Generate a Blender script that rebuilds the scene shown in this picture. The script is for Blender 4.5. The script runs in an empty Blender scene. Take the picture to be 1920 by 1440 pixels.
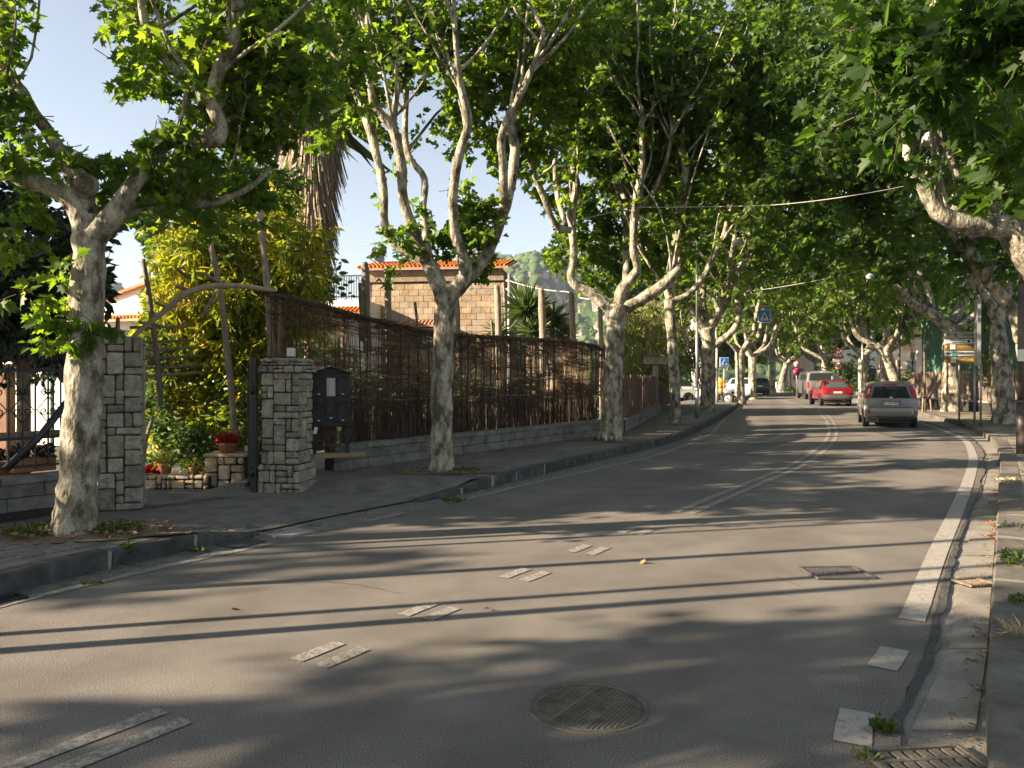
import bpy, bmesh, math, random
import numpy as np
from math import sin, cos, pi, radians, atan2, sqrt, floor
from mathutils import Vector, Matrix, noise as mnoise

S = bpy.context.scene
COL = S.collection
random.seed(7)
NR = np.random.default_rng(7)

# ---------------------------------------------------------------- camera
F = 1493.33; CX = 960.0; HY = 705.0; CH = 1.75      # focal length in photo pixels, horizon row, eye height
cam = bpy.data.cameras.new('camera'); co = bpy.data.objects.new('camera', cam); COL.objects.link(co)
cam.lens = 28.0; cam.sensor_width = 36.0; cam.shift_y = (HY - 720.0) / 1920.0
cam.clip_start = 0.05; cam.clip_end = 9000
co.location = (0, 0, CH); co.rotation_euler = (radians(90), 0, 0)
S.camera = co

# ---------------------------------------------------------------- light
SUN_EL = radians(22.0)
SUN_TRAVEL = Vector((0.970 * cos(SUN_EL), 0.243 * cos(SUN_EL), -sin(SUN_EL)))
w = bpy.data.worlds.new('World'); S.world = w; w.use_nodes = True
nt = w.node_tree; bg = nt.nodes['Background']
sky = nt.nodes.new('ShaderNodeTexSky'); sky.sky_type = 'NISHITA'; sky.sun_disc = False
sky.sun_elevation = SUN_EL; sky.sun_rotation = atan2(-0.970, -0.243)
sky.altitude = 0; sky.air_density = 1.0; sky.dust_density = 0.9; sky.ozone_density = 1.0
hs_ = nt.nodes.new('ShaderNodeHueSaturation'); hs_.inputs['Saturation'].default_value = 0.66
nt.links.new(sky.outputs[0], hs_.inputs['Color']); nt.links.new(hs_.outputs[0], bg.inputs[0]); bg.inputs[1].default_value = 0.054
sl = bpy.data.lights.new('sun', 'SUN'); so = bpy.data.objects.new('sun', sl); COL.objects.link(so)
sl.energy = 5.0; sl.angle = radians(0.53); sl.color = (1.0, 0.81, 0.59)
so.rotation_euler = SUN_TRAVEL.to_track_quat('-Z', 'Y').to_euler(); so.location = (-20, -5, 30)
S.view_settings.view_transform = 'Standard'; S.view_settings.look = 'None'
S.view_settings.exposure = 2.06; S.view_settings.gamma = 1.0; S.view_settings.use_curve_mapping = False
S.render.engine = 'CYCLES'
S.cycles.max_bounces = 7; S.cycles.diffuse_bounces = 3; S.cycles.transmission_bounces = 4
S.cycles.transparent_max_bounces = 6; S.cycles.volume_bounces = 0

# ---------------------------------------------------------------- placing
def sstep(a, b, x):
    t = min(1, max(0, (x - a) / (b - a))); return t * t * (3 - 2 * t)
def gz(x, y): return 0.14 * sstep(24, 42, y)
def R(px, py, D): return Vector(((px - CX) / F * D, D, CH - (py - HY) / F * D))
def G(px, py, z=0.0):
    D = (CH - z) * F / (py - HY)
    for _ in range(8):
        D = (CH - z - gz(0, D)) * F / (py - HY)
    return Vector(((px - CX) / F * D, D, z + gz(0, D)))

# ---------------------------------------------------------------- objects
ORG = {}
def tag(o, label=None, cat=None, group=None, kind=None):
    if label: o['label'] = label
    if cat: o['category'] = cat
    if group: o['group'] = group
    if kind: o['kind'] = kind
    return o
def thing(name, label, cat, loc=(0, 0, 0), rotz=0.0, group=None):
    o = bpy.data.objects.new(name, None); COL.objects.link(o)
    o.location = loc; o.rotation_euler = (0, 0, rotz); o.empty_display_size = 0.3
    tag(o, label, cat, group)
    ORG[o.name] = Vector(loc)
    return o
def link(name, me, parent=None, loc=None, rot=None, scale=None):
    """link a mesh whose coordinates are already local to its parent"""
    o = bpy.data.objects.new(name, me); COL.objects.link(o)
    if parent is not None: o.parent = parent; ORG[o.name] = ORG.get(parent.name, Vector((0, 0, 0)))
    if loc is not None: o.location = loc
    if rot is not None: o.rotation_euler = rot
    if scale is not None: o.scale = scale
    return o

class MB:
    """collects shapes in world (or local) coordinates, links them as one mesh object"""
    def __init__(s): s.v = []; s.f = []; s.m = []; s.sm = []
    def add(s, vs, fs, mi=0, smooth=False):
        b = len(s.v); s.v.extend([tuple(p) for p in vs])
        for f in fs: s.f.append(tuple(b + i for i in f)); s.m.append(mi); s.sm.append(smooth)
        return s
    def box(s, c, d, rz=0.0, mi=0, M=None):
        x, y, z = d[0] / 2, d[1] / 2, d[2] / 2
        vs = [Vector((a, b, e)) for e in (-z, z) for a, b in ((-x, -y), (x, -y), (x, y), (-x, y))]
        if M is None: M = Matrix.Rotation(rz, 3, 'Z')
        vs = [M @ p + Vector(c) for p in vs]
        return s.add(vs, [(3, 2, 1, 0), (4, 5, 6, 7), (0, 1, 5, 4), (1, 2, 6, 5), (2, 3, 7, 6), (3, 0, 4, 7)], mi)
    def cbox(s, c, d, rz=0.0, ch=0.01, mi=0, M=None, jit=0.0):
        """box with chamfered edges"""
        x, y, z = d[0] / 2, d[1] / 2, d[2] / 2; ch = min(ch, x * .6, y * .6, z * .6)
        if M is None: M = Matrix.Rotation(rz, 3, 'Z')
        vs = []; idx = {}
        for sx in (-1, 1):
            for sy in (-1, 1):
                for sz in (-1, 1):
                    j = [random.uniform(-jit, jit) for _ in range(3)]
                    P = (sx * x + j[0], sy * y + j[1], sz * z + j[2])
                    for ax in range(3):
                        q = [P[0] - sx * ch, P[1] - sy * ch, P[2] - sz * ch]; q[ax] = P[ax]
                        idx[(sx, sy, sz, ax)] = len(vs); vs.append(M @ Vector(q) + Vector(c))
        fs = []
        def f4(keys, n):
            a = [idx[k] for k in keys]
            p = [vs[i] for i in a]; nn = (p[1] - p[0]).cross(p[2] - p[0])
            if nn.dot(M @ Vector(n)) < 0: a = a[::-1]
            fs.append(tuple(a))
        for ax in range(3):
            o1, o2 = [(1, 2), (2, 0), (0, 1)][ax]
            for sg in (-1, 1):
                ks = []
                for a, b in ((-1, -1), (1, -1), (1, 1), (-1, 1)):
                    k = [0, 0, 0]; k[ax] = sg; k[o1] = a; k[o2] = b; ks.append((*k, ax))
                n = [0, 0, 0]; n[ax] = sg; f4(ks, n)
            for a in (-1, 1):
                for b in (-1, 1):
                    def K(e, face):
                        k = [0, 0, 0]; k[ax] = e; k[o1] = a; k[o2] = b; return (*k, face)
                    n = [0, 0, 0]; n[o1] = a; n[o2] = b
                    f4([K(-1, o1), K(1, o1), K(1, o2), K(-1, o2)], n)
        for sx in (-1, 1):
            for sy in (-1, 1):
                for sz in (-1, 1):
                    f4([(sx, sy, sz, 0), (sx, sy, sz, 1), (sx, sy, sz, 2)], (sx, sy, sz))
        return s.add(vs, fs, mi)
    def prism(s, poly, z0, z1, mi=0, smooth=False):
        """poly: (x, y) list counter clockwise"""
        n = len(poly); vs = [(p[0], p[1], z0) for p in poly] + [(p[0], p[1], z1) for p in poly]
        fs = [tuple(range(n))[::-1], tuple(range(n, 2 * n))]
        fs += [(i, (i + 1) % n, n + (i + 1) % n, n + i) for i in range(n)]
        return s.add(vs, fs, mi, smooth)
    def tube(s, pts, r, n=8, mi=0, cap=True, smooth=True, wob=0.0, seed=0.0):
        pts = [Vector(p) for p in pts]; k = len(pts)
        rr = list(r) if hasattr(r, '__len__') else [r] * k
        t0 = (pts[1] - pts[0]).normalized()
        ref = Vector((0, 0, 1)) if abs(t0.z) < .9 else Vector((1, 0, 0))
        u = t0.cross(ref).normalized(); vs = []
        for i in range(k):
            t = (pts[min(i + 1, k - 1)] - pts[max(i - 1, 0)]).normalized()
            u = (u - t * u.dot(t)); u = u.normalized() if u.length > 1e-6 else t.orthogonal().normalized()
            v = t.cross(u)
            for j in range(n):
                a = 2 * pi * j / n; rad = rr[i]
                if wob: rad *= 1 + wob * mnoise.noise(Vector((cos(a) * 1.3 + seed, sin(a) * 1.3, i * .45 + seed)))
                vs.append(pts[i] + (u * cos(a) + v * sin(a)) * rad)
        fs = [(i * n + j, i * n + (j + 1) % n, (i + 1) * n + (j + 1) % n, (i + 1) * n + j) for i in range(k - 1) for j in range(n)]
        if cap: fs += [tuple(range(n))[::-1], tuple(range((k - 1) * n, k * n))]
        return s.add(vs, fs, mi, smooth)
    def lathe(s, prof, c=(0, 0, 0), n=20, mi=0, M=None, smooth=True, a0=0, a1=2 * pi):
        """prof: (radius, z) list"""
        M = M or Matrix.Identity(3); vs = []; full = abs(a1 - a0 - 2 * pi) < 1e-6
        cols = n if full else n + 1
        for j in range(cols):
            a = a0 + (a1 - a0) * j / n
            for r, z in prof: vs.append(M @ Vector((r * cos(a), r * sin(a), z)) + Vector(c))
        k = len(prof); fs = []
        for j in range(n):
            q = (j + 1) % cols
            for i in range(k - 1): fs.append((j * k + i, q * k + i, q * k + i + 1, j * k + i + 1))
        return s.add(vs, fs, mi, smooth)
    def grid(s, P, mi=0, smooth=False, flip=False):
        """P[i][j] points"""
        n = len(P); m = len(P[0]); vs = [p for row in P for p in row]
        fs = []
        for i in range(n - 1):
            for j in range(m - 1):
                q = (i * m + j, (i + 1) * m + j, (i + 1) * m + j + 1, i * m + j + 1)
                fs.append(q[::-1] if flip else q)
        return s.add(vs, fs, mi, smooth)
    def mesh(s, name, mats, off=None):
        me = bpy.data.meshes.new(name)
        vs = s.v if off is None else [(a[0] - off[0], a[1] - off[1], a[2] - off[2]) for a in s.v]
        me.from_pydata(vs, [], s.f)
        for m in (mats if isinstance(mats, (list, tuple)) else [mats]): me.materials.append(m)
        me.polygons.foreach_set('material_index', s.m); me.polygons.foreach_set('use_smooth', s.sm)
        me.update(); return me
    def build(s, name, mats, parent=None, local=False, **kw):
        off = None
        if parent is not None and not local: off = ORG[parent.name]
        o = link(name, s.mesh(name, mats, off), parent)
        if kw: tag(o, **kw)
        return o

def solo(name, mb, mats, label, cat, group=None, kind=None, org=None):
    """a thing that is one mesh"""
    o = link(name, mb.mesh(name, mats, org))
    if org is not None: o.location = org; ORG[o.name] = Vector(org)
    return tag(o, label, cat, group, kind)

def copy_tree(o, parent=None):
    c = o.copy(); COL.objects.link(c); c.parent = parent
    for ch in KIDS.get(o.name, ()): copy_tree(ch, c)
    return c
KIDS = {}
def index_kids():
    KIDS.clear()
    for o in COL.objects:
        if o.parent: KIDS.setdefault(o.parent.name, []).append(o)

def smooth_line(pts, n=6):
    """Catmull-Rom through the points"""
    P = [Vector(p) for p in pts]; out = []
    for i in range(len(P) - 1):
        p0 = P[max(i - 1, 0)]; p1 = P[i]; p2 = P[i + 1]; p3 = P[min(i + 2, len(P) - 1)]
        for k in range(n):
            t = k / n
            out.append(0.5 * ((2 * p1) + (p2 - p0) * t + (2 * p0 - 5 * p1 + 4 * p2 - p3) * t * t + (3 * p1 - p0 - 3 * p2 + p3) * t ** 3))
    out.append(P[-1]); return out
def resample(pts, step):
    out = [Vector(pts[0])]; acc = 0.0
    for a, b in zip(pts[:-1], pts[1:]):
        a = Vector(a); b = Vector(b); L = (b - a).length
        if L < 1e-9: continue
        d = step - acc
        while d <= L: out.append(a + (b - a) * (d / L)); d += step
        acc = (acc + L) % step
    return out
def at_y(path, y):
    """x on a path at depth y"""
    for a, b in zip(path[:-1], path[1:]):
        if a[1] <= y <= b[1]: return a[0] + (b[0] - a[0]) * (y - a[1]) / max(1e-6, b[1] - a[1])
    return path[0][0] if y < path[0][1] else path[-1][0]

# ---------------------------------------------------------------- materials
MATS = {}
def mat(name, cols, scale=4.0, rough=.8, bump=.3, bscale=30, rnd=0.0, metal=0.0, coord='P', detail=5, stops=None,
        spec=.4, dist=.02, stretch=None, vor=0.0, fine=0.0, fscale=150):
    m = bpy.data.materials.new(name); m.use_nodes = True; MATS[name] = m
    n = m.node_tree.nodes; l = m.node_tree.links; b = n['Principled BSDF']
    b.inputs['Roughness'].default_value = rough; b.inputs['Metallic'].default_value = metal
    b.inputs['Specular IOR Level'].default_value = spec
    if coord == 'P': g = n.new('ShaderNodeNewGeometry'); out = g.outputs['Position']
    else: g = n.new('ShaderNodeTexCoord'); out = g.outputs['Object']
    if stretch:
        mp = n.new('ShaderNodeMapping'); mp.inputs['Scale'].default_value = stretch; l.new(out, mp.inputs[0]); out = mp.outputs[0]
    if len(cols) > 1:
        nz = n.new('ShaderNodeTexNoise'); nz.inputs['Scale'].default_value = scale; nz.inputs['Detail'].default_value = detail
        nz.inputs['Roughness'].default_value = .6
        l.new(out, nz.inputs['Vector'])
        r = n.new('ShaderNodeValToRGB'); e = r.color_ramp.elements
        st = stops or [.32 + .36 * i / (len(cols) - 1) for i in range(len(cols))]
        while len(e) < len(cols): e.new(.5)
        for i, c in enumerate(cols): e[i].position = st[i]; e[i].color = (*c, 1)
        l.new(nz.outputs[0], r.inputs[0]); c_out = r.outputs[0]
    else:
        rg = n.new('ShaderNodeRGB'); rg.outputs[0].default_value = (*cols[0], 1); c_out = rg.outputs[0]
    if fine:
        fz = n.new('ShaderNodeTexNoise'); fz.inputs['Scale'].default_value = fscale; fz.inputs['Detail'].default_value = 2
        l.new(out, fz.inputs['Vector'])
        mr = n.new('ShaderNodeMapRange'); mr.inputs[1].default_value = .3; mr.inputs[2].default_value = .7
        mr.inputs[3].default_value = 1 - fine; mr.inputs[4].default_value = 1 + fine
        l.new(fz.outputs[0], mr.inputs[0])
        mx = n.new('ShaderNodeMix'); mx.data_type = 'RGBA'; mx.blend_type = 'MULTIPLY'; mx.inputs[0].default_value = 1
        l.new(c_out, mx.inputs[6]); l.new(mr.outputs[0], mx.inputs[7]); c_out = mx.outputs[2]
    if rnd:
        oi = n.new('ShaderNodeObjectInfo'); mr = n.new('ShaderNodeMapRange')
        mr.inputs[3].default_value = 1 - rnd; mr.inputs[4].default_value = 1 + rnd
        l.new(oi.outputs['Random'], mr.inputs[0])
        mx = n.new('ShaderNodeMix'); mx.data_type = 'RGBA'; mx.blend_type = 'MULTIPLY'; mx.inputs[0].default_value = 1
        l.new(c_out, mx.inputs[6]); l.new(mr.outputs[0], mx.inputs[7]); c_out = mx.outputs[2]
        hs = n.new('ShaderNodeHueSaturation'); mr2 = n.new('ShaderNodeMapRange'); ml = n.new('ShaderNodeMath'); ml.operation = 'FRACT'
        mm = n.new('ShaderNodeMath'); mm.operation = 'MULTIPLY'; mm.inputs[1].default_value = 37.7
        l.new(oi.outputs['Random'], mm.inputs[0]); l.new(mm.outputs[0], ml.inputs[0]); l.new(ml.outputs[0], mr2.inputs[0])
        mr2.inputs[3].default_value = .7; mr2.inputs[4].default_value = 1.25
        l.new(mr2.outputs[0], hs.inputs['Saturation']); l.new(c_out, hs.inputs['Color']); c_out = hs.outputs[0]
    l.new(c_out, b.inputs['Base Color'])
    if bump:
        bz = n.new('ShaderNodeTexNoise'); bz.inputs['Scale'].default_value = bscale; bz.inputs['Detail'].default_value = 4
        l.new(out, bz.inputs['Vector']); bp = n.new('ShaderNodeBump'); bp.inputs['Strength'].default_value = bump
        bp.inputs['Distance'].default_value = dist; l.new(bz.outputs[0], bp.inputs['Height']); l.new(bp.outputs[0], b.inputs['Normal'])
    return m

def add_wear(m, name='wear'):
    n = m.node_tree.nodes; l = m.node_tree.links; b = n['Principled BSDF']; src = b.inputs['Base Color'].links[0].from_socket
    a = n.new('ShaderNodeAttribute'); a.attribute_name = name
    nz = n.new('ShaderNodeTexNoise'); nz.inputs['Scale'].default_value = .55; nz.inputs['Detail'].default_value = 6; g = n.new('ShaderNodeNewGeometry'); l.new(g.outputs['Position'], nz.inputs['Vector'])
    mr = n.new('ShaderNodeMapRange'); mr.inputs[1].default_value = .3; mr.inputs[2].default_value = .7; mr.inputs[3].default_value = .84; mr.inputs[4].default_value = 1.14; l.new(nz.outputs[0], mr.inputs[0])
    mu = n.new('ShaderNodeMath'); mu.operation = 'MULTIPLY'; l.new(a.outputs['Fac'], mu.inputs[0]); l.new(mr.outputs[0], mu.inputs[1])
    mx = n.new('ShaderNodeMix'); mx.data_type = 'RGBA'; mx.blend_type = 'MULTIPLY'; mx.inputs[0].default_value = 1; l.new(src, mx.inputs[6]); l.new(mu.outputs[0], mx.inputs[7]); l.new(mx.outputs[2], b.inputs['Base Color'])

def leafmat(name, c_dark, c_mid, c_light, trans, tmix=.42, rough=.5):
    m = bpy.data.materials.new(name); m.use_nodes = True; n = m.node_tree.nodes; l = m.node_tree.links
    b = n['Principled BSDF']; b.inputs['Roughness'].default_value = rough; b.inputs['Specular IOR Level'].default_value = .35
    g = n.new('ShaderNodeNewGeometry')
    r = n.new('ShaderNodeValToRGB'); e = r.color_ramp.elements; e.new(.5)
    for i, (p, c) in enumerate(((0, c_dark), (.55, c_mid), (1, c_light))): e[i].position = p; e[i].color = (*c, 1)
    nz = n.new('ShaderNodeTexNoise'); nz.inputs['Scale'].default_value = .9; nz.inputs['Detail'].default_value = 2
    l.new(g.outputs['Position'], nz.inputs['Vector'])
    ad = n.new('ShaderNodeMath'); ad.operation = 'MULTIPLY_ADD'; ad.inputs[1].default_value = .6
    ml = n.new('ShaderNodeMath'); ml.operation = 'MULTIPLY_ADD'; ml.inputs[1].default_value = 1.2; ml.inputs[2].default_value = -.4
    l.new(nz.outputs[0], ml.inputs[0]); l.new(g.outputs['Random Per Island'], ad.inputs[0]); l.new(ml.outputs[0], ad.inputs[2])
    l.new(ad.outputs[0], r.inputs[0]); l.new(r.outputs[0], b.inputs['Base Color'])
    t = n.new('ShaderNodeBsdfTranslucent'); mx = n.new('ShaderNodeMix'); mx.data_type = 'RGBA'; mx.blend_type = 'MULTIPLY'
    mx.inputs[0].default_value = 1; mx.inputs[7].default_value = (*trans, 1); l.new(r.outputs[0], mx.inputs[6]); l.new(mx.outputs[2], t.inputs[0])
    ms = n.new('ShaderNodeMixShader'); ms.inputs[0].default_value = tmix
    l.new(b.outputs[0], ms.inputs[1]); l.new(t.outputs[0], ms.inputs[2]); l.new(ms.outputs[0], n['Material Output'].inputs[0])
    return m

def glassmat(name, col, rough=.05, alpha=1.0):
    m = bpy.data.materials.new(name); m.use_nodes = True; b = m.node_tree.nodes['Principled BSDF']
    b.inputs['Base Color'].default_value = (*col, 1); b.inputs['Roughness'].default_value = rough
    b.inputs['Specular IOR Level'].default_value = .6
    return m
def paintmat(name, col, rough=.25, coat=.8, metal=0.0):
    m = mat(name, [tuple(c * .93 for c in col), col], scale=2, rough=rough, bump=0, coord='O', metal=metal)
    b = m.node_tree.nodes['Principled BSDF']; b.inputs['Coat Weight'].default_value = coat; b.inputs['Coat Roughness'].default_value = .06
    return m

M_asphalt = mat('asphalt', [(.122, .111, .100), (.147, .134, .120), (.171, .156, .140)], scale=1.6, rough=.88, bump=.9, bscale=260, dist=.004, fine=.95, fscale=150, spec=.3)
M_asphalt_new = mat('asphalt_patch', [(.045, .043, .043), (.075, .072, .07)], scale=6, rough=.85, bump=.9, bscale=90, dist=.01, fine=.4, fscale=90)
M_paint = mat('road_paint', [(.19, .175, .155), (.25, .232, .206), (.29, .272, .243), (.32, .30, .27)], stops=[.36, .41, .46, .66], scale=18, detail=9, rough=.8, bump=.4, bscale=130, dist=.004, fine=.22, fscale=120)
M_gutter = mat('gutter_concrete', [(.15, .14, .12), (.23, .21, .185), (.29, .265, .23)], scale=2.2, rough=.9, bump=.6, bscale=60, dist=.012, fine=.2, fscale=80)
M_paint_worn = mat('worn_road_paint', [(.155, .142, .125), (.175, .16, .142), (.235, .218, .193), (.27, .252, .225)], detail=9, scale=22, rough=.85, bump=.5, bscale=120, dist=.006, fine=.4, fscale=85, stops=[.38, .45, .50, .66])
M_gutter_l = mat('gutter_cobble', [(.085, .082, .07), (.15, .145, .125), (.20, .19, .165)], scale=7, rough=.9, bump=1, bscale=22, dist=.03, fine=.3, fscale=60)
M_kerb = mat('kerb_basalt', [(.03, .03, .03), (.052, .051, .05), (.095, .092, .086)], scale=5, rough=.8, bump=.7, bscale=45, dist=.012, rnd=.18, fine=.2)
M_kerb_r = mat('kerb_slab', [(.07, .062, .052), (.11, .10, .086), (.155, .14, .12)], scale=4, rough=.85, bump=.6, bscale=50, dist=.01, rnd=.15, fine=.2)
M_mortar = mat('pale_mortar', [(.22, .21, .19), (.34, .33, .30)], scale=20, rough=.95, bump=.6, bscale=70)
M_pave = mat('paving_stone', [(.095, .09, .085), (.14, .132, .122), (.185, .172, .155)], scale=5, rough=.85, bump=.5, bscale=60, rnd=.3, fine=.2)
M_dirt = mat('dirt', [(.12, .085, .055), (.18, .135, .09), (.24, .19, .13)], scale=5, rough=.98, bump=1, bscale=35, dist=.03, fine=.3, fscale=70)
M_soil = mat('garden_soil', [(.045, .05, .025), (.09, .085, .045)], scale=1.5, rough=.98, bump=.8, bscale=20)
M_stone = mat('wall_stone', [(.16, .145, .115), (.255, .235, .19), (.35, .325, .265)], scale=11, rough=.85, bump=.9, bscale=26, dist=.02, rnd=.32, fine=.12)
M_joint = mat('stone_joint', [(.02, .018, .016), (.045, .04, .035)], scale=20, rough=.98, bump=.5, bscale=60)
M_rubble = mat('warm_rubble', [(.28, .22, .15), (.44, .36, .25), (.55, .47, .34)], scale=14, rough=.85, bump=.8, bscale=28, rnd=.25)
M_block = mat('grey_wall_block', [(.10, .098, .085), (.165, .16, .14), (.21, .20, .18)], scale=4, rough=.92, bump=.7, bscale=35, rnd=.14, fine=.15)
M_tufa = mat('tufa_block', [(.26, .19, .125), (.33, .25, .165), (.40, .31, .215)], scale=3, rough=.92, bump=.5, bscale=12, rnd=.13)
M_white = mat('white_render', [(.66, .64, .60), (.76, .75, .72)], scale=1.2, rough=.9, bump=.2, bscale=15)
M_cream = mat('cream_render', [(.62, .52, .42), (.72, .63, .53)], scale=1.0, rough=.9, bump=.2, bscale=15)
M_pink = mat('pink_render', [(.55, .30, .20), (.62, .38, .27)], scale=1.0, rough=.9, bump=.2, bscale=15)
M_tile = mat('terracotta_tile', [(.30, .11, .05), (.43, .18, .085), (.50, .25, .13)], scale=3, rough=.85, bump=.3, bscale=20, rnd=.12)
M_wood_grey = mat('weathered_wood', [(.15, .115, .085), (.24, .19, .145), (.33, .27, .21)], scale=7, rough=.9, bump=.7, bscale=24, stretch=(3, 3, .5), rnd=.2)
M_wood_pale = mat('pale_branch', [(.30, .24, .18), (.46, .38, .29)], scale=9, rough=.9, bump=.6, bscale=24, rnd=.15)
M_board = mat('reddish_board', [(.075, .045, .035), (.13, .08, .06), (.19, .125, .095)], scale=6, rough=.92, bump=.8, bscale=20, stretch=(4, 4, .5), rnd=.3)
M_reed = mat('brown_reed', [(.085, .05, .03), (.16, .10, .062), (.26, .175, .11)], scale=14, rough=.9, bump=.4, bscale=50)
M_reed_dark = mat('dark_heather', [(.035, .022, .016), (.075, .048, .033), (.12, .08, .055)], scale=12, rough=.95, bump=.6, bscale=50)
M_iron = mat('black_iron', [(.018, .018, .02), (.035, .035, .037)], scale=10, rough=.45, bump=.2, bscale=60, metal=.5)
M_darkmetal = mat('dark_painted_metal', [(.03, .032, .036), (.045, .047, .052)], scale=4, rough=.4, bump=.08, bscale=30, metal=.3)
M_galv = mat('galvanised_steel', [(.28, .28, .28), (.38, .38, .37)], scale=6, rough=.45, bump=.1, bscale=40, metal=.6)
M_pole = mat('brown_lamp_pole', [(.075, .062, .058), (.12, .10, .092)], scale=5, rough=.5, bump=.1, bscale=40, metal=.3)
M_cast = mat('cast_iron_cover', [(.085, .073, .056), (.13, .114, .09), (.17, .15, .12)], scale=8, rough=.8, bump=.4, bscale=90, metal=.1, fine=.2)
M_hole_shade = mat('drain_shade', [(.003, .003, .003)], bump=0, rough=1, spec=0)  # black that paints the shade inside the drain slots
M_bark = mat('plane_bark', [(.085, .074, .05), (.155, .14, .10), (.235, .21, .158), (.31, .285, .22), (.40, .375, .30)], scale=7, rough=.9, bump=.8, bscale=22, dist=.04, detail=8, stops=[.40, .43, .50, .53, .62], stretch=(1, 1, .55), fine=.25, fscale=60)
M_bark_up = mat('plane_bark_brown', [(.13, .09, .06), (.24, .175, .115), (.37, .30, .22)], scale=6, rough=.9, bump=.9, bscale=16, dist=.03, detail=6, stretch=(1, 1, .6))
M_twig = mat('twig_bark', [(.09, .065, .045), (.17, .13, .09)], scale=8, rough=.9, bump=0)
M_leaf = leafmat('plane_leaf', (.026, .056, .012), (.056, .105, .016), (.125, .175, .028), (3.7, 3.4, 1.15), .56)
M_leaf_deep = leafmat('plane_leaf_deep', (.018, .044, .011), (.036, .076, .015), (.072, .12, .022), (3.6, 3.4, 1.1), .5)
M_leaf_dark = leafmat('evergreen_leaf', (.010, .022, .010), (.018, .038, .014), (.035, .065, .022), (1.6, 2.0, 1.0), .15, .35)
M_leaf_yel = leafmat('yellow_green_leaf', (.07, .13, .014), (.22, .28, .022), (.52, .34, .05), (1.9, 1.8, .7), .42)
M_leaf_hedge = leafmat('hedge_leaf', (.02, .05, .012), (.05, .10, .02), (.10, .17, .03), (2, 2.2, 1.2), .3)
M_leaf_willow = leafmat('drooping_leaf', (.10, .135, .03), (.20, .23, .05), (.34, .30, .10), (1.8, 1.8, 1.0), .35)
M_leaf_dry = mat('dry_leaf', [(.16, .085, .045), (.26, .16, .085)], scale=9, bump=0, rough=.8)
M_straw = mat('dry_straw', [(.42, .33, .18), (.52, .42, .25)], scale=9, bump=0, rough=.9)
M_grass = leafmat('weed_leaf', (.035, .065, .012), (.065, .105, .018), (.11, .14, .03), (1.8, 1.8, 1.0), .35)
M_yucca = leafmat('yucca_leaf', (.04, .08, .025), (.10, .15, .05), (.19, .24, .09), (1.6, 1.6, 1.0), .2, .4)
M_palm = mat('dead_palm_frond', [(.20, .145, .10), (.36, .28, .21), (.48, .40, .32)], scale=8, rough=.95, bump=.9, bscale=24, stretch=(3, 3, .5))
M_red_flower = leafmat('red_flower', (.25, .008, .01), (.45, .015, .02), (.6, .04, .04), (1.3, 1, 1), .2)
M_terra = mat('terracotta_pot', [(.30, .12, .06), (.42, .19, .10)], scale=7, rough=.85, bump=.3, bscale=40)
M_white_plastic = mat('white_plastic', [(.66, .66, .64), (.72, .72, .70)], scale=5, rough=.4, bump=0)
M_black = mat('black_rubber', [(.012, .012, .012), (.022, .022, .022)], scale=9, rough=.75, bump=.2)
M_grey_plastic = mat('grey_plastic', [(.06, .06, .062), (.08, .08, .082)], scale=9, rough=.6, bump=.1)
M_chrome = mat('alloy_rim', [(.42, .42, .43), (.5, .5, .5)], scale=9, rough=.3, bump=0, metal=.8)
M_glass = glassmat('window_glass', (.02, .025, .028))
M_glass_warm = glassmat('house_pane', (.05, .07, .08), .08)
M_redlens = glassmat('red_lens', (.45, .012, .02), .12)
M_whitelens = glassmat('clear_lens', (.6, .56, .52), .12)
M_orange = mat('orange_cloth', [(.65, .26, .02), (.75, .33, .03)], scale=9, rough=.8, bump=.2)
M_green_sheet = mat('green_screen_sheet', [(.03, .085, .055), (.05, .125, .085)], scale=2, rough=.85, bump=.5, bscale=6)
M_sign_blue = mat('sign_blue', [(.03, .20, .80), (.03, .20, .80)], scale=5, rough=.4, bump=0)
M_sign_white = mat('sign_white', [(.70, .70, .68), (.76, .76, .74)], scale=5, rough=.45, bump=0)
M_sign_red = mat('sign_red', [(.42, .02, .03), (.50, .03, .04)], scale=5, rough=.45, bump=0)
M_sign_brown = mat('sign_brown', [(.22, .12, .03), (.32, .18, .05)], scale=12, rough=.45, bump=0)
M_sign_beige = mat('sign_beige', [(.40, .38, .30), (.48, .46, .38)], scale=12, rough=.5, bump=0)
M_ink = mat('sign_ink', [(.012, .012, .014)], bump=0, rough=.6)
M_gold = mat('sign_gold', [(.75, .52, .20)], bump=0, rough=.5)
M_sign_teal = mat('sign_teal', [(.10, .38, .40), (.14, .46, .36)], scale=20, rough=.45, bump=0)
M_skin = mat('skin', [(.42, .25, .17), (.48, .30, .21)], scale=9, rough=.6, bump=0)
M_cloth_dark = mat('dark_cloth', [(.03, .035, .05), (.05, .055, .07)], scale=9, rough=.9, bump=.2)
M_lamp_shade = mat('lamp_shade', [(.50, .50, .46), (.58, .58, .54)], scale=5, rough=.35, bump=0)
M_rope = mat('cable', [(.40, .38, .34), (.5, .48, .44)], scale=9, rough=.7, bump=0)

def text_mesh(body, size, mt, extrude=.002):
    c = bpy.data.curves.new('lettering', 'FONT'); c.body = body; c.size = size; c.extrude = extrude
    c.align_x = 'CENTER'; c.align_y = 'CENTER'; c.resolution_u = 3
    o = bpy.data.objects.new('lettering', c); COL.objects.link(o)
    me = bpy.data.meshes.new_from_object(o); bpy.data.objects.remove(o); bpy.data.curves.remove(c)
    me.materials.clear(); me.materials.append(mt); return me
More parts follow.
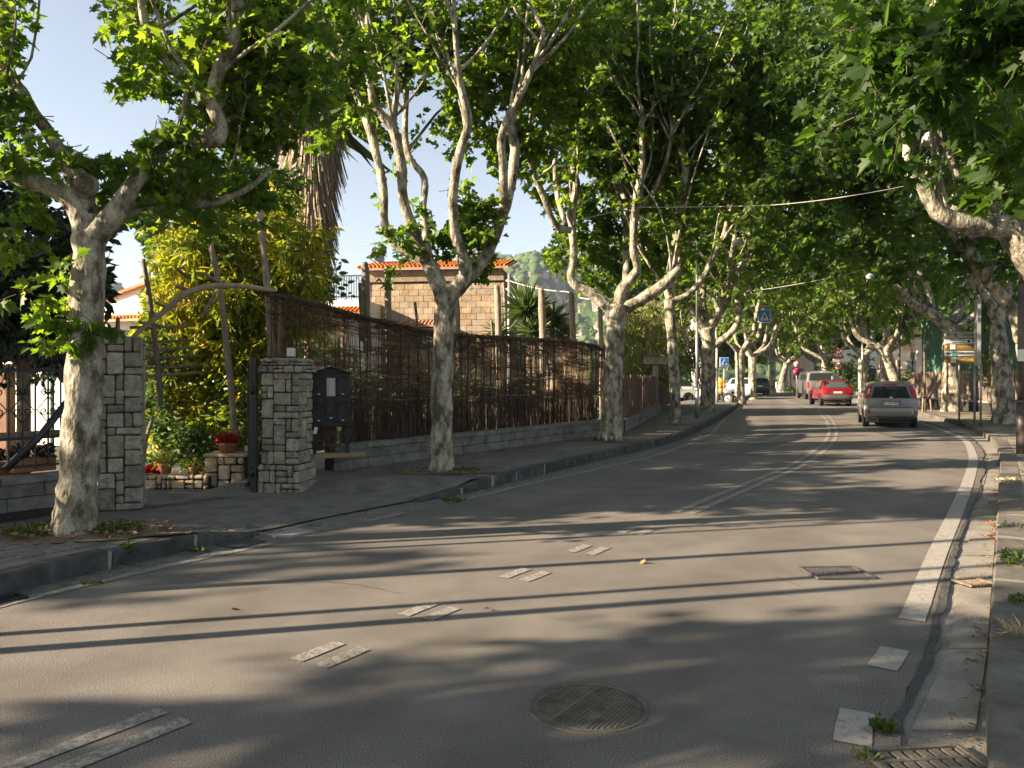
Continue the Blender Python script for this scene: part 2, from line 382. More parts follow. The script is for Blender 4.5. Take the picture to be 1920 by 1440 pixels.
# ================================================================= the setting: ground, road, kerbs, pavements
def V2(l): return [Vector((a, b, 0)) for a, b in l]
KL = smooth_line(V2([(-14, -18), (-10.8, -11), (-7.6, -4), (-6.1, -.2), (-5.1, 3), (-4.45, 5.2), (-4.1, 6.37), (-3.7, 7.2), (-3.23, 8.04), (-2.73, 8.86), (-2.0, 10.05), (-1.07, 11.36), (-.65, 12.0),
     (.37, 13.9), (1.83, 16.6), (4.27, 21.2), (6.96, 28.1), (10.6, 38), (13.7, 48), (17, 58), (20.6, 70), (26, 90), (33, 115), (40, 150)]), 5)
LL = smooth_line(V2([(-13.6, -18), (-10.4, -11), (-7.2, -4), (-5.7, -.2), (-4.75, 3), (-4.15, 5.2), (-3.88, 6.08), (-3.2, 7.26), (-2.49, 8.35), (-1.6, 9.8), (-.61, 11.36), (.38, 13.06), (1.7, 15.1), (3.55, 18.3),
     (5.9, 23.75), (8.4, 31.5), (11.6, 40.5), (14.3, 48), (17.6, 58), (21.2, 70), (26.6, 90), (33.6, 115), (40.6, 150)]), 5)
CLN = smooth_line(V2([(-4.4, .2), (-2.1, 3.57), (-1.17, 4.95), (-.62, 5.9), (.10, 6.98), (.75, 7.98), (1.38, 8.95), (2.2, 10.2), (3.9, 12.9), (5.75, 15.9), (8.3, 20.9), (10.5, 26.1), (13, 33), (15.4, 41.5), (19, 58), (22.8, 70), (28.3, 90), (35.4, 115), (43, 150)]), 6)
RL = smooth_line(V2([(-2.6, -10), (-1.2, -3), (.3, .8), (1.70, 3.96), (2.32, 4.91), (2.86, 5.7), (4.16, 7.8), (6.25, 11.1), (8.6, 14.9), (10.4, 18), (12.6, 22.3), (14.4, 27.3), (16.2, 33.5), (18.4, 40.5), (22.6, 58), (26, 70), (31, 90), (38, 115), (46, 150)]), 5)
KR = smooth_line(V2([(-1.6, -10), (-.5, -3), (.75, .5), (2.1, 3.55), (2.62, 4.39), (3.53, 5.87), (5.39, 8.86), (8.2, 13.4), (10.75, 17.6), (13.0, 21.7), (15.4, 27.2), (17.2, 33), (19.4, 40), (23.6, 58), (27.2, 70), (32.5, 90), (39.5, 115), (47.5, 150)]), 5)
AE = smooth_line(V2([(-2.1, -10), (-.9, -3), (.5, .8), (1.78, 3.7), (2.15, 4.3), (2.75, 5.2), (3.35, 6.2), (4.7, 8.4), (6.9, 11.8), (9.1, 15.3), (11.0, 18.6), (13.0, 22.6), (14.75, 27.3), (16.6, 33.5), (18.8, 40.5), (23, 58), (26.5, 70), (31.6, 90), (38.6, 115), (46.6, 150)]), 5)

def strip(A, B, z, mi=0, mb=None, n=None, jit=0.0, flat_n=1, zf=None):
    """sheet between two paths (same count), subdivided across"""
    mb = mb or MB(); P = []
    for a, b in zip(A, B):
        row = []
        for k in range(flat_n + 1):
            p = a.lerp(b, k / flat_n); h = z if not zf else zf(p, k / flat_n)
            row.append((p.x, p.y, gz(p.x, p.y) + h))
        P.append(row)
    mb.grid(P, mi, flip=True); return mb
def rs(path, n=140, y0=None, y1=None):
    """resample a path into n points, denser near the camera"""
    ys = []
    y0 = path[0].y if y0 is None else y0; y1 = path[-1].y if y1 is None else y1
    for k in range(n):
        t = k / (n - 1); y = y0 + (y1 - y0) * (t * .25 + .75 * t ** 2.2); ys.append(y)
    return [Vector((at_y(path, y), y, 0)) for y in ys]
def offs(path, d):
    """parallel path, d to the right"""
    out = []
    for i, p in enumerate(path):
        t = (path[min(i + 1, len(path) - 1)] - path[max(i - 1, 0)]).normalized(); out.append(p + Vector((t.y, -t.x, 0)) * d)
    return out

# one big sheet to the horizon
g = MB(); P = []
for y in [-60, -20, -5, 10, 24, 28, 32, 36, 42, 60, 100, 200, 400, 900]:
    P.append([(x, y, gz(x, y) - .035) for x in (-700, -200, -60, -20, 0, 20, 60, 200, 700)])
g.grid(P, flip=True)
tag(g.build('ground', M_soil), kind='structure')

# road, gutters
A = rs(LL, 150); B = rs(AE, 150, LL[0].y, LL[-1].y)
B = [Vector((at_y(AE, p.y) + .04 * sin(p.y * 5.1) * (1 if p.y < 30 else 0) + .02 * sin(p.y * 13.7), p.y, 0)) for p in A]
A2 = [Vector((at_y(LL, p.y) - .02, p.y, 0)) for p in A]
rd_ = tag(strip(A2, B, 0.0, flat_n=28).build('road', M_asphalt), kind='structure')
# polished wheel tracks and darker oil line, kept as wear on the sheet
wa = rd_.data.attributes.new('wear', 'FLOAT', 'POINT'); NV = len(rd_.data.vertices)
gs = lambda t, c, w_: math.exp(-((t - c) / w_) ** 2)
wa.data.foreach_set('value', np.array([1.0 + .10 * (gs((i % 29) / 28, .14, .05) + gs((i % 29) / 28, .36, .05) + gs((i % 29) / 28, .62, .05) + gs((i % 29) / 28, .85, .05)) - .11 * (gs((i % 29) / 28, .25, .05) + gs((i % 29) / 28, .735, .05)) - .10 * gs((i % 29) / 28, 1.0, .04) for i in range(NV)], np.float32))
add_wear(M_asphalt)
KLr = [Vector((at_y(KL, p.y) - .24, p.y, 0)) for p in A]
tag(strip(KLr, [p + Vector((.03, 0, 0)) for p in A2], -.006).build('gutter', M_gutter_l), kind='structure')
KRr = [Vector((at_y(KR, p.y) + .1, p.y, 0)) for p in A]
# right gutter: slabs of concrete as pieces near the camera
gut = strip([b - Vector((.25, 0, 0)) for b in B], KRr, -.016).build('concrete_gutter', M_gutter); tag(gut, kind='structure'); ORG[gut.name] = Vector((0, 0, 0))
rnd = random.Random(3)
y = 3.95
while y < 16:
    L = rnd.uniform(1.05, 1.6); y2 = y + L - .018
    m = MB(); x0 = at_y(AE, y) + .10 + .03 * sin(y * 3); x1 = at_y(KR, y) - .012; x2 = at_y(AE, y2) + .10 + .03 * sin(y2 * 3); x3 = at_y(KR, y2) - .012
    q = [(x0, y), (x1, y), (x3, y2), (x2, y2)]; h = -.002 + rnd.uniform(-.003, .003)
    m.prism(q, -.05, h); m.build('slab', M_gutter, gut); y += L
# tar band along the asphalt edge
A_s = [Vector((0, 3.6 + i * .05, 0)) for i in range(520)]
def jn(y, k): return mnoise.fractal(Vector((y * 2.2, k, 0)), 1.0, 2.0, 5)
def tw(y): return .75 if y < 7.5 else .75 * max(.25, 1 - (y - 7.5) * .2)
T1 = [Vector((at_y(AE, p.y) - (.05 + .03 * jn(p.y, 1)) * tw(p.y), p.y, 0)) for p in A_s]; T2 = [Vector((at_y(AE, p.y) + (.035 + .05 * jn(p.y, 7)) * tw(p.y), p.y, 0)) for p in A_s]
k = range(6, 520)
tag(strip([T1[i] for i in k], [T2[i] for i in k], .004).build('tar_seam', M_asphalt_new), kind='structure')

# painted lines
def line(path, wd, y0, y1, name, z=.006, n=70, broken=None):
    mb = MB(); c = rs(path, n, y0, y1); strip(offs(c, -wd / 2), offs(c, wd / 2), z, mb=mb)
    return mb
mk = line(LL, .11, -4, 8.35, 'a'); strip(offs(rs(LL, 60, 11.3, 52), -.06), offs(rs(LL, 60, 11.3, 52), .06), .006, mb=mk)
strip(offs(rs(LL, 6, 9.55, 10.2), -.05), offs(rs(LL, 6, 9.55, 10.2), .05), .006, mb=mk)
tag(mk.build('left_edge_line', M_paint_worn), kind='structure')
mk = line(RL, .17, 5.7, 56, 'b', n=90)
for a, b in ((2.6, 3.1), (3.78, 4.15), (4.76, 5.1)): strip(offs(rs(RL, 4, a, b), -.085), offs(rs(RL, 4, a, b), .085), .006, mb=mk)
tag(mk.build('right_edge_line', M_paint), kind='structure')
mk = MB()
def dbl(a, b, n=4):
    c = rs(CLN, n, a, b)
    for o_ in (-.105, .105): strip(offs(c, o_ - .055), offs(c, o_ + .055), .006, mb=mk)
dbl(3.25, 4.1, 5)
for a, b in ((4.84, 5.16), (5.76, 6.06), (6.84, 7.16), (7.85, 8.16), (8.82, 9.12)): dbl(a, b)
dbl(10.15, 60, 120)
tag(mk.build('centre_line', M_paint_worn), kind='structure')

# pavements left
wallL = [Vector((-3.3 + .679 * (y - 13.15), y, 0)) for y in (-3, 3, 6, 8, 9.8, 10.6, 11.5, 12.2, 13, 15, 18, 21, 22.6)] + [Vector((4.2, 25.5, 0)), Vector((7.96, 41, 0)), Vector((11, 48, 0)), Vector((14, 58, 0)), Vector((22, 90, 0)), Vector((36, 150, 0))]
def lift(p):
    """left pavement height: kerb height except at the drive, where it dips to the road"""
    d = 1 - max(0, min(1, 1 - sstep(7.9, 8.8, p.y) + sstep(11.4, 12.3, p.y)))
    return .155 - .14 * d
ysL = [-18 + i * .55 for i in range(110)] + [42 + i * 3 for i in range(37)]
a_ = [Vector((at_y(KL, y) - .14, y, 0)) for y in ysL]; b_ = [Vector((min(at_y(wallL, y) - .2, at_y(KL, y) - .5), y, 0)) for y in ysL]
pv = strip(b_, a_, 0, flat_n=5, zf=lambda p, t: lift(p) + (1 - t) * .02).build('left_pavement', mat('pavement_left', [(.095, .09, .082), (.14, .13, .118), (.19, .175, .155)], scale=3, rough=.9, bump=1, bscale=11, dist=.03, fine=.25, fscale=40)); tag(pv, kind='structure')
ORG[pv.name] = Vector((0, 0, 0))
# paving setts, near part: thin stones over the sheet
# crack seams in the asphalt
ck = MB()
for pts in ([(-2.9, 7.0), (-2.2, 6.7), (-1.5, 6.75), (-.9, 6.4)], [(-.6, 9.6), (.5, 9.75), (1.4, 10.3), (2.6, 10.2)], [(2.4, 6.62), (2.3, 6.95)], [(3.02, 6.78), (3.12, 7.2)]):
    P_ = smooth_line([(x, y, 0) for x, y in pts], 10); P_ = [p + Vector((.02 * mnoise.noise(p * 9), .02 * mnoise.noise(p * 9 + Vector((5, 5, 5))), 0)) for p in P_]
    strip(offs(P_, -.004), offs(P_, .004), .004, mb=ck)
tag(ck.build('asphalt_cracks', M_asphalt_new), kind='structure')
base = MB(); base.cbox((0, 0, 0), (.235, .135, .04), ch=.012, jit=.003); sett = [base.mesh('paving_stone', M_pave)]
for k in range(3):
    b2 = MB(); b2.cbox((0, 0, 0), (.235 - .02 * k, .13, .04), ch=.014, jit=.006); sett.append(b2.mesh('paving_stone', M_pave))
n_ = 0; ang = 1.02; ca, sa = cos(ang), sin(ang)
for i in range(-10, 90):
    for j in range(-60, 60):
        u = i * .25 + (j % 2) * .125; v = j * .148
        x = -6.2 + u * ca - v * sa; y = 5.6 + u * sa + v * ca
        if not (6.0 < y < 9.2): continue
        if x > at_y(KL, y) - .36 or x < at_y(wallL, y) - .1: continue
        if ((x + 4.38) / .95) ** 2 + ((y - 8.1) / .62) ** 2 < 1: continue
        if x / y < -.70 or n_ >= 300: continue
        n_ += 1
        o = link('paving_stone', random.choice(sett), pv, (x, y, lift(Vector((x, y, 0))) - .004 + random.uniform(-.004, .004)), (random.uniform(-.02, .02), random.uniform(-.02, .02), ang + random.uniform(-.04, .04)))

# kerb stones left and right, each a piece
def kerb(path, y0, y1, wdt, hgt, m, name, side, lmin, lmax, zf=None, mort=False):
    root = thing(name, None, None, (0, 0, 0)); root['kind'] = 'structure'
    base_ = MB(); base_.box((path[0].x, path[0].y, -.2), (.05, .05, .05))
    y = y0; rr = random.Random(5); mo = MB()
    while y < y1:
        L = rr.uniform(lmin, lmax); p = Vector((at_y(path, y), y, 0)); dxy = (Vector((at_y(path, y + .3), y + .3, 0)) - p).normalized()
        q = p + dxy * L; q = Vector((at_y(path, q.y), q.y, 0)); d = (q - p); a = atan2(d.y, d.x); ln = d.length
        h0 = zf(p) if zf else hgt; h1 = zf(q) if zf else hgt
        nrm = Vector((-d.y, d.x, 0)).normalized() * side
        if max(h0, h1) > .03:
            M = Matrix.Rotation(a, 3, 'Z') @ Matrix.Rotation(-atan2(h1 - h0, ln), 3, 'Y')
            c = (p + q) / 2 + nrm * (wdt / 2); H = hgt + .12
            c.z = gz(c.x, c.y) + (h0 + h1) / 2 - H / 2 + rr.uniform(-.006, .006)
            mb = MB(); mb.cbox(c, (ln - .016, wdt, H), ch=.018, M=M, jit=.006); mb.build('kerb_stone', m, root)
            if mort and y < 14:
                c2 = q + nrm * (wdt / 2); mo.cbox((c2.x, c2.y, gz(c2.x, c2.y) + h1 - H / 2 - .004), (.035 + rr.uniform(0, .04), wdt + .014, H - .01), a, ch=.01, jit=.008)
        y = q.y
    if mort and mo.v: mo.build('mortar_joint', M_mortar, root)
    return root
kerb(KL, -6, 60, .16, .16, M_kerb, 'left_kerb', 1, .8, 1.15, zf=lambda p: lift(p) + .008, mort=True)
kerb(KR, -3, 52, .30, .12, M_kerb_r, 'right_kerb', -1, .75, 1.1, zf=lambda p: .12)

# pavement right: worn asphalt and earth
ysR = [-10 + i * .6 for i in range(90)] + [46 + i * 4 for i in range(26)]
a_ = [Vector((at_y(KR, y) + .28, y, 0)) for y in ysR]; b_ = [Vector((at_y(KR, y) + 7.5, y, 0)) for y in ysR]
M_pr = mat('right_pavement', [(.13, .115, .09), (.20, .175, .135), (.27, .24, .185)], scale=1.7, rough=.95, bump=1, bscale=22, dist=.025, fine=.3, fscale=50)
tag(strip(a_, b_, .112, flat_n=4).build('right_pavement', M_pr), kind='structure')

# tree pits: earth discs
def pit(x, y, rx, ry, z, seed=0):
    m = MB(); pts = []
    for k in range(22):
        a = 2 * pi * k / 22; r = 1 + .13 * sin(3 * a + seed) + .08 * sin(7 * a + seed * 2)
        pts.append((x + rx * cos(a) * r, y + ry * sin(a) * r, z + gz(x, y)))
    m.v = [(x, y, z + .03 + gz(x, y))]; m.v += pts; m.f = [(0, 1 + k, 1 + (k + 1) % 22) for k in range(22)]; m.m = [0] * 22; m.sm = [True] * 22
    return tag(m.build('earth_pit', M_dirt), kind='structure')
pit(-4.35, 8.1, .95, .55, .168, 1); pit(-1.15, 13.25, .8, .5, .17, 2); pit(2.4, 19.5, .7, .5, .17, 3); pit(5.42, 26.4, .6, .5, .17, 4)
pit(16.6, 26.9, .9, .8, .118, 5); pit(18.7, 34, 1, .8, .118, 6)

# round cover, grates
def cover():
    c = G(1102, 1325); t = thing('manhole_cover', 'round cast iron manhole cover with diagonal ribs in the near lane', 'manhole cover', (c.x, c.y, 0))
    m = MB(); m.lathe([(.325, -.02), (.325, .004), (.305, .006), (.300, -.006)], (c.x, c.y, 0), 40); m.build('rim', M_cast, t)
    m = MB(); m.lathe([(0, .001), (.296, .001), (.298, -.02)], (c.x, c.y, 0), 40)
    for k in range(-12, 13):
        s_ = k * .0225; L = sqrt(max(0, .27 ** 2 - s_ ** 2))
        if L < .05 or k in (-4, 4): continue
        M = Matrix.Rotation(1.0, 3, 'Z'); n = int(2 * L / .024)
        for q in range(n):
            p = M @ Vector((-L + q * .024 + .01, s_, 0)); m.box((c.x + p.x, c.y + p.y, .002), (.016, .013, .007), 1.0)
    m.build('lid', M_cast, t)
cover()
def grate(name, label, quad_c, sx, sy, rz, rows, cols, m=M_cast, slot=(.022, .1), z=.012):
    """plate pierced by slots, built from bars"""
    t = thing(name, label, 'drain grate', (quad_c[0], quad_c[1], 0), rz)
    a = MB(); a.box((0, 0, z - .012), (sx - .01, sy - .01, .01)); a.build('pit', M_hole_shade, t, local=True)  # shallow black slab, its colour stands in for a deep pit's shade
    f = MB(); fw = .03
    for s_ in (-1, 1): f.cbox((0, s_ * (sy / 2 - fw / 2), z), (sx, fw, .02), ch=.003); f.cbox((s_ * (sx / 2 - fw / 2), 0, z), (fw, sy - 2 * fw, .02), ch=.003)
    f.build('frame', m, t, local=True)
    ih = sy - 2 * fw; iw = sx - 2 * fw
    for r in range(1, rows):
        b = MB(); b.box((0, -ih / 2 + r * ih / rows, z - .001), (iw, .022, .018)); b.build('crossbar', m, t, local=True)
    n = cols + 1
    for k in range(cols + 1):
        wd = iw / cols * .66 if 0 < k < cols else iw / cols * .25
        x = -iw / 2 + k * iw / cols + (wd / 2 if k == 0 else -wd / 2 if k == cols else 0)
        for r in range(rows):
            y = -ih / 2 + (r + .5) * ih / rows
            b = MB(); b.box((x, y, z - .002), (wd, ih / rows - .023, .014)); b.build('bar', m, t, local=True)
    return t
c = G(1728, 1428); grate('storm_drain', 'heavy slotted storm drain at the bottom edge beside the right kerb', (c.x + .02, c.y - .06), .50, .36, .12, 3, 7, M_kerb_r)
c = G(1568, 1076); grate('street_drain', 'worn rectangular drain cover sunk in the right lane', (c.x, c.y), .52, .42, .05, 2, 11, M_asphalt_new)
c = G(1830, 1094); grate('gutter_drain', 'small rusty slotted drain in the right concrete gutter', (c.x - .02, c.y), .26, .22, .25, 1, 6, M_dirt)
c = G(8, 1127); grate('kerbside_drain', 'dark slotted drain at the left edge below the kerb', (c.x - .05, c.y - .03), .4, .2, .9, 1, 8, M_iron)
c = G(545, 1001); m = MB(); m.cbox((0, 0, 0), (.3, .42, .03), ch=.006); o = solo('cover_plate', m, M_mortar, 'pale worn cover plate where the left kerb dips to the drive', 'cover plate'); o.location = (c.x, c.y, .005); o.rotation_euler = (0, 0, -.55)
c = G(452, 1019); m = MB(); m.cbox((0, 0, 0), (.3, .4, .02), ch=.004); o = solo('metal_plate', m, M_asphalt_new, 'dark brown metal plate in the left gutter', 'metal plate'); o.location = (c.x, c.y, .0); o.rotation_euler = (0, 0, -.5)
# ================================================================= foliage and trees
def half(pts):
    """leaf of two halves sharing the midrib; pts: right outline (x, y) from base to tip"""
    n = len(pts); vs = [(0, 0), (0, 1)] + list(pts) + [(-x, y) for x, y in pts]
    fs = [[0] + [2 + i for i in range(n)] + [1], [1] + [2 + n + i for i in range(n)][::-1] + [0]]
    return np.array(vs, float), fs
LEAF_HI = half([(.10, .02), (.36, -.10), (.31, .10), (.56, .30), (.31, .36), (.36, .64), (.15, .60)])
LEAF_MD = half([(.34, -.04), (.50, .30), (.22, .42), (.30, .68)])
LEAF_LO = half([(.42, .22), (.26, .62)])
LEAF_LONG = half([(.10, .22), (.13, .55)])
LEAF_OVAL = half([(.20, .25), (.24, .6)])
LEAF_BLADE = half([(.03, .3)])

def leaves_mesh(name, m, P, T, size, tmpl, seed=0, fold=.34, up=.45, szj=.45, aspect=1.0):
    """P: N x 3 base points, T: N x 3 pointing directions"""
    rng = np.random.default_rng(seed); N = len(P)
    if N == 0: return bpy.data.meshes.new(name)
    V, fs = tmpl; T = T / (np.linalg.norm(T, axis=1, keepdims=True) + 1e-9)
    nrm = rng.normal(size=(N, 3)) * .75 + np.array([0, 0, up]); nrm -= (nrm * T).sum(1, keepdims=True) * T
    nrm /= np.linalg.norm(nrm, axis=1, keepdims=True) + 1e-9
    B = np.cross(T, nrm); s = size * (1 + rng.uniform(-szj, szj, N))
    x = V[:, 0] * aspect; y = V[:, 1]
    curl = rng.uniform(-.15, .5, N)
    z = fold * np.abs(x)[None, :] - curl[:, None] * (y ** 2)[None, :]
    W = P[:, None, :] + s[:, None, None] * (x[None, :, None] * B[:, None, :] + y[None, :, None] * T[:, None, :] + z[:, :, None] * nrm[:, None, :])
    W = W.reshape(-1, 3); k = len(V)
    loops = np.concatenate([np.array(f) for f in fs]); lens = np.array([len(f) for f in fs])
    L = (loops[None, :] + (np.arange(N) * k)[:, None]).ravel()
    tot = np.tile(lens, N); start = np.concatenate([[0], np.cumsum(tot)[:-1]])
    me = bpy.data.meshes.new(name); me.vertices.add(len(W)); me.vertices.foreach_set('co', W.ravel().astype(np.float32))
    me.loops.add(len(L)); me.loops.foreach_set('vertex_index', L.astype(np.int32))
    me.polygons.add(len(tot)); me.polygons.foreach_set('loop_start', start.astype(np.int32)); me.polygons.foreach_set('loop_total', tot.astype(np.int32))
    me.materials.append(m); me.update(calc_edges=True); return me

def twig_mesh(name, m, O, E, r):
    """thin three-sided twigs from O to E"""
    N = len(O); d = E - O; d /= np.linalg.norm(d, axis=1, keepdims=True) + 1e-9
    a = np.cross(d, np.array([.31, .77, .55])); a /= np.linalg.norm(a, axis=1, keepdims=True) + 1e-9; b = np.cross(d, a)
    V = []
    for base, rr in ((O, r), (E, r * .4)):
        for k in range(3):
            t = 2 * pi * k / 3; V.append(base + rr * (cos(t) * a + sin(t) * b))
    W = np.stack(V, 1).reshape(-1, 3)
    q = np.array([[0, 1, 4, 3], [1, 2, 5, 4], [2, 0, 3, 5]]).ravel(); L = (q[None, :] + (np.arange(N) * 6)[:, None]).ravel()
    me = bpy.data.meshes.new(name); me.vertices.add(len(W)); me.vertices.foreach_set('co', W.ravel().astype(np.float32))
    me.loops.add(len(L)); me.loops.foreach_set('vertex_index', L.astype(np.int32)); n = N * 3
    me.polygons.add(n); me.polygons.foreach_set('loop_start', (np.arange(n) * 4).astype(np.int32)); me.polygons.foreach_set('loop_total', np.full(n, 4, np.int32))
    me.materials.append(m); me.update(calc_edges=True); return me

class Tree:
    def __init__(s, label, D, base, seed, group=None, name='plane_tree', cat='tree', bark=None, leaf=None, leafsize=.15, tmpl=LEAF_MD, leafname='foliage'):
        s.D = D; s.rng = random.Random(seed); s.seed = seed; s.org = Vector(base)
        s.t = thing(name, label, cat, base, 0, group); s.TO = []; s.TE = []; s.shootmb = MB(); s.bark = bark or M_bark; s.leaf = leaf or M_leaf
        s.ls = leafsize; s.tmpl = tmpl; s.leafname = leafname; s.extra_o = []; s.extra_e = []
    def px(s, pts, drift=0.0, curve=0.0, D=None):
        """photo pixel polyline with pixel half-widths -> points, radii; drift = metres of depth gained per metre climbed"""
        D = D or s.D; out = []; rad = []; p0 = None; L = 0
        for q in pts:
            P = R(q[0], q[1], D)
            if p0 is not None: L += (P - p0).length
            p0 = P; dd = drift * L + curve * L * L
            out.append(R(q[0], q[1], D + dd)); rad.append(q[2] * (D + dd) / F)
        return out, rad
    def limb(s, pts, rad, name='branch', n=12, mt=None, wob=.22, sm=4):
        P = smooth_line(pts, sm); k = len(P); m_ = len(pts)
        rr = [rad[min(int(i / sm), m_ - 1)] * (1 - (i % sm) / sm) + rad[min(int(i / sm) + 1, m_ - 1)] * ((i % sm) / sm) for i in range(k)]
        rr = [r * (1 + .07 * mnoise.noise(Vector((i * .6, s.seed, 3.1)))) for i, r in enumerate(rr)]
        mb = MB(); mb.tube(P, rr, n, wob=wob, seed=s.seed * 1.7 + len(s.TO) * .01)
        return mb.build(name, mt or s.bark, s.t), P, rr
    def trunk(s, pts, rad, name='trunk', n=18):
        return s.limb(pts, rad, name, n, wob=.2, sm=5)
    def shoot(s, p, d, L, r0, twigs=12, tl=.6, bend=.10, wig=.14, t0=.2, n=8):
        p = Vector(p); d = Vector(d).normalized(); pts = [p.copy()]; st = L / n; rng = s.rng
        for i in range(n):
            d = (d + Vector((rng.gauss(0, wig), rng.gauss(0, wig), bend + rng.gauss(0, wig * .5)))).normalized(); p = p + d * st; pts.append(p.copy())
        s.shootmb.tube(pts, [r0 * (1 - .78 * i / n) for i in range(n + 1)], 5, cap=False)
        for k in range(twigs):
            t = t0 + (1 - t0) * (k + rng.random()) / twigs; q = t * n; i = min(int(q), n - 1)
            o = pts[i].lerp(pts[i + 1], q - i); dl = (pts[i + 1] - pts[i]).normalized()
            side = Vector((rng.gauss(0, 1), rng.gauss(0, 1), rng.gauss(0, .55))); side = (side - dl * side.dot(dl)).normalized()
            e = o + (side + dl * .35).normalized() * tl * rng.uniform(.5, 1.25) * (1.1 - .45 * t)
            s.TO.append(o); s.TE.append(e)
        s.TO.append(pts[-2]); s.TE.append(pts[-1] + d * .15)
        return pts
    def shoots(s, P, count, L, r0, spread=.5, lean=(0, 0, 1), twigs=12, tl=.6, tmin=.5, **kw):
        """shoots from random places on the polyline P"""
        for k in range(count):
            t = s.rng.uniform(tmin, 1.0) if k else 1.0
            i = min(int(t * (len(P) - 1)), len(P) - 2); q = P[i].lerp(P[i + 1], t * (len(P) - 1) - i)
            d = Vector(lean) + Vector((s.rng.gauss(0, spread), s.rng.gauss(0, spread), s.rng.gauss(0, spread * .4)))
            s.shoot(q, d, L * s.rng.uniform(.65, 1.2), r0 * s.rng.uniform(.7, 1.2), twigs, tl, **kw)
    def clump(s, c, r, n, tl=.45, out=.6, down=.15):
        """leafy sprays in an ellipsoid"""
        c = Vector(c); r = Vector(r if hasattr(r, '__len__') else (r, r, r))
        hubs = []
        for _ in range(max(2, n // 7)):
            while True:
                v = Vector([s.rng.uniform(-1, 1) for _ in range(3)])
                if v.length <= 1: break
            hubs.append((Vector((c.x + v.x * r.x, c.y + v.y * r.y, c.z + v.z * r.z)), v))
        for _ in range(n):
            h, v = s.rng.choice(hubs); d = (v * out + Vector([s.rng.gauss(0, .7) for _ in range(3)]) + Vector((0, 0, .15 - down))).normalized()
            o = h + Vector([s.rng.gauss(0, .1) for _ in range(3)]); s.TO.append(o); s.TE.append(o + d * tl * s.rng.uniform(.5, 1.3))
    def pclump(s, px, py, rx, ry, n, dd=0.0, rd=None, **kw):
        D = s.D + dd; s.clump(R(px, py, D), (rx * D / F, rd or (rx + ry) / 2 * D / F, ry * D / F), n, **kw)
    def finish(s, per=9, droop=.35, fold=.36, up=.55, aspect=1.0, gap=None, keep=None):
        O = np.array([tuple(v) for v in s.TO]); E = np.array([tuple(v) for v in s.TE]); N = len(O)
        rng = np.random.default_rng(s.seed + 100)
        t = rng.uniform(.12, 1.05, (N, per)); d = (E - O); Ln = np.linalg.norm(d, axis=1, keepdims=True) + 1e-9; dn = d / Ln
        P = O[:, None, :] + t[:, :, None] * d[:, None, :]
        side = rng.normal(size=(N, per, 3)); side[..., 2] = side[..., 2] * .5 - droop
        P = P + side * .035; Tn = dn[:, None, :] * .55 + side * .8
        P = P.reshape(-1, 3); Tn = Tn.reshape(-1, 3)
        if keep is not None:
            k = keep(P); P = P[k]; Tn = Tn[k]
        if gap is not None:
            k = ~gap(P); P = P[k]; Tn = Tn[k]
            k2 = ~gap((O + E) / 2) & ~gap(E); O = O[k2]; E = E[k2]
        k = sight(P); P = P[k]; Tn = Tn[k]; k = sight(E) & sight((O + E) / 2)
        if k.any(): O = O[k]; E = E[k]
        off = np.array(tuple(s.org))
        f = link(s.leafname, leaves_mesh('foliage', s.leaf, P - off, Tn, s.ls, s.tmpl, s.seed, fold, up, aspect=aspect), s.t); f['kind'] = 'stuff'
        if len(O) == 0: O = E = np.array([tuple(s.TO[0])]); E = E + .1
        tw = link('twigs', twig_mesh('twigs', M_twig, O - off, E - off, .006 * max(1, s.D / 14)), s.t); tw['kind'] = 'stuff'
        if s.shootmb.v: q = s.shootmb.build('shoots', s.bark, s.t); q['kind'] = 'stuff'
        return len(P)

def proj(P):
    return CX + P[:, 0] / np.maximum(P[:, 1], .1) * F, HY - (P[:, 2] - CH) / np.maximum(P[:, 1], .1) * F
def gapfn(ells):
    """openings in a crown, as cones of sight seen from the road"""
    def g(P):
        x, y = proj(P); m = np.zeros(len(P), bool)
        for cx, cy, rx, ry in ells: m |= ((x - cx) / rx) ** 2 + ((y - cy) / ry) ** 2 < 1 + .35 * np.sin(x * .13 + cy) * np.cos(y * .11 + cx)
        return m
    return g
def sight(P):
    """lamps, signs and far views that the crowns leave open"""
    lx, ly = proj(P); k = np.ones(len(P), bool)
    for cx, cy, rx, ry, dm in ((1745, 262, 50, 36, 16.6), (1433, 592, 34, 26, 44), (976, 540, 62, 95, 60), (238, 520, 38, 105, 26), (1383, 452, 18, 18, 30), (1626, 515, 14, 14, 41)):
        k &= ~((((lx - cx) / rx) ** 2 + ((ly - cy) / ry) ** 2 < 1) & (P[:, 1] < dm))
    return k
LEAFCOUNT = 0
GRP_L = 'plane trees along the left kerb'; GRP_R = 'plane trees along the right kerb'

# ---------------------------------------------------------------- left 1: big knobbed plane in front of the railing
T = Tree('nearest plane tree, knobbed limbs on a pale flared trunk by the pillar', 8.0, (-4.42, 8.0, .12), 11, GRP_L, leafsize=.105, tmpl=LEAF_HI)
P, r = T.px([(133, 1022, 48), (137, 985, 38), (143, 930, 33), (150, 850, 33), (157, 740, 33), (160, 620, 30), (165, 520, 29), (166, 450, 28), (162, 405, 25)])
T.trunk(P, r)
gaps1 = gapfn([(130, 150, 92, 130), (200, 250, 80, 50), (270, 215, 60, 34), (225, 470, 62, 70), (640, 380, 30, 160), (560, 560, 120, 30), (120, 30, 60, 60)])
LA = []
def L1(pts, **k): P, r = T.px(pts, **k); o, PP, rr = T.limb(P, r, n=12); LA.append(PP); return PP
a = L1([(165, 430, 25), (130, 372, 18), (85, 348, 16), (40, 335, 16), (0, 300, 16), (-50, 255, 14), (-75, 170, 12), (-70, 60, 10)], drift=-.15)
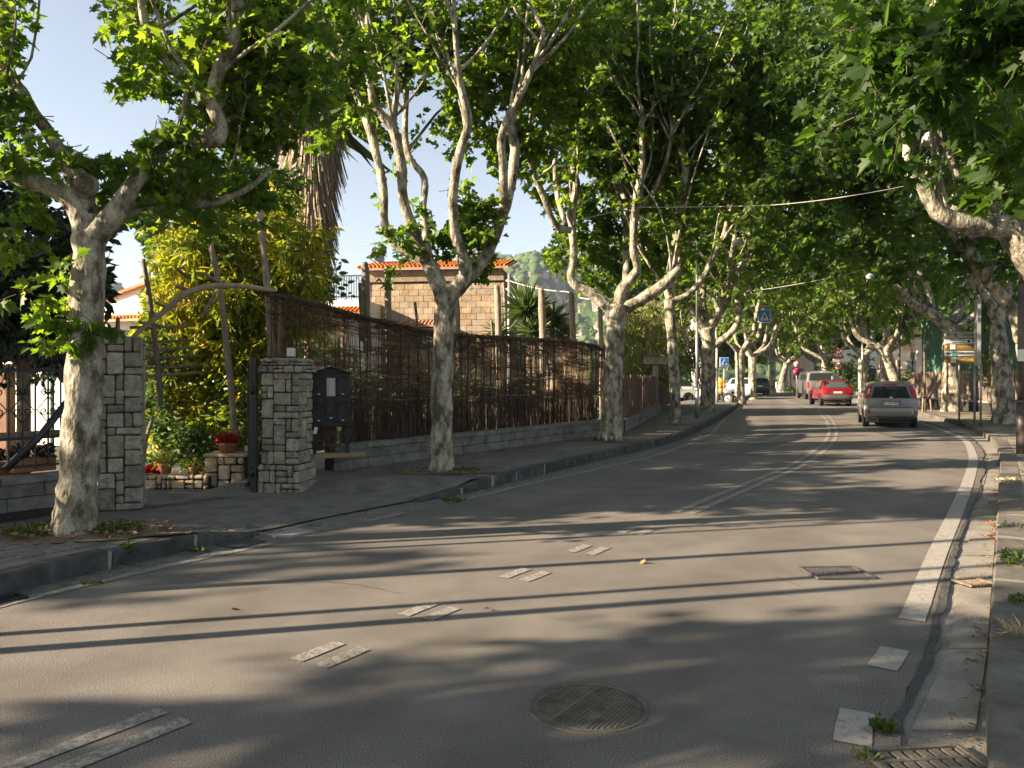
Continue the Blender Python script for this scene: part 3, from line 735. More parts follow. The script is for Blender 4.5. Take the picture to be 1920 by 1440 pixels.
b = L1([(158, 400, 20), (152, 345, 21), (118, 292, 13), (85, 240, 11), (58, 205, 11), (40, 175, 14), (10, 130, 13), (4, 60, 12), (14, 0, 12), (30, -110, 9)], drift=.35)
c = L1([(176, 440, 26), (215, 402, 20), (245, 355, 15), (280, 300, 15), (312, 265, 15), (350, 258, 13), (397, 262, 17), (414, 240, 13), (398, 190, 12), (408, 140, 13), (432, 85, 16), (444, 10, 14), (452, -120, 11)], drift=-.1)
d_ = L1([(196, 430, 15), (258, 388, 10), (340, 382, 9), (400, 380, 7), (470, 350, 5), (520, 300, 4)], drift=.5)
e_ = L1([(395, 200, 8), (340, 140, 8), (290, 90, 8), (268, 30, 7), (262, -60, 6)], drift=-.4)
f_ = L1([(390, 130, 7), (388, 80, 7), (402, 30, 6), (398, -60, 5)], drift=.6)
k_ = MB(); k_.lathe([(.02, -.16), (.09, -.12), (.12, -.05), (.105, .03), (.09, .055), (.055, .05), (.05, -.02), (0, -.04)], R(158, 345, 7.86), 12, M=Matrix.Rotation(radians(80), 3, 'X')); k_.build('knot', M_bark, T.t)
for PP, cnt, Ls in ((a, 6, 2.2), (b, 9, 2.6), (c, 11, 2.8), (d_, 7, 1.6), (e_, 7, 2.2), (f_, 7, 2.4)): T.shoots(PP, cnt, Ls, .022, .6, twigs=9, tl=.5, tmin=.35)
for q in ((60, 230, 90, 40, 34), (140, 250, 110, 50, 44), (250, 300, 70, 50, 30), (60, 290, 60, 30, 16), (200, 340, 60, 40, 22), (330, 190, 90, 80, 52), (260, 90, 90, 70, 40), (330, 60, 120, 80, 50), (480, 60, 80, 80, 50), (470, 180, 60, 90, 44), (480, 300, 60, 80, 40), (320, 370, 90, 40, 36), (400, 330, 60, 50, 26), (60, 160, 26, 24, 8), (100, 140, 16, 34, 7), (90, 40, 18, 30, 5), (420, 420, 60, 26, 16), (20, 400, 30, 60, 14), (25, 110, 20, 20, 5), (260, 160, 60, 26, 14), (560, 80, 60, 70, 34), (560, 220, 50, 70, 26), (600, 120, 50, 60, 22), (240, 200, 36, 20, 7), (90, 0, 30, 20, 5), (170, 20, 40, 30, 10), (470, 100, 90, 90, 34), (250, 350, 60, 40, 20)):
    T.pclump(q[0], q[1], q[2], q[3], int(q[4] * 1.1), dd=T.rng.uniform(-.15, 1.4), rd=.55, tl=.34)
for q in ((75, 565, 35, 14, 7), (120, 600, 28, 12, 5), (165, 615, 22, 14, 6), (110, 555, 20, 10, 3)): T.pclump(q[0], q[1], q[2], q[3], q[4], dd=-.25, rd=.12, tl=.26)
LEAFCOUNT += T.finish(10, gap=gaps1)

# ---------------------------------------------------------------- left 2
T = Tree('second plane tree on the left, its fork in front of the tufa house', 13.2, (-1.18, 13.2, .14), 22, GRP_L, leafsize=.108, tmpl=LEAF_MD)
P, r = T.px([(827, 895, 29), (828, 865, 23), (829, 780, 20), (830, 690, 19.5), (833, 600, 19), (835, 560, 21), (836, 535, 24)]); T.trunk(P, r)
LB = []
def L2(pts, **k): P, r = T.px(pts, **k); o, PP, rr = T.limb(P, r, n=9); LB.append(PP); return PP
a = L2([(830, 552, 18), (808, 502, 15), (790, 480, 13), (748, 462, 10), (722, 425, 8), (718, 350, 8), (704, 285, 8), (684, 215, 8), (664, 165, 7), (640, 100, 5.5), (638, 0, 4.5)], drift=.12)
b = L2([(798, 490, 11), (776, 432, 10), (756, 372, 9.5), (752, 305, 10), (735, 240, 9.5), (704, 200, 8), (690, 130, 6), (690, 0, 5)], drift=-.2)
b2 = L2([(744, 270, 6), (738, 220, 6), (746, 150, 5.5), (726, 90, 5), (734, -20, 4)], drift=.3)
c = L2([(806, 500, 9), (800, 450, 7), (793, 400, 6.5), (796, 335, 6.5), (770, 300, 6.5), (760, 264, 6), (761, 190, 5.5), (766, 50, 4)], drift=.35)
d_ = L2([(846, 552, 17), (870, 520, 14), (868, 482, 12), (852, 430, 9.5), (850, 360, 9), (861, 290, 9), (878, 230, 8.5), (866, 170, 7), (856, 100, 5), (850, -20, 4)], drift=-.3)
e_ = L2([(852, 545, 18), (905, 484, 15), (932, 430, 11), (952, 370, 10), (966, 290, 10), (961, 250, 9), (958, 215, 8), (970, 165, 6.5), (976, 80, 5)], drift=.1)
e2 = L2([(945, 395, 10), (944, 320, 8), (940, 262, 8), (956, 214, 7), (990, 150, 5), (1020, 60, 4)], drift=-.35)
gaps2 = gapfn([(640, 400, 62, 140), (760, 210, 30, 40), (800, 330, 42, 62), (675, 300, 34, 50), (740, 380, 30, 50), (905, 330, 18, 50), (830, 400, 20, 30), (720, 150, 14, 30), (600, 470, 50, 60)])
for PP in LB: T.shoots(PP, 7, 3.4, .03, .42, twigs=10, tl=.55, tmin=.55)
for q in ((860, 400, 46, 66, 40), (800, 440, 40, 40, 22), (885, 470, 50, 44, 34), (760, 330, 30, 50, 10), (905, 250, 40, 60, 24), (930, 180, 60, 70, 44), (860, 150, 60, 80, 34), (700, 110, 60, 80, 36), (780, 60, 80, 60, 40), (900, 60, 90, 60, 50), (640, 240, 46, 36, 20), (700, 230, 30, 30, 8), (690, 385, 24, 20, 6), (740, 450, 24, 22, 8), (700, 480, 14, 10, 3), (640, 60, 60, 70, 36), (1000, 120, 60, 80, 60), (1080, 50, 60, 70, 50), (1060, 190, 50, 50, 26), (560, 20, 60, 50, 30), (760, 130, 70, 60, 30), (620, 160, 50, 50, 26), (985, 260, 30, 60, 20), (840, 240, 30, 40, 10), (640, 300, 30, 22, 8)):
    T.pclump(q[0], q[1], q[2], q[3], int(q[4] * 1.5), dd=T.rng.uniform(.1, 1.7), rd=.8, tl=.40)
LEAFCOUNT += T.finish(13, gap=gaps2)

# ---------------------------------------------------------------- left 3
T = Tree('third plane on the left, where brushwood fence and board fence meet', 19.5, (2.42, 19.5, .14), 33, GRP_L, leafsize=.145, tmpl=LEAF_MD)
P, r = T.px([(1144, 834, 27), (1145, 805, 21), (1149, 700, 18), (1155, 610, 18), (1158, 572, 20)]); T.trunk(P, r)
LC = []
def L3(pts, **k): P, r = T.px(pts, **k); o, PP, rr = T.limb(P, r, n=9); LC.append(PP); return PP
L3([(1152, 585, 14), (1112, 552, 10), (1082, 537, 8), (1070, 520, 8), (1076, 480, 7), (1072, 430, 7.5), (1070, 400, 8), (1081, 350, 7), (1075, 310, 6), (1070, 200, 4)], drift=.1)
L3([(1070, 432, 7), (1040, 420, 6), (1020, 370, 6), (1000, 320, 6), (990, 250, 4)], drift=-.3)
L3([(1062, 424, 5), (1046, 370, 5), (1040, 310, 4), (1042, 240, 3)], drift=.4)
L3([(1160, 575, 12), (1165, 545, 10), (1186, 520, 9), (1195, 500, 8), (1188, 470, 7.5), (1190, 405, 7.5), (1196, 368, 9), (1204, 300, 6), (1203, 200, 4)], drift=-.25)
L3([(1190, 395, 6), (1166, 362, 4.5), (1162, 310, 4), (1150, 230, 3)], drift=.3)
L3([(1192, 395, 6), (1225, 360, 4.5), (1250, 300, 4), (1262, 230, 3)], drift=-.3)
L3([(1172, 575, 8), (1174, 500, 6), (1173, 430, 6), (1176, 380, 5)], drift=.5)
L3([(1172, 578, 13), (1210, 556, 12), (1240, 537, 11), (1262, 515, 9), (1275, 500, 8)], drift=-.2)
L3([(1255, 522, 9), (1268, 450, 8), (1275, 385, 7), (1284, 330, 7), (1280, 250, 5), (1290, 160, 4)], drift=-.1)
gaps3 = gapfn([(975, 440, 58, 40), (1000, 400, 22, 30)])
for PP in LC: T.shoots(PP, 7, 4.2, .035, .5, twigs=11, tl=.75, tmin=.5)
for q in ((1020, 280, 60, 60, 36), (1120, 460, 50, 60, 36), (1140, 520, 40, 36, 18), (1060, 360, 40, 60, 16), (1130, 330, 60, 80, 50), (1230, 430, 50, 70, 44), (1030, 460, 34, 40, 18), (1110, 200, 100, 80, 70), (1240, 260, 90, 80, 66), (1050, 100, 120, 80, 80), (1200, 80, 130, 80, 90), (1350, 150, 120, 100, 80), (1330, 300, 80, 70, 50), (1040, 500, 20, 20, 6), (1130, 60, 90, 80, 50), (1180, 180, 80, 60, 40), (1440, 100, 90, 90, 70), (1430, 240, 80, 70, 60), (1480, 20, 90, 50, 40)):
    T.pclump(q[0], q[1], q[2], q[3], int(q[4] * 2.2), dd=(T.rng.uniform(.9, 3.6) if q[1] > 270 else T.rng.uniform(-1.5, 2.6)), rd=1.1, tl=.6)
LEAFCOUNT += T.finish(13, gap=gaps3)

# ---------------------------------------------------------------- left 4, 5
T = Tree('fourth plane tree on the left, slim straight trunk past the board fence', 26.4, (5.42, 26.4, .14), 44, GRP_L, leafsize=.21, tmpl=LEAF_LO)
P, r = T.px([(1267, 800, 15), (1266, 770, 11), (1264, 700, 10), (1258, 610, 9.5), (1256, 562, 10)]); T.trunk(P, r, n=12)
LD = []
def L4(pts, **k): P, r = T.px(pts, **k); o, PP, rr = T.limb(P, r, n=8); LD.append(PP); return PP
L4([(1258, 566, 7), (1290, 552, 5.5), (1318, 522, 5.5), (1338, 482, 5), (1356, 445, 5), (1366, 390, 4), (1362, 300, 3)], drift=-.2)
L4([(1256, 566, 7), (1242, 525, 5), (1216, 470, 5), (1204, 430, 4), (1190, 340, 3)], drift=.2)
L4([(1258, 560, 6), (1262, 480, 4.5), (1250, 380, 4), (1240, 280, 3)], drift=.6)
for PP in LD: T.shoots(PP, 8, 4.6, .04, .55, twigs=11, tl=.95, tmin=.4)
for q in ((1230, 330, 80, 90, 60), (1300, 420, 50, 60, 36), (1380, 330, 60, 80, 50), (1300, 240, 100, 80, 60), (1220, 460, 40, 50, 16), (1450, 320, 70, 90, 90), (1400, 200, 80, 80, 60), (1500, 230, 70, 80, 60), (1480, 400, 60, 50, 40)):
    T.pclump(q[0], q[1], q[2], q[3], int(q[4] * 1.5), dd=T.rng.uniform(.5, 4), rd=1.6, tl=.8)
LEAFCOUNT += T.finish(11)

T = Tree('fifth plane tree on the left, thick trunk with many crooked arms behind the lamp post', 34.5, (8.45, 34.5, .22), 55, GRP_L, leafsize=.24, tmpl=LEAF_LO)
P, r = T.px([(1326, 776, 19), (1327, 750, 14), (1328, 700, 13), (1327, 640, 13), (1326, 615, 14)]); T.trunk(P, r, n=12)
LD = []
L4([(1328, 620, 11), (1346, 590, 8), (1366, 560, 6), (1386, 505, 6), (1404, 470, 4), (1408, 400, 3)], drift=.2)
L4([(1332, 650, 8), (1366, 628, 6.5), (1384, 602, 6), (1383, 565, 6), (1376, 520, 4), (1380, 440, 3)], drift=-.3)
L4([(1322, 618, 9), (1302, 590, 5.5), (1286, 562, 5), (1276, 500, 4)], drift=-.3)
L4([(1324, 612, 8), (1318, 560, 6), (1320, 500, 5), (1308, 430, 4), (1312, 360, 3)], drift=.4)
L4([(1318, 665, 5), (1296, 650, 4), (1284, 630, 4), (1276, 600, 3)], drift=.1)
L4([(1330, 610, 8), (1352, 570, 6), (1368, 500, 5), (1378, 440, 4)], drift=-.5)
for PP in LD: T.shoots(PP, 7, 4.6, .045, .55, twigs=10, tl=1.1, tmin=.4)
for q in ((1400, 420, 60, 70, 50), (1330, 440, 60, 60, 30), (1440, 500, 50, 40, 34), (1420, 560, 40, 30, 16), (1300, 600, 20, 40, 8), (1480, 440, 60, 60, 36), (1500, 380, 70, 80, 80), (1470, 320, 70, 60, 50), (1540, 460, 50, 50, 36)):
    T.pclump(q[0], q[1], q[2], q[3], int(q[4] * 1.5), dd=T.rng.uniform(.8, 4.5), rd=1.6, tl=1.0)
LEAFCOUNT += T.finish(11)

# ---------------------------------------------------------------- right side
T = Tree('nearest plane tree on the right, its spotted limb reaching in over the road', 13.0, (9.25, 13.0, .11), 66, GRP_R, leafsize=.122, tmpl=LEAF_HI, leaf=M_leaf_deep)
P, r = T.px([(2022, 905, 46), (2020, 860, 38), (2014, 700, 34), (2004, 600, 33), (1998, 560, 33)]); T.trunk(P, r)
LD = []
def L6(pts, **k): P, r = T.px(pts, **k); o, PP, rr = T.limb(P, r, n=11); LD.append(PP); return PP
L6([(1996, 575, 30), (1955, 520, 29), (1915, 460, 27), (1890, 430, 24), (1845, 424, 19), (1805, 418, 19), (1762, 398, 17), (1732, 350, 13), (1706, 318, 12), (1702, 270, 9), (1690, 180, 8), (1680, 80, 7), (1668, -40, 6)], drift=-.12)
L6([(1788, 408, 12), (1796, 345, 7), (1780, 290, 7), (1766, 210, 6), (1742, 110, 5), (1730, 0, 4)], drift=.3)
L6([(1890, 432, 16), (1862, 390, 11), (1852, 330, 10), (1858, 240, 9), (1846, 120, 7), (1850, 0, 6)], drift=-.3)
L6([(1940, 500, 18), (1960, 400, 14), (1950, 300, 12), (1968, 150, 9), (1980, 0, 7)], drift=.2)
L6([(2004, 575, 22), (2080, 480, 18), (2160, 380, 14), (2230, 200, 10)], drift=.1)
for PP in LD: T.shoots(PP, 8, 3.4, .032, .55, twigs=11, tl=.65, tmin=.3)
for q in ((1700, 100, 80, 90, 46), (1800, 60, 90, 80, 56), (1640, 60, 70, 80, 36), (1750, 210, 60, 60, 26), (1880, 200, 60, 90, 44), (1600, 0, 90, 60, 30), (1900, 60, 80, 90, 56), (1860, 320, 50, 40, 18), (1500, 0, 90, 60, 26), (1560, 110, 70, 60, 26)):
    T.pclump(q[0], q[1], q[2], q[3], int(q[4] * 1.5), dd=T.rng.uniform(-2.6, 1.6), rd=1.2, tl=.5)
# the nearest sprays hang within a few metres of the camera
for q in ((1720, 120, 70, 60, 16, 5.6), (1820, 60, 90, 60, 22, 5.4), (1680, 200, 60, 36, 12, 6.0), (1780, 180, 80, 60, 20, 5.8), (1870, 140, 60, 90, 20, 5.2), (1890, 290, 50, 60, 18, 5.6), (1830, 300, 60, 50, 15, 6.2), (1700, 30, 60, 40, 10, 6.0), (1900, 350, 40, 26, 8, 6), (1850, 240, 70, 40, 14, 6.4), (1630, 225, 26, 16, 3, 6.0), (1640, 20, 40, 30, 6, 6.5), (1790, 260, 30, 26, 5, 6.0)):
    D = q[5]; T.clump(R(q[0], q[1], D), (q[2] * D / F, .45, q[3] * D / F), int(q[4]), tl=.32, down=.35)
LEAFCOUNT += T.finish(11, gap=gapfn([(1742, 264, 30, 20), (1790, 310, 26, 30)]))

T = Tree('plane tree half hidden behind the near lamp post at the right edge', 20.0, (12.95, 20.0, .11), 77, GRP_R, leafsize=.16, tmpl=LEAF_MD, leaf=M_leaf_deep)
P, r = T.px([(1940, 830, 26), (1938, 790, 19), (1932, 700, 16), (1916, 630, 14)]); T.trunk(P, r, n=14)
LD = []
L6([(1918, 640, 14), (1902, 590, 12), (1880, 560, 11.5), (1848, 520, 12), (1822, 475, 13), (1816, 410, 9), (1810, 320, 7), (1800, 200, 5)], drift=-.1)
L6([(1926, 650, 12), (1940, 580, 10), (1930, 480, 9), (1940, 360, 7), (1930, 200, 5)], drift=.2)
L6([(1824, 480, 9), (1790, 450, 5), (1770, 390, 4.5), (1760, 300, 4)], drift=-.4)
for PP in LD: T.shoots(PP, 9, 4.2, .035, .6, twigs=12, tl=.8, tmin=.35)
for q in ((1700, 260, 90, 90, 66), (1600, 200, 100, 90, 66), (1500, 120, 100, 90, 56), (1600, 340, 90, 60, 44), (1700, 400, 60, 40, 14), (1860, 480, 50, 30, 20), (1750, 480, 50, 30, 16), (1880, 380, 50, 60, 30), (1450, 220, 90, 80, 40), (1540, 300, 90, 90, 80), (1580, 60, 90, 70, 50), (1460, 120, 70, 80, 40)):
    T.pclump(q[0], q[1], q[2], q[3], int(q[4] * 1.7), dd=T.rng.uniform(-2.6, 2.6), rd=1.8, tl=.65)
LEAFCOUNT += T.finish(11)

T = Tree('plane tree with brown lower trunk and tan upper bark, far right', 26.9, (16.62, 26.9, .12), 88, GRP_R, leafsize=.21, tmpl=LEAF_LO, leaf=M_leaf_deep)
P, r = T.px([(1884, 803, 26), (1883, 775, 20), (1879, 720, 17), (1873, 650, 15), (1869, 600, 14), (1868, 575, 15)]); T.trunk(P, r, n=14)
LD = []
L6([(1868, 580, 9), (1846, 555, 7), (1830, 530, 6), (1826, 470, 5), (1800, 380, 4)], drift=-.2)
L6([(1870, 578, 10), (1892, 545, 8), (1906, 480, 6), (1900, 380, 5), (1910, 260, 4)], drift=.1)
L6([(1866, 575, 8), (1862, 500, 6), (1850, 420, 5), (1840, 330, 4)], drift=.4)
for PP in LD: T.shoots(PP, 8, 4.6, .04, .6, twigs=11, tl=.9, tmin=.3)
for q in ((1700, 420, 70, 40, 30), (1640, 400, 90, 60, 50), (1540, 340, 90, 80, 56), (1560, 440, 80, 40, 30), (1780, 440, 50, 30, 16), (1850, 550, 40, 24, 12), (1700, 330, 90, 60, 40), (1460, 330, 60, 60, 26), (1520, 430, 70, 50, 50), (1600, 470, 60, 40, 30)):
    T.pclump(q[0], q[1], q[2], q[3], int(q[4] * 1.6), dd=T.rng.uniform(-2.5, 3), rd=2, tl=.85)
LEAFCOUNT += T.finish(11)

T = Tree('wide forked plane tree standing behind the direction signboards', 34.5, (19.05, 34.5, .20), 99, GRP_R, leafsize=.23, tmpl=LEAF_LO)
P, r = T.px([(1784, 780, 22), (1784, 755, 18), (1783, 700, 15), (1783, 640, 14), (1784, 612, 16)]); T.trunk(P, r, n=14)
LD = []
L6([(1780, 615, 11), (1745, 588, 9), (1706, 566, 8), (1682, 530, 7), (1667, 492, 6.5), (1656, 445, 5), (1660, 390, 4), (1640, 300, 3)], drift=-.15)
L6([(1742, 582, 7), (1716, 548, 6), (1706, 515, 4), (1700, 440, 3)], drift=.3)
L6([(1748, 582, 7), (1738, 540, 6), (1722, 500, 5), (1714, 440, 4)], drift=-.3)
L6([(1790, 618, 10), (1824, 598, 9), (1842, 572, 8), (1842, 540, 7), (1850, 470, 4)], drift=-.1)
L6([(1786, 605, 10), (1804, 568, 9), (1816, 530, 8), (1816, 470, 5), (1830, 400, 4)], drift=.3)
for PP in LD: T.shoots(PP, 7, 4.4, .045, .55, twigs=10, tl=1.0, tmin=.4)
for q in ((1600, 480, 70, 50, 40), (1640, 560, 50, 26, 20), (1700, 470, 40, 30, 14), (1560, 530, 50, 30, 18), (1760, 430, 60, 40, 26), (1500, 470, 60, 60, 30)):
    T.pclump(q[0], q[1], q[2], q[3], int(q[4] * 1.4), dd=T.rng.uniform(-2, 3), rd=2, tl=1.0)
LEAFCOUNT += T.finish(11)

# ---------------------------------------------------------------- generic planes, built once in variants and copied
def generic_plane(seed, H=9.5, fork=3.0, spread=4.2, leafsize=.27, nl=4, label=None, loc=(0, 0, 0), group=None, lean=0.0, tw=9, cl=28, tmpl=LEAF_LO, leaf=None, D=40, per=8, low=0):
    global LEAFCOUNT
    T = Tree(label, D, loc, seed, group, leafsize=leafsize, tmpl=tmpl, leaf=leaf); o = Vector(loc); rg = T.rng
    T.trunk([o + Vector((0, 0, -.05)), o + Vector((.01, 0, .3)), o + Vector((lean * .3, .02, 1.4)), o + Vector((lean, 0, fork))], [.42, .29, .25, .27], n=12)
    top = o + Vector((lean, 0, fork)); a0 = rg.random() * 6
    for k in range(nl):
        a = a0 + 2 * pi * k / nl + rg.uniform(-.4, .4); d = Vector((cos(a), sin(a), 0)); p = [top - Vector((0, 0, .1))]; q = rg.uniform(.75, 1.1)
        p.append(top + d * .8 * q + Vector((0, 0, .35))); p.append(top + d * 1.5 * q + Vector((0, 0, .8))); p.append(top + d * 1.9 * q + Vector((0, 0, 1.9)))
        p.append(top + d * 2.4 * q + Vector((0, 0, 3.2)) + Vector((rg.uniform(-.4, .4), rg.uniform(-.4, .4), 0)))
        _, PP, _ = T.limb(p, [.19, .14, .13, .11, .08], n=8)
        T.shoots(PP, 6, H - fork - 2.5, .045, .55, twigs=tw, tl=1.0, tmin=.5)
    for k in range(9):
        a = rg.random() * 2 * pi; rr_ = spread * sqrt(rg.random()) * .85
        T.clump(o + Vector((cos(a) * rr_, sin(a) * rr_, rg.uniform(fork + 1.4, H - .8))), (1.5, 1.5, 1.0), cl, tl=.9)
    for k in range(low):
        a = rg.random() * 2 * pi; rr_ = spread * sqrt(rg.random()) * .9
        T.clump(o + Vector((cos(a) * rr_, sin(a) * rr_, rg.uniform(fork + .1, fork + 2.2))), (1.2, 1.2, .7), 40, tl=.7)
    LEAFCOUNT += T.finish(per, keep=(lambda P: ~((P[:, 1] > .05) & (P[:, 1] < 5.2) & (np.abs(P[:, 0]) < .74 * P[:, 1] + .4)) & (np.hypot(P[:, 0], P[:, 1]) > 2.6)) if o.y < 6 else None); return T.t
v1 = generic_plane(201, label='plane tree just beyond the crooked five-armed one on the left side', loc=(12.6, 44, .14), group=GRP_L, D=44)
v2 = generic_plane(202, label='leaning plane trunk behind the small grey car, beside the tall lamp post', loc=(20.4, 42, .12), group=GRP_R, lean=-.7, D=44)
v3 = generic_plane(203, label='pale plane tree with a curled left arm, just right of the red car', loc=(21.8, 49.5, .12), group=GRP_R, D=50)
index_kids()
far = [(v1, (16.6, 55, .14), 2.1, GRP_L, 'plane tree above the parked motorcycle and white car'),
       (v3, (21.6, 66, .14), 1.0, GRP_L, 'plane tree beyond the dark car far down the left side'),
       (v2, (26.6, 79, .14), 3.3, GRP_L, 'farthest plane tree on the left, thin trunk left of the shopfront'),
       (v1, (31.5, 92, .14), 4.3, GRP_L, 'distant plane tree closing the view at the end of the road'),
       (v3, (21.5, 46, .12), 4.0, GRP_R, 'thinner plane trunk between the lamp posts behind the grey car'),
       (v2, (24.4, 62, .12), 1.2, GRP_R, 'plane tree rising behind the silver van'),
       (v1, (26.8, 70, .12), 5.2, GRP_R, 'dark trunked plane tree left of the silver van'),
       (v3, (31, 80, .12), 2.2, GRP_R, 'far plane tree on the right above the no parking sign'),
       (v2, (36, 92, .12), .6, GRP_R, 'farthest plane tree on the right side of the road')]
for src, loc, rz, grp, lab in far:
    o = copy_tree(src); o.location = loc; o.rotation_euler = (0, 0, rz); o['label'] = lab; o['group'] = grp

# trees behind and left of the camera: their crowns and stems throw the streaks of shade on the near road
GRP_B = 'plane trees beside and behind the camera on the left'
generic_plane(301, H=9.0, fork=3.3, spread=3.0, loc=(-9.4, .9, .12), group=GRP_B, label='plane tree outside the left edge whose crown shades the near right lane', leafsize=.20, D=14, per=11, cl=24, low=3)
generic_plane(302, H=10, fork=3.3, loc=(-12.6, -6.5, .12), group=GRP_B, label='plane tree behind the camera on the left, shading the near road', leafsize=.20, D=14, per=11, cl=52, low=9)
generic_plane(304, H=9.5, fork=3.6, loc=(-17.5, -2.2, .1), spread=2.4, group=GRP_B, label='garden plane tree left of the camera, shading the lowest part of the picture', leafsize=.20, D=14, per=11, cl=9, nl=4, low=0)
generic_plane(305, H=9, fork=3.2, loc=(-25, 3.2, .1), group=GRP_B, label='plane tree in the garden far left of the railing', leafsize=.24, D=20, cl=30)
generic_plane(306, H=6.8, fork=2.2, spread=1.1, loc=(-11, 9.1, .1), group=GRP_B, label='unseen garden plane tree added at the left to shade the gate pillars and drive', leafsize=.2, D=16, cl=50, low=9, per=11)  # out of view, added to block low sun from pillars and drive
generic_plane(303, H=9.5, fork=3.2, loc=(5.6, 4.2, .11), group=GRP_R, label='plane tree just outside the right edge, its leaves filling the top right corner', leafsize=.17, D=8, tmpl=LEAF_MD, cl=22)
# ================================================================= left side: pillars, gate, railings, fences, garden
def face_stones(root, P0, ux, uz, W, H, seed, m=M_stone, jm=M_joint, cell=.15, name='stone', depth=.035, nrm=None, gap=.012):
    """random ashlar on one face: P0 lower left corner, ux along, uz up; each stone an object"""
    rg = random.Random(seed); nx = max(2, round(W / cell * 1.5)); nz = max(2, round(H / cell * 1.5)); cw = W / nx; chh = H / nz
    used = [[False] * nx for _ in range(nz)]; ux = Vector(ux).normalized(); uz = Vector(uz).normalized(); n_ = nrm or ux.cross(uz)
    for j in range(nz):
        for i in range(nx):
            if used[j][i]: continue
            w, h = rg.choice([(1, 1), (2, 1), (1, 2), (2, 2), (2, 2), (2, 1), (3, 2), (1, 2), (3, 1), (2, 3)])
            w = min(w, nx - i); h = min(h, nz - j)
            while any(used[j][i + k] for k in range(w)): w -= 1
            for a in range(h):
                for b in range(w): used[j + a][i + b] = True
            c = Vector(P0) + ux * (cw * (i + w / 2)) + uz * (chh * (j + h / 2)) + n_ * rg.uniform(-.006, .008)
            M = Matrix((ux, n_, uz)).transposed()
            mb = MB(); mb.cbox((0, 0, 0), (cw * w - gap * rg.uniform(.8, 1.5), depth * 2, chh * h - gap * rg.uniform(.8, 1.5)), ch=.014, M=M, jit=.006)
            mb.v = [(a[0] + c.x, a[1] + c.y, a[2] + c.z) for a in mb.v]; mb.build(name, m, root)
def pillar(label, c, yaw, W, Dp, H, seed, cap=.0, plinth=False):
    t = thing('gate_pillar', label, 'pillar', (c[0], c[1], c[2]))
    core = MB(); core.box((c[0], c[1], c[2] + H / 2), (W - .03, Dp - .03, H - .02), yaw); core.build('core', M_joint, t)
    ux = Vector((cos(yaw), sin(yaw), 0)); uy = Vector((-sin(yaw), cos(yaw), 0)); C = Vector(c); uz = Vector((0, 0, 1))
    def ring(z0, z1, e, sd, cell=.142):
        w2 = W / 2 + e; d2 = Dp / 2 + e
        face_stones(t, C - ux * w2 - uy * (d2 - .03) + uz * z0, ux, uz, 2 * w2, z1 - z0, sd, nrm=-uy, cell=cell)
        face_stones(t, C + ux * (w2 - .03) - uy * (d2 - .045) + uz * z0, uy, uz, 2 * d2 - .06, z1 - z0, sd + 1, nrm=ux, cell=cell)
        face_stones(t, C - ux * (w2 - .03) - uy * (d2 - .045) + uz * z0, uy, uz, 2 * d2 - .06, z1 - z0, sd + 2, nrm=-ux, cell=cell)
    if plinth: ring(0, .44, .035, seed); ring(.44, H - .2, 0, seed + 10); ring(H - .2, H - .1, .045, seed + 20, .12); ring(H - .1, H, .01, seed + 30, .1)
    else: ring(0, H, 0, seed)
    top = MB(); top.cbox((c[0], c[1], c[2] + H - .005), (W - .04, Dp - .04, .03), yaw); top.build('cap', M_stone, t)
    return t
pl1 = R(212, 962, 10.1); pillar('tall grey stone gate pillar behind the nearest plane trunk', (pl1.x - .02, 10.38, .03), radians(19), .50, .50, 2.22, 5)
pillar('shorter stone gate pillar with stepped foot, beside the black letterboxes', (-3.34, 11.85, .02), radians(-9), .56, .56, 1.98, 40, plinth=True)
# little lamp on the second pillar
t = thing('pillar_lamp', 'small glass lamp on top of the shorter gate pillar', 'lamp', (-3.27, 11.8, 2.0))
m = MB(); m.lathe([(.05, 0), (.055, .03), (.03, .035)], (-3.27, 11.8, 2.0), 12); m.build('base', M_darkmetal, t)
m = MB(); m.cbox((-3.27, 11.8, 2.10), (.11, .11, .13), ch=.01); m.build('glass_box', M_whitelens, t)
# gate leaf edge and post
t = thing('gate', 'dark metal gate post and folded gate leaf left of the shorter pillar', 'gate', (-3.78, 11.7, .02))
m = MB(); m.cbox((-3.77, 11.62, 1.02), (.085, .09, 2.0), ch=.006); m.build('post', M_darkmetal, t)
for z in (.35, 1.55): m = MB(); m.tube([(-3.77, 11.62, z - .07), (-3.77, 11.62, z + .07)], .055, 10); m.build('hinge', M_iron, t)
for k in range(9): m = MB(); m.box((-3.92 - .02 * (k % 2), 11.85 + k * .16, 1.0), (.022, .022, 1.75)); m.build('bar', M_darkmetal, t)
m = MB(); m.box((-3.93, 12.45, 1.88), (.04, 1.4, .05)); m.box((-3.93, 12.45, .14), (.04, 1.4, .05)); m.build('rail', M_darkmetal, t)
m = MB(); m.cbox((-3.80, 11.62, 1.72), (.18, .05, .05), ch=.004); m.build('latch', M_iron, t)

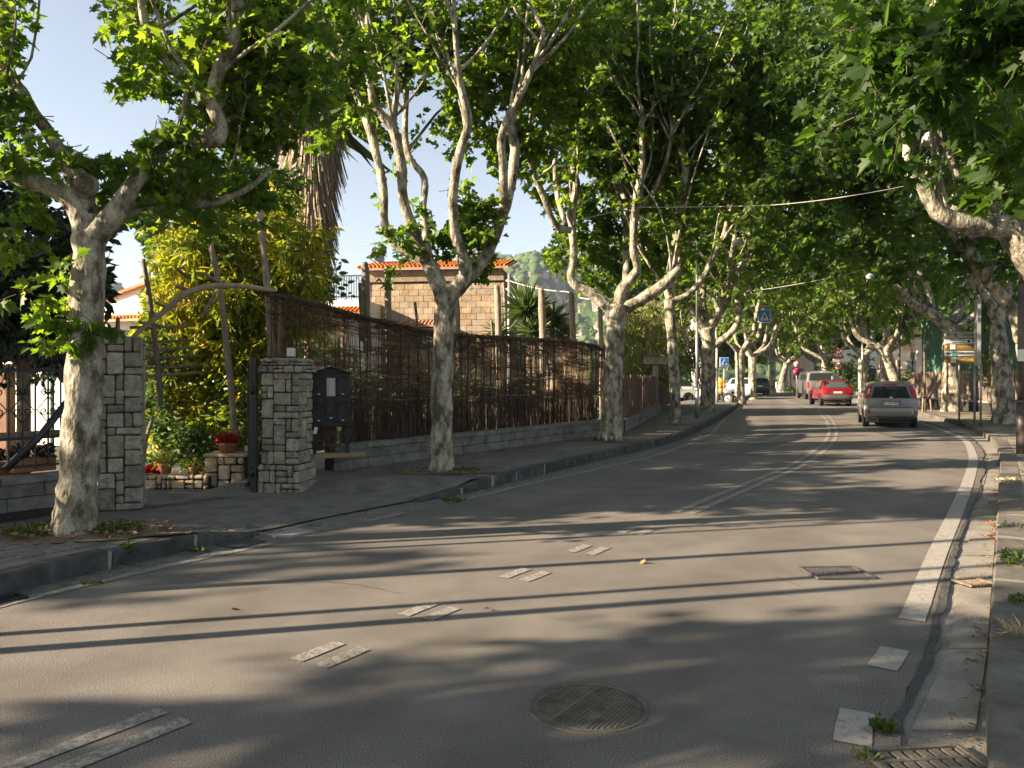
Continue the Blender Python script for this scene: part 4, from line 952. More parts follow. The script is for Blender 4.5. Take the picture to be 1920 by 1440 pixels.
# low wall of grey blocks, left and right of the drive
def block_wall(name, label, P0, P1, z0a, z0b, h, seed, th=.22, bl=.55, rows=2, m=M_block):
    P0 = Vector(P0); P1 = Vector(P1); d = P1 - P0; L = d.length; a = atan2(d.y, d.x); u = d / L
    t = thing(name, label, 'wall', (P0.x, P0.y, z0a)); rg = random.Random(seed)
    core = MB(); c = (P0 + P1) / 2; nrm = Vector((u.y, -u.x, 0))
    P = []
    for k in range(2):
        q = P0 if k == 0 else P1; z = z0a if k == 0 else z0b
        P.append([(q.x - nrm.x * th / 2, q.y - nrm.y * th / 2, z - .3), (q.x - nrm.x * th / 2, q.y - nrm.y * th / 2, z + h - .02), (q.x + nrm.x * th * .42, q.y + nrm.y * th * .42, z + h - .02), (q.x + nrm.x * th * .42, q.y + nrm.y * th * .42, z - .3)])
    core.add(P[0] + P[1], [(0, 1, 2, 3), (7, 6, 5, 4), (0, 4, 5, 1), (1, 5, 6, 2), (2, 6, 7, 3)]); core.build('core', M_joint, t)
    capn = .09; hh = (h - capn) / rows; sl = atan2(z0b - z0a, L)
    M = Matrix.Rotation(a, 3, 'Z') @ Matrix.Rotation(-sl, 3, 'Y')
    for r in range(rows + 1):
        s = 0.0 if r % 2 else -bl * .4
        while s < L:
            ln = bl * rg.uniform(.8, 1.2) * (1.5 if r == rows else 1); s0 = max(0, s); s1 = min(L, s + ln)
            if s1 - s0 > .08:
                sm_ = (s0 + s1) / 2; q = P0 + u * sm_; z = z0a + (z0b - z0a) * sm_ / L
                if r < rows: cz = z + hh * (r + .5); hz = hh - .008; tt = th
                else: cz = z + h - capn / 2; hz = capn; tt = th + .05
                mb = MB(); mb.cbox((q.x + nrm.x * .012, q.y + nrm.y * .012, cz), (s1 - s0 - .008, tt + rg.uniform(-.006, .01), hz), ch=.008, M=M, jit=.003); mb.build('block' if r < rows else 'coping_stone', m, t)
            s += ln
    return t
def WL(y): return Vector((at_y(wallL, y), y, 0))
block_wall('block_wall', 'low grey block wall under the wrought iron railing', (-9.0, 5.0, 0), (-5.42, 10.25, 0), .14, .14, .42, 3)
block_wall('block_wall', 'long low block wall under the brushwood fence', (-3.05, 13.3, 0), (3.05, 22.5, 0), .15, .15, .44, 4)
block_wall('block_wall', 'short low block wall under the reddish board fence', (3.1, 22.6, 0), (5.9, 32.3, 0), .16, .24, .38, 6, bl=.8)
b = MB(); b.cbox((-2.83, 12.95, .47), (.85, .28, .07), .55, ch=.01); solo('stone_ledge', b, M_tufa, 'pinkish stone ledge below the letterboxes', 'ledge')

# wrought iron railing, left
def spiral(mb, c, u, v, r, turns=1.4, th=.009, sgn=1):
    pts = []
    for k in range(16):
        t = k / 15; a = turns * 2 * pi * t; rr_ = r * (1 - .8 * t); pts.append(Vector(c) + Vector(u) * (rr_ * cos(a) - r) * 1.0 + Vector(v) * (rr_ * sin(a)) * sgn)
    mb.tube(pts, th, 4, smooth=True); return mb
rt = thing('iron_railing', 'black wrought iron railing with scrolls on the low wall at the left edge', 'railing', (-9.0, 5.0, .55))
ra = Vector((-9.0, 5.0, 0)); rb = Vector((-5.46, 10.2, 0)); ru = (rb - ra).normalized(); rL = (rb - ra).length; raz = atan2(ru.y, ru.x)
def rp(s, z): q = ra + ru * s; return Vector((q.x, q.y, z))
for z, hgt in ((.66, .03), (1.0, .035), (1.82, .045)):
    m = MB(); c = rp(rL / 2, z); m.box(c, (rL, .035, hgt), raz); m.build('rail', M_iron, rt)
s = rL - .16; k = 0
while s > .3:
    m = MB(); m.box(rp(s, 1.26), (.018, .018, 1.28 if k % 2 else 1.2), raz); m.build('bar', M_iron, rt)
    if s > 2.4:
        m = MB(); u = ru; v = Vector((0, 0, 1))
        if k % 2 == 0:
            for sg in (-1, 1):
                spiral(m, rp(s, 1.55) + u * .0, u * sg, v, .045); spiral(m, rp(s, 1.32), u * sg, v, .05, sgn=-1); spiral(m, rp(s, .86), u * sg, v, .045)
                m.tube([rp(s, 1.5), rp(s + sg * .07, 1.66), rp(s + sg * .13, 1.8)], .008, 4); m.tube([rp(s, 1.5), rp(s + sg * .13, 1.34), rp(s, 1.18)], .008, 4)
            m.tube([rp(s, .8), rp(s, 1.8)], .011, 4); m.tube([rp(s - .05, 1.55), rp(s + .05, 1.55)], .008, 4); m.build('scroll', M_iron, rt)
        else:
            for sg in (-1, 1): spiral(m, rp(s, 1.98), u * sg, v, .075); m.tube([rp(s + sg * .02, 1.84), rp(s + sg * .1, 1.92), rp(s + sg * .16, 2.04)], .008, 4); spiral(m, rp(s + sg * .12, 2.1), u * sg, v, .05)
            m.build('crest_scroll', M_iron, rt)
    s -= .15; k += 1
for s in (rL - .02, rL - 2.0, rL - 4.0):
    m = MB(); m.cbox(rp(s, 1.38), (.075, .075, 1.7), raz); m.build('post', M_darkmetal, rt)
m = MB(); m.tube([rp(rL - .08, 1.62), rp(rL - .55, 1.02), rp(rL - .95, .64)], .045, 6); m.build('diagonal_brace', M_darkmetal, rt)
m = MB(); m.cbox(rp(rL - .45, 1.02) + Vector((-.15, .25, 0)), (1.4, .05, .09), raz); solo('plank', m, M_wood_grey, 'weathered plank leaning across behind the iron railing', 'plank')

# poles and the curved branch over the gate
def pole(label, pts, D, m=M_wood_grey, name='wooden_pole', drift=0, group='rough wooden poles in the garden', n=7):
    P = [R(p[0], p[1], D + drift * i) for i, p in enumerate(pts)]; PP = smooth_line(P, 4); k = len(PP)
    rr = [pts[min(i // 4, len(pts) - 1)][2] * D / F for i in range(k)]
    mb = MB(); mb.tube(PP, rr, n, wob=.25, seed=D + pts[0][0]); return solo(name, mb, m, label, 'pole', group)
pole('slanting pole from the flower plinth up through the yellow bush', [(443, 868, 6.5), (436, 760, 6), (424, 640, 5.5), (412, 540, 5.5), (398, 470, 5), (381, 388, 4)], 12.9)
pole('upright pole left of the curved branch joint, right of the yellow bush', [(512, 690, 7), (508, 640, 7), (503, 560, 6.5), (496, 480, 6), (487, 392, 5)], 13.0)
pole('thin leaning pole beyond the tall pillar, against the white house', [(300, 760, 5.5), (297, 700, 5.5), (284, 590, 5), (276, 530, 4.5), (268, 486, 4)], 13.2)
pole('short stake rising behind the tall gate pillar', [(219, 660, 4), (221, 595, 3.5)], 13.0)
pole('lower thin pole inside the gate beside the tall pillar', [(268, 880, 4), (272, 830, 3.5), (288, 780, 3)], 12.6)
mb = MB(); P = smooth_line([R(a, b_, 11.6 + q * .12) for q, (a, b_) in enumerate(((236, 646), (262, 620), (300, 590), (340, 556), (372, 542), (410, 536), (460, 537), (500, 543), (516, 545)))], 4)
mb.tube(P, [(.026 + .022 * sin(pi * i / len(P))) * 1.0 for i in range(len(P))], 9, wob=.3, seed=2); t = thing('curved_branch', 'bleached branch arching over the gateway', 'branch', tuple(P[0])); mb.build('bough', M_wood_pale, t)
for (a, b_, c_, d2) in ((330, 538, 360, 545), (383, 512, 410, 530), (292, 568, 318, 578), (260, 604, 305, 612), (376, 598, 404, 548), (332, 504, 356, 522)):
    q0 = R(a, b_, 12.1); q1 = R(c_, d2, 12.35); m = MB(); m.tube([q0, (q0 + q1) / 2, q1], .024, 6); m.build('side_stick', M_wood_grey, t)
for k, yy in enumerate((612, 640, 655, 672, 690, 706)):
    _lab = ['top', 'second', 'third', 'fourth', 'fifth', 'lowest'][k] + ' slat of the small trellis behind the tall gate pillar'
    q = R(262, yy + 2, 12.8); m = MB(); m.tube([q + Vector((-.15, 0, 0)), q + Vector((.75, 1.6, .12))], .028, 6); o = solo('lattice_rail', m, M_wood_grey, _lab, 'slat', 'slats behind the tall pillar')

# brushwood fence
def FT(y):
    """top height of the screen at depth y"""
    pts = [(12.4, 3.05), (13.0, 2.98), (14.3, 2.76), (15.6, 2.6), (17.5, 2.6), (18.8, 2.6), (20.2, 2.62), (21.0, 2.58), (21.7, 2.47), (22.6, 2.35)]
    for a, b in zip(pts[:-1], pts[1:]):
        if a[0] <= y <= b[0]: return a[1] + (b[1] - a[1]) * (y - a[0]) / (b[0] - a[0])
    return pts[0][1] if y < 12.4 else pts[-1][1]
F0 = Vector((-3.85, 12.45, 0)); F1 = Vector((3.08, 22.55, 0)); fu = (F1 - F0).normalized(); fL = (F1 - F0).length; fn = Vector((fu.y, -fu.x, 0)); faz = atan2(fu.y, fu.x)
def fp(s, z, o=0.0): q = F0 + fu * s + fn * o; return Vector((q.x, q.y, z))
ft = thing('brushwood_fence', 'tall brushwood and reed fence sagging between dark stakes on the long low wall', 'fence', (F0.x, F0.y, .55))
rg = random.Random(9)
for k in range(46):
    s = .1 + k * fL / 46 + rg.uniform(-.05, .05); y = fp(s, 0).y; h = FT(y); m = MB()
    m.tube([fp(s, .5, .03), fp(s + rg.uniform(-.03, .03), .5 + (h - .5) * .5, .035), fp(s + rg.uniform(-.03, .03), h + rg.uniform(-.05, .03), .03)], rg.uniform(.009, .019), 5, wob=.2); m.build('stake', M_reed_dark, ft)
for k in range(9):
    s = .35 + k * fL / 9 + rg.uniform(-.1, .1); y = fp(s, 0).y; m = MB(); m.tube([fp(s, .5, -.05), fp(s, 1.6, -.06), fp(s + .03, FT(y) - .02, -.05)], rg.uniform(.035, .05), 7, wob=.25, seed=k); m.build('post', M_wood_grey, ft)
for frac, rad in ((1.0, .042), (.56, .018), (.38, .014)):
    pts = [fp(s_, .5 + (FT(fp(s_, 0).y) - .5) * frac + rg.uniform(-.02, .02), .01) for s_ in np.linspace(0, fL, 24)]
    for a in range(0, 23, 3):
        m = MB(); m.tube(smooth_line(pts[a:min(a + 4, 24)], 3), rad, 7, wob=.45, seed=a); m.build('rail', M_reed_dark if frac == 1 else M_wood_grey, ft)
# heather bundle on the top rail
def sticks(name, m, root, n, gen, rad=(.003, .007), seed=1, parent=None):
    rg_ = np.random.default_rng(seed); O = []; E = []
    for k in range(n):
        a, b = gen(rg_); O.append(tuple(a)); E.append(tuple(b))
    O = np.array(O); E = np.array(E); off = np.array(tuple(ORG[root.name])) if root is not None else 0
    me = twig_mesh(name, m, O - off, E - off, rg_.uniform(rad[0], rad[1], (n, 1)))
    o = link(name, me, root); o['kind'] = 'stuff'; return o
def g1(r):
    s = r.uniform(-.1, fL); z = FT(fp(s, 0).y) + r.normal(0, .03); return fp(s, z, r.normal(0, .03)), fp(s + r.uniform(.2, .6), FT(fp(min(s + .4, fL), 0).y) + r.normal(0, .045), r.normal(0, .04))
sticks('heather_bundle', M_reed_dark, ft, 900, g1, (.004, .010), 1)
def g2(r):   # woven brush, upper part, with openings
    while True:
        s = r.uniform(0, fL); y = fp(s, 0).y; z = r.uniform(1.15, FT(y)); t_ = (z - 1.15) / (FT(y) - 1.15)
        dens = mnoise.noise(Vector((s * .9, z * 3.2, 4))) + mnoise.noise(Vector((s * 2.5, z * 9, 1))) * .5
        if dens > -.16 - .3 * (t_ > .85) + .20 * (.3 < t_ < .8): break
    L = r.uniform(.2, .7); sl = r.normal(-.04, .12); return fp(s, z, r.normal(0, .025)), fp(s + L, z + L * sl, r.normal(0, .03))
sticks('woven_brush', M_reed, ft, 5200, g2, (.004, .011), 2)
def g3(r):   # upright reeds, lower part
    while True:
        s = r.uniform(0, fL)
        if mnoise.noise(Vector((s * 1.6, 0, 9))) > -.42: break
    h = 1.45 + .3 * mnoise.noise(Vector((s * .8, 3, 3))) + r.normal(0, .12); return fp(s, .5, r.normal(0, .015)), fp(s + r.normal(0, .03), h, r.normal(0, .02))
sticks('upright_reeds', M_reed_dark, ft, 2600, g3, (.004, .010), 3)
def g4(r):
    s = r.uniform(0, fL); z = r.uniform(1.2, FT(fp(s, 0).y)); return fp(s, z, .02), fp(s + r.normal(0, .05), z + r.uniform(.25, .8) * (1 if z < 2 else -1), .02)
sticks('upright_brush', M_reed, ft, 1500, g4, (.003, .007), 4)

# board fence
bt = thing('board_fence', 'old reddish board fence with ragged tops past the third plane tree', 'fence', (3.1, 22.6, .5))
B0 = Vector((3.12, 22.65, 0)); B1 = Vector((8.0, 40.5, 0)); bu = (B1 - B0).normalized(); bL = (B1 - B0).length; baz = atan2(bu.y, bu.x); s = 0; rg = random.Random(31)
while s < bL:
    wd = rg.uniform(.16, .30); q = B0 + bu * (s + wd / 2); h = 1.74 + rg.uniform(-.07, .06); z0 = (.55 if s < 10 else .2) + gz(0, q.y); m = MB()
    m.cbox((q.x, q.y, (h + z0) / 2), (wd - .012, .03, h - z0), baz + rg.uniform(-.05, .05), ch=.004, jit=.012); m.build('board', M_board, bt); s += wd
m = MB(); c = (B0 + B1) / 2; m.box((c.x - .04, c.y, 1.5), (bL, .04, .07), baz); m.box((c.x - .04, c.y, .8), (bL, .04, .07), baz); m.build('rail', M_board, bt)
# box sign on a post behind the boards
q = R(1229, 677, 33); t = thing('notice_board', 'grey wooden board on a post above the reddish board fence', 'board', (q.x, q.y, .2))
m = MB(); m.cbox((q.x, q.y, q.z), (.98, .16, .26), .1, ch=.01, jit=.01); m.build('board', M_wood_grey, t); m = MB(); m.cbox((q.x, q.y + .02, 1.25), (.22, .14, 1.85), .1); m.build('post', M_wood_grey, t)
m = MB(); m.cbox((q.x, q.y, q.z + .14), (1.05, .22, .03), .1); m.build('top_plank', M_wood_grey, t)

# letterboxes
q = Vector((-2.93, 12.88, 0)); yw = radians(14)
t = thing('letterboxes', 'black metal cluster of letterboxes with a gabled top beside the stone pillar', 'letterbox', (q.x, q.y, .5), yw)
W = .60; m = MB(); m.cbox((0, 0, .86), (W, .20, .86), ch=.01); m.build('cabinet', M_iron, t, local=True)
m = MB()
for sg in (-1, 1): m.cbox((sg * W * .26, -.02, 1.345), (W * .60, .30, .025), M=Matrix.Rotation(sg * .33, 3, 'Y'))
m.add([(-W / 2, -.09, 1.27), (W / 2, -.09, 1.27), (0, -.09, 1.40), (-W / 2, .09, 1.27), (W / 2, .09, 1.27), (0, .09, 1.40)], [(0, 1, 2), (5, 4, 3), (0, 2, 5, 3), (1, 4, 5, 2)]); m.build('gable', M_iron, t, local=True)
for sg in (-1, 1): m = MB(); m.cbox((sg * (W / 2 - .04), 0, .22), (.07, .10, .46)); m.build('leg', M_iron, t, local=True)
for (x, z) in ((-.19, 1.08), (.19, 1.08), (-.19, .66), (0, .70), (.19, .66)):
    m = MB(); m.cbox((x, -.108, z), (.165, .02, .32 if x else .34), ch=.006); d = m.build('door', M_iron, t, local=True)
    m = MB(); m.lathe([(.075, 0), (.075, .018), (.055, .018), (.055, 0)], (x, -.118, z + .09), 12, M=Matrix.Rotation(radians(90), 3, 'X'), a0=0, a1=pi); m.build('slot_hood', M_iron, d, local=True)
    m = MB(); m.cbox((x, -.122, z - .12), (.035, .006, .014)); m.build('name_plate', M_white_plastic, d, local=True)
m = MB(); m.cbox((0, -.108, 1.07), (.14, .02, .30), ch=.01); m.build('notice_frame', M_galv, t, local=True)
m = MB(); m.cbox((.012, -.122, 1.06), (.09, .004, .24)); m.build('notice', M_sign_beige, t, local=True)
m = MB(); m.cbox((-.24, -.11, .38), (.055, .01, .11), M=Matrix.Rotation(.2, 3, 'Y')); m.build('paper', M_white_plastic, t, local=True)
def gp(r):
    x = r.uniform(-.24, .24); z = r.uniform(.0, .40); a = r.uniform(0, 3); return (x, .05 + r.normal(0, .02), z), (x + .06 * cos(a), .05 + r.normal(0, .02), z + .06 * sin(a))
tt = sticks('dead_twigs', M_reed, None, 500, gp, (.002, .005), 8); tt.location = (q.x, q.y, .5); tt.rotation_euler = (0, 0, yw)
tag(tt, 'tangle of dead brown twigs under the black letterboxes', 'twigs', kind='stuff')

# ------------------------------------------------------------- drive, low rubble wall, plinth, pots
def poly_sheet(name, pts, z, m):
    mb = MB(); mb.v = [(x, y, z) for x, y in pts]; mb.f = [tuple(range(len(pts)))]; mb.m = [0]; mb.sm = [False]; return tag(mb.build(name, m), kind='structure')
M_drive = mat('drive_slabs', [(.075, .078, .082), (.11, .112, .115)], scale=2, rough=.8, bump=.4, bscale=30)
poly_sheet('driveway', [(-5.2, 10.0), (-3.2, 11.6), (-3.6, 17), (-9, 17), (-8, 12)], .012, M_drive)
m = MB(); m.cbox((-4.25, 10.98, .015), (1.5, .22, .05), radians(52)); solo('threshold', m, M_kerb, 'flat stone threshold between the two gate pillars', 'threshold')
pc = R(431, 900, 12.6); t = thing('stone_plinth', 'squat plinth of warm rounded stones under the red flower bowl', 'plinth', (pc.x, pc.y, .02))
m = MB(); m.cbox((pc.x, pc.y, .26), (.56, .45, .48)); m.build('core', M_joint, t)
face_stones(t, Vector((pc.x - .30, pc.y - .23, .02)), (1, 0, 0), (0, 0, 1), .60, .47, 77, m=M_rubble, cell=.16, nrm=Vector((0, -1, 0)), depth=.05, gap=.02)
m = MB(); m.cbox((pc.x, pc.y, .515), (.66, .52, .05), ch=.012); m.build('top_slab', M_rubble, t)
lw = R(340, 915, 12.4); t = thing('rubble_wall', 'knee-high wall of small warm stones inside the gate', 'wall', (lw.x, lw.y, .02))
m = MB(); m.cbox((lw.x, lw.y, .11), (1.0, .25, .2)); m.build('core', M_joint, t)
face_stones(t, Vector((lw.x - .52, lw.y - .14, .01)), (1, 0, 0), (0, 0, 1), 1.0, .22, 88, m=M_rubble, cell=.11, nrm=Vector((0, -1, 0)), depth=.05, gap=.02)
def pot(name, label, c, r, h, cat='pot', m=M_terra):
    t = thing(name, label, cat, tuple(c)); mb = MB()
    mb.lathe([(0, 0), (r * .62, 0), (r * .9, h * .75), (r, h * .8), (r, h), (r * .88, h), (r * .8, h * .85), (0, h * .85)], c, 16); mb.build('pot', m, t); return t
def tuft(root, c, n, r, h, size, m, name='leaves', tmpl=LEAF_LONG, seed=1, droop=.2, up=.8):
    rg_ = np.random.default_rng(seed); a = rg_.uniform(0, 2 * pi, n); rr_ = r * np.sqrt(rg_.uniform(0, 1, n)) * .7
    P = np.stack([rr_ * np.cos(a), rr_ * np.sin(a), rg_.uniform(0, h, n)], 1); T = np.stack([np.cos(a) * rg_.uniform(.2, 1, n), np.sin(a) * rg_.uniform(.2, 1, n), rg_.uniform(-droop, up, n)], 1)
    c = np.array(tuple(c)); off = np.array(tuple(ORG[root.name])) if root is not None else 0 * c
    o = link(name, leaves_mesh(name, m, P + c - off, T, size, tmpl, seed), root); o['kind'] = 'stuff'; return o
c = Vector((pc.x - .03, pc.y, .54)); t = pot('flower_bowl', 'terracotta bowl of red flowers on the stone plinth', c, .17, .16); tuft(t, c + Vector((0, 0, .15)), 260, .22, .10, .07, M_red_flower, 'flowers', LEAF_OVAL, 3); tuft(t, c + Vector((0, 0, .12)), 90, .2, .1, .08, M_leaf_hedge, 'leaves', LEAF_OVAL, 4)
c = R(310, 880, 12.5); c.z = .22; t = pot('plant_pot', 'left potted plant trailing over the rubble wall', c, .12, .17); tuft(t, c + Vector((0, 0, .15)), 160, .2, .12, .16, M_leaf_yel, 'leaves', LEAF_BLADE, 5, .6)
c = R(364, 885, 12.45); c.z = .21; t = pot('plant_pot', 'smaller red pot in the middle of the rubble wall', c, .085, .12); tuft(t, c + Vector((0, 0, .1)), 130, .16, .1, .15, M_leaf_yel, 'leaves', LEAF_BLADE, 6, .4)
c = R(387, 890, 12.4); c.z = .20; t = pot('plant_pot', 'tiny pot against the left side of the stone plinth', c, .05, .12)
c = R(272, 905, 12.6); c.z = .03; t = pot('planter', 'low wide red planter on the ground just inside the tall pillar', c, .24, .2, 'planter'); tuft(t, c + Vector((0, 0, .15)), 120, .22, .1, .12, M_red_flower, 'flowers', LEAF_OVAL, 7)
c = R(463, 868, 12.7); m = MB(); m.lathe([(0, 0), (.035, 0), (.04, .09), (.034, .09), (0, .08)], (c.x, c.y, .545), 10); solo('cup', m, M_white_plastic, 'small white pot on the right end of the plinth', 'pot')
for i, (a, b_, lab) in enumerate(((60, 870, 'dark flower box hanging inside the railing, nearest the post'), (12, 880, 'dark flower box inside the railing at the left edge'))):
    c = R(a, b_, 10.0); t = thing('flower_box', lab, 'flower box', tuple(c)); m = MB(); m.cbox(c, (.5, .2, .18), raz); m.build('box', M_terra, t); tuft(t, c + Vector((0, 0, .08)), 130, .28, .12, .09, M_leaf_dark, 'leaves', LEAF_OVAL, 20 + i); tuft(t, c + Vector((0, 0, .12)), 40, .25, .12, .06, M_red_flower, 'flowers', LEAF_OVAL, 30 + i)

# ------------------------------------------------------------- shrubs and garden trees
def bush(name, label, cat, D, blobs, leaf, size, tmpl, seed, per=9, tl=.35, down=.15, trunk=None, droop=.35, aspect=1.0, up=.5, group=None, base=None, gap=None):
    global LEAFCOUNT
    b0 = base or R(blobs[0][0], blobs[0][1], D); T = Tree(label, D, (b0.x, b0.y, .03), seed, group, name=name, cat=cat, leaf=leaf, leafsize=size, tmpl=tmpl, bark=M_bark_up)
    if trunk:
        for pts in trunk: P, r = T.px(pts); T.limb(P, r, 'stem', n=8)
    for q in blobs: T.pclump(q[0], q[1], q[2], q[3], q[4], dd=(q[5] if len(q) > 5 else T.rng.uniform(-.5, .6)), rd=(q[6] if len(q) > 6 else .6), tl=tl, down=down)
    LEAFCOUNT += T.finish(per, droop=droop, aspect=aspect, up=up, gap=gap); return T
bush('yellow_shrub', 'tall yellow-green shrub with reddish tips inside the gateway', 'shrub', 14.6,
     [(340, 470, 50, 40, 114), (420, 460, 60, 50, 114), (320, 540, 60, 50, 133), (420, 560, 80, 60, 209), (500, 470, 40, 50, 114), (530, 560, 50, 70, 171), (370, 640, 80, 50, 209), (470, 660, 70, 50, 190), (350, 730, 70, 50, 171), (440, 740, 60, 40, 133), (320, 790, 40, 40, 83), (400, 800, 60, 30, 83), (560, 620, 30, 70, 95), (300, 600, 30, 40, 57), (520, 430, 30, 40, 57), (560, 480, 30, 50, 76), (300, 700, 30, 50, 70), (280, 660, 16, 40, 30), (400, 520, 80, 60, 120), (460, 600, 70, 60, 120)],
     M_leaf_yel, .17, LEAF_LONG, 61, per=11, tl=.45, trunk=[[(400, 870, 8), (395, 760, 6), (380, 620, 4)], [(405, 870, 7), (430, 760, 5), (460, 600, 4)]], droop=.9, aspect=1.0, up=.3, base=Vector((-5.3, 14.6, 0)))
bush('dark_hedge', 'dark green shrub at the foot of the yellow one behind the pots', 'shrub', 14.0,
     [(300, 740, 40, 70, 90), (340, 840, 60, 40, 90), (420, 850, 70, 40, 110), (280, 820, 30, 60, 60), (470, 800, 40, 60, 80), (470, 870, 30, 30, 50), (290, 690, 30, 40, 40)],
     M_leaf_hedge, .10, LEAF_OVAL, 62, per=9, tl=.3)
bush('evergreen_tree', 'dense dark broad-leaved tree behind the iron railing at the left edge', 'tree', 11.5,
     [(40, 480, 90, 90, 240), (130, 470, 60, 60, 130), (30, 580, 80, 50, 150), (110, 570, 40, 50, 90), (60, 640, 60, 30, 60), (-80, 500, 90, 120, 200), (20, 410, 90, 40, 90), (150, 540, 40, 60, 80), (-40, 620, 80, 50, 80)],
     M_leaf_dark, .17, LEAF_OVAL, 63, per=9, tl=.42, trunk=[[(40, 900, 14), (45, 760, 12), (40, 600, 10)], [(44, 700, 8), (90, 600, 6), (120, 520, 4)]], base=Vector((-7.1, 11.5, 0)))
bush('magnolia_tree', 'glossy dark tree behind the yellow shrub and below the shaggy palm trunk', 'tree', 16.5,
     [(480, 420, 60, 50, 110), (520, 440, 30, 60, 60), (400, 400, 60, 40, 90), (606, 520, 20, 22, 26), (300, 430, 50, 40, 60), (530, 560, 40, 40, 50), (270, 400, 30, 40, 30), (330, 360, 60, 40, 60), (500, 340, 50, 40, 70), (420, 330, 50, 40, 60)],
     M_leaf_hedge, .16, LEAF_OVAL, 64, per=9, tl=.5, trunk=[[(520, 800, 9), (510, 640, 8), (490, 470, 7)]], base=Vector((-4.9, 16.5, 0)))
bush('garden_bushes', 'low green bushes glimpsed through the brushwood fence', 'bushes', 17.5,
     [(640, 780, 50, 60, 60), (720, 760, 50, 70, 60), (800, 740, 50, 60, 60), (900, 740, 60, 60, 70), (980, 740, 50, 60, 60), (1060, 730, 50, 50, 60)], M_leaf_hedge, .12, LEAF_OVAL, 65, per=8, tl=.4, base=Vector((-2, 20, 0)))['kind'] if False else None
bt2 = bush('garden_shrub', 'green garden shrubs half hidden behind the left stretch of brushwood fence', 'shrub', 18.0,
     [(640, 740, 40, 70, 60), (710, 770, 60, 70, 60), (590, 620, 14, 60, 30)], M_leaf_hedge, .13, LEAF_OVAL, 65, per=8, tl=.4, base=Vector((-3.6, 18, 0)))
bush('garden_shrub', 'green garden shrubs half hidden behind the right stretch of brushwood fence', 'shrub', 25.0,
     [(900, 740, 60, 40, 60), (980, 750, 60, 40, 60), (1060, 735, 60, 40, 60), (830, 740, 40, 40, 30)], M_leaf_hedge, .15, LEAF_OVAL, 66, per=8, tl=.5, base=Vector((0, 25, 0)))
bush('weeping_tree', 'tree with hanging yellow-green foliage behind the reddish board fence', 'tree', 36,
     [(1180, 620, 30, 50, 80, 0, 2), (1230, 600, 40, 50, 120, 0, 2), (1200, 670, 50, 30, 110, 0, 2), (1280, 640, 30, 60, 90, 1, 2), (1160, 590, 20, 40, 40, 0, 2), (1255, 670, 40, 30, 80, 0, 2), (1130, 640, 14, 40, 24, 0, 1.5)],
     M_leaf_willow, .24, LEAF_LONG, 67, per=10, tl=.9, down=1.2, droop=1.2, trunk=[[(1210, 720, 6), (1208, 660, 5), (1215, 600, 4)]], base=Vector((6, 36, 0)))

# shaggy palm
c = R(583, 0, 21.5); t = thing('palm_tree', 'tall palm trunk with a shaggy skirt of dead fronds', 'palm tree', (c.x, 21.5, .05))
m = MB(); prof = [(.20, .05), (.19, 2.4), (.20, 4.4), (.30, 4.9), (.42, 5.8), (.50, 6.8), (.62, 7.8), (.66, 8.6), (.5, 9.3), (.2, 9.5)]
pts = [Vector((c.x + .02 * sin(z * 3), 21.5, z)) for _, z in prof]; PP = smooth_line(pts, 4); rr = []
for i in range(len(PP)): j = min(i // 4, len(prof) - 1); j2 = min(j + 1, len(prof) - 1); rr.append(prof[j][0] + (prof[j2][0] - prof[j][0]) * (i % 4) / 4)
m.tube(PP, rr, 26, wob=.25, seed=4); m.build('trunk', M_palm, t)
def gq(r):
    z = r.uniform(4.6, 9.2); a = r.uniform(0, 2 * pi); R0 = .22 + (z - 4.4) * .10; L = r.uniform(.5, 1.3)
    p = Vector((c.x + cos(a) * R0, 21.5 + sin(a) * R0, z)); return p, p + Vector((cos(a) * .28 * L, sin(a) * .28 * L, -L))
o = sticks('dead_fronds', M_palm, t, 1500, gq, (.008, .03), 12)
N = 260; rg_ = np.random.default_rng(3); a = rg_.uniform(0, 2 * pi, N); P = np.stack([c.x + .3 * np.cos(a), 21.5 + .3 * np.sin(a), rg_.uniform(8.6, 10.4, N)], 1); Tn = np.stack([np.cos(a), np.sin(a), rg_.uniform(-.7, 1.1, N)], 1)
o = link('fronds', leaves_mesh('fronds', M_yucca, P - np.array(tuple(ORG[t.name])), Tn, 1.9, LEAF_BLADE, 4, aspect=2.2), t); o['kind'] = 'stuff'
# yuccas
def yucca(label, px, py, D, r, n, seed, stem=True, group='yuccas behind the brushwood fence'):
    c = R(px, py, D); t = thing('yucca', label, 'yucca', (c.x, c.y, .05), 0, group); rg_ = np.random.default_rng(seed)
    m = MB(); m.tube([(c.x, c.y, .05), (c.x + .05, c.y, c.z * .5), tuple(c)], .09, 8, wob=.2); m.build('stem', M_bark_up, t)
    ph = rg_.uniform(0, 2 * pi, n); ct = rg_.uniform(-.75, 1, n); st = np.sqrt(1 - ct ** 2); T = np.stack([st * np.cos(ph), st * np.sin(ph), ct], 1)
    P = np.tile(np.array(tuple(c)), (n, 1)) + T * .06; o = link('leaves', leaves_mesh('leaves', M_yucca, P - np.array(tuple(ORG[t.name])), T, r, LEAF_BLADE, seed, aspect=1.5, szj=.2), t); o['kind'] = 'stuff'
yucca('large yucca rosette rising above the fence between two poles', 990, 582, 25, .85, 300, 1)
yucca('lower yucca head at the foot of the large one', 1000, 622, 24.6, .62, 200, 2)
yucca('right yucca head leaning out from behind the pole', 1035, 600, 25.6, .68, 200, 3)
yucca('small yucca tuft further right above the fence', 1060, 630, 25, .5, 110, 4)
yucca('small yucca tuft left of the large rosette', 934, 622, 25, .55, 90, 5)

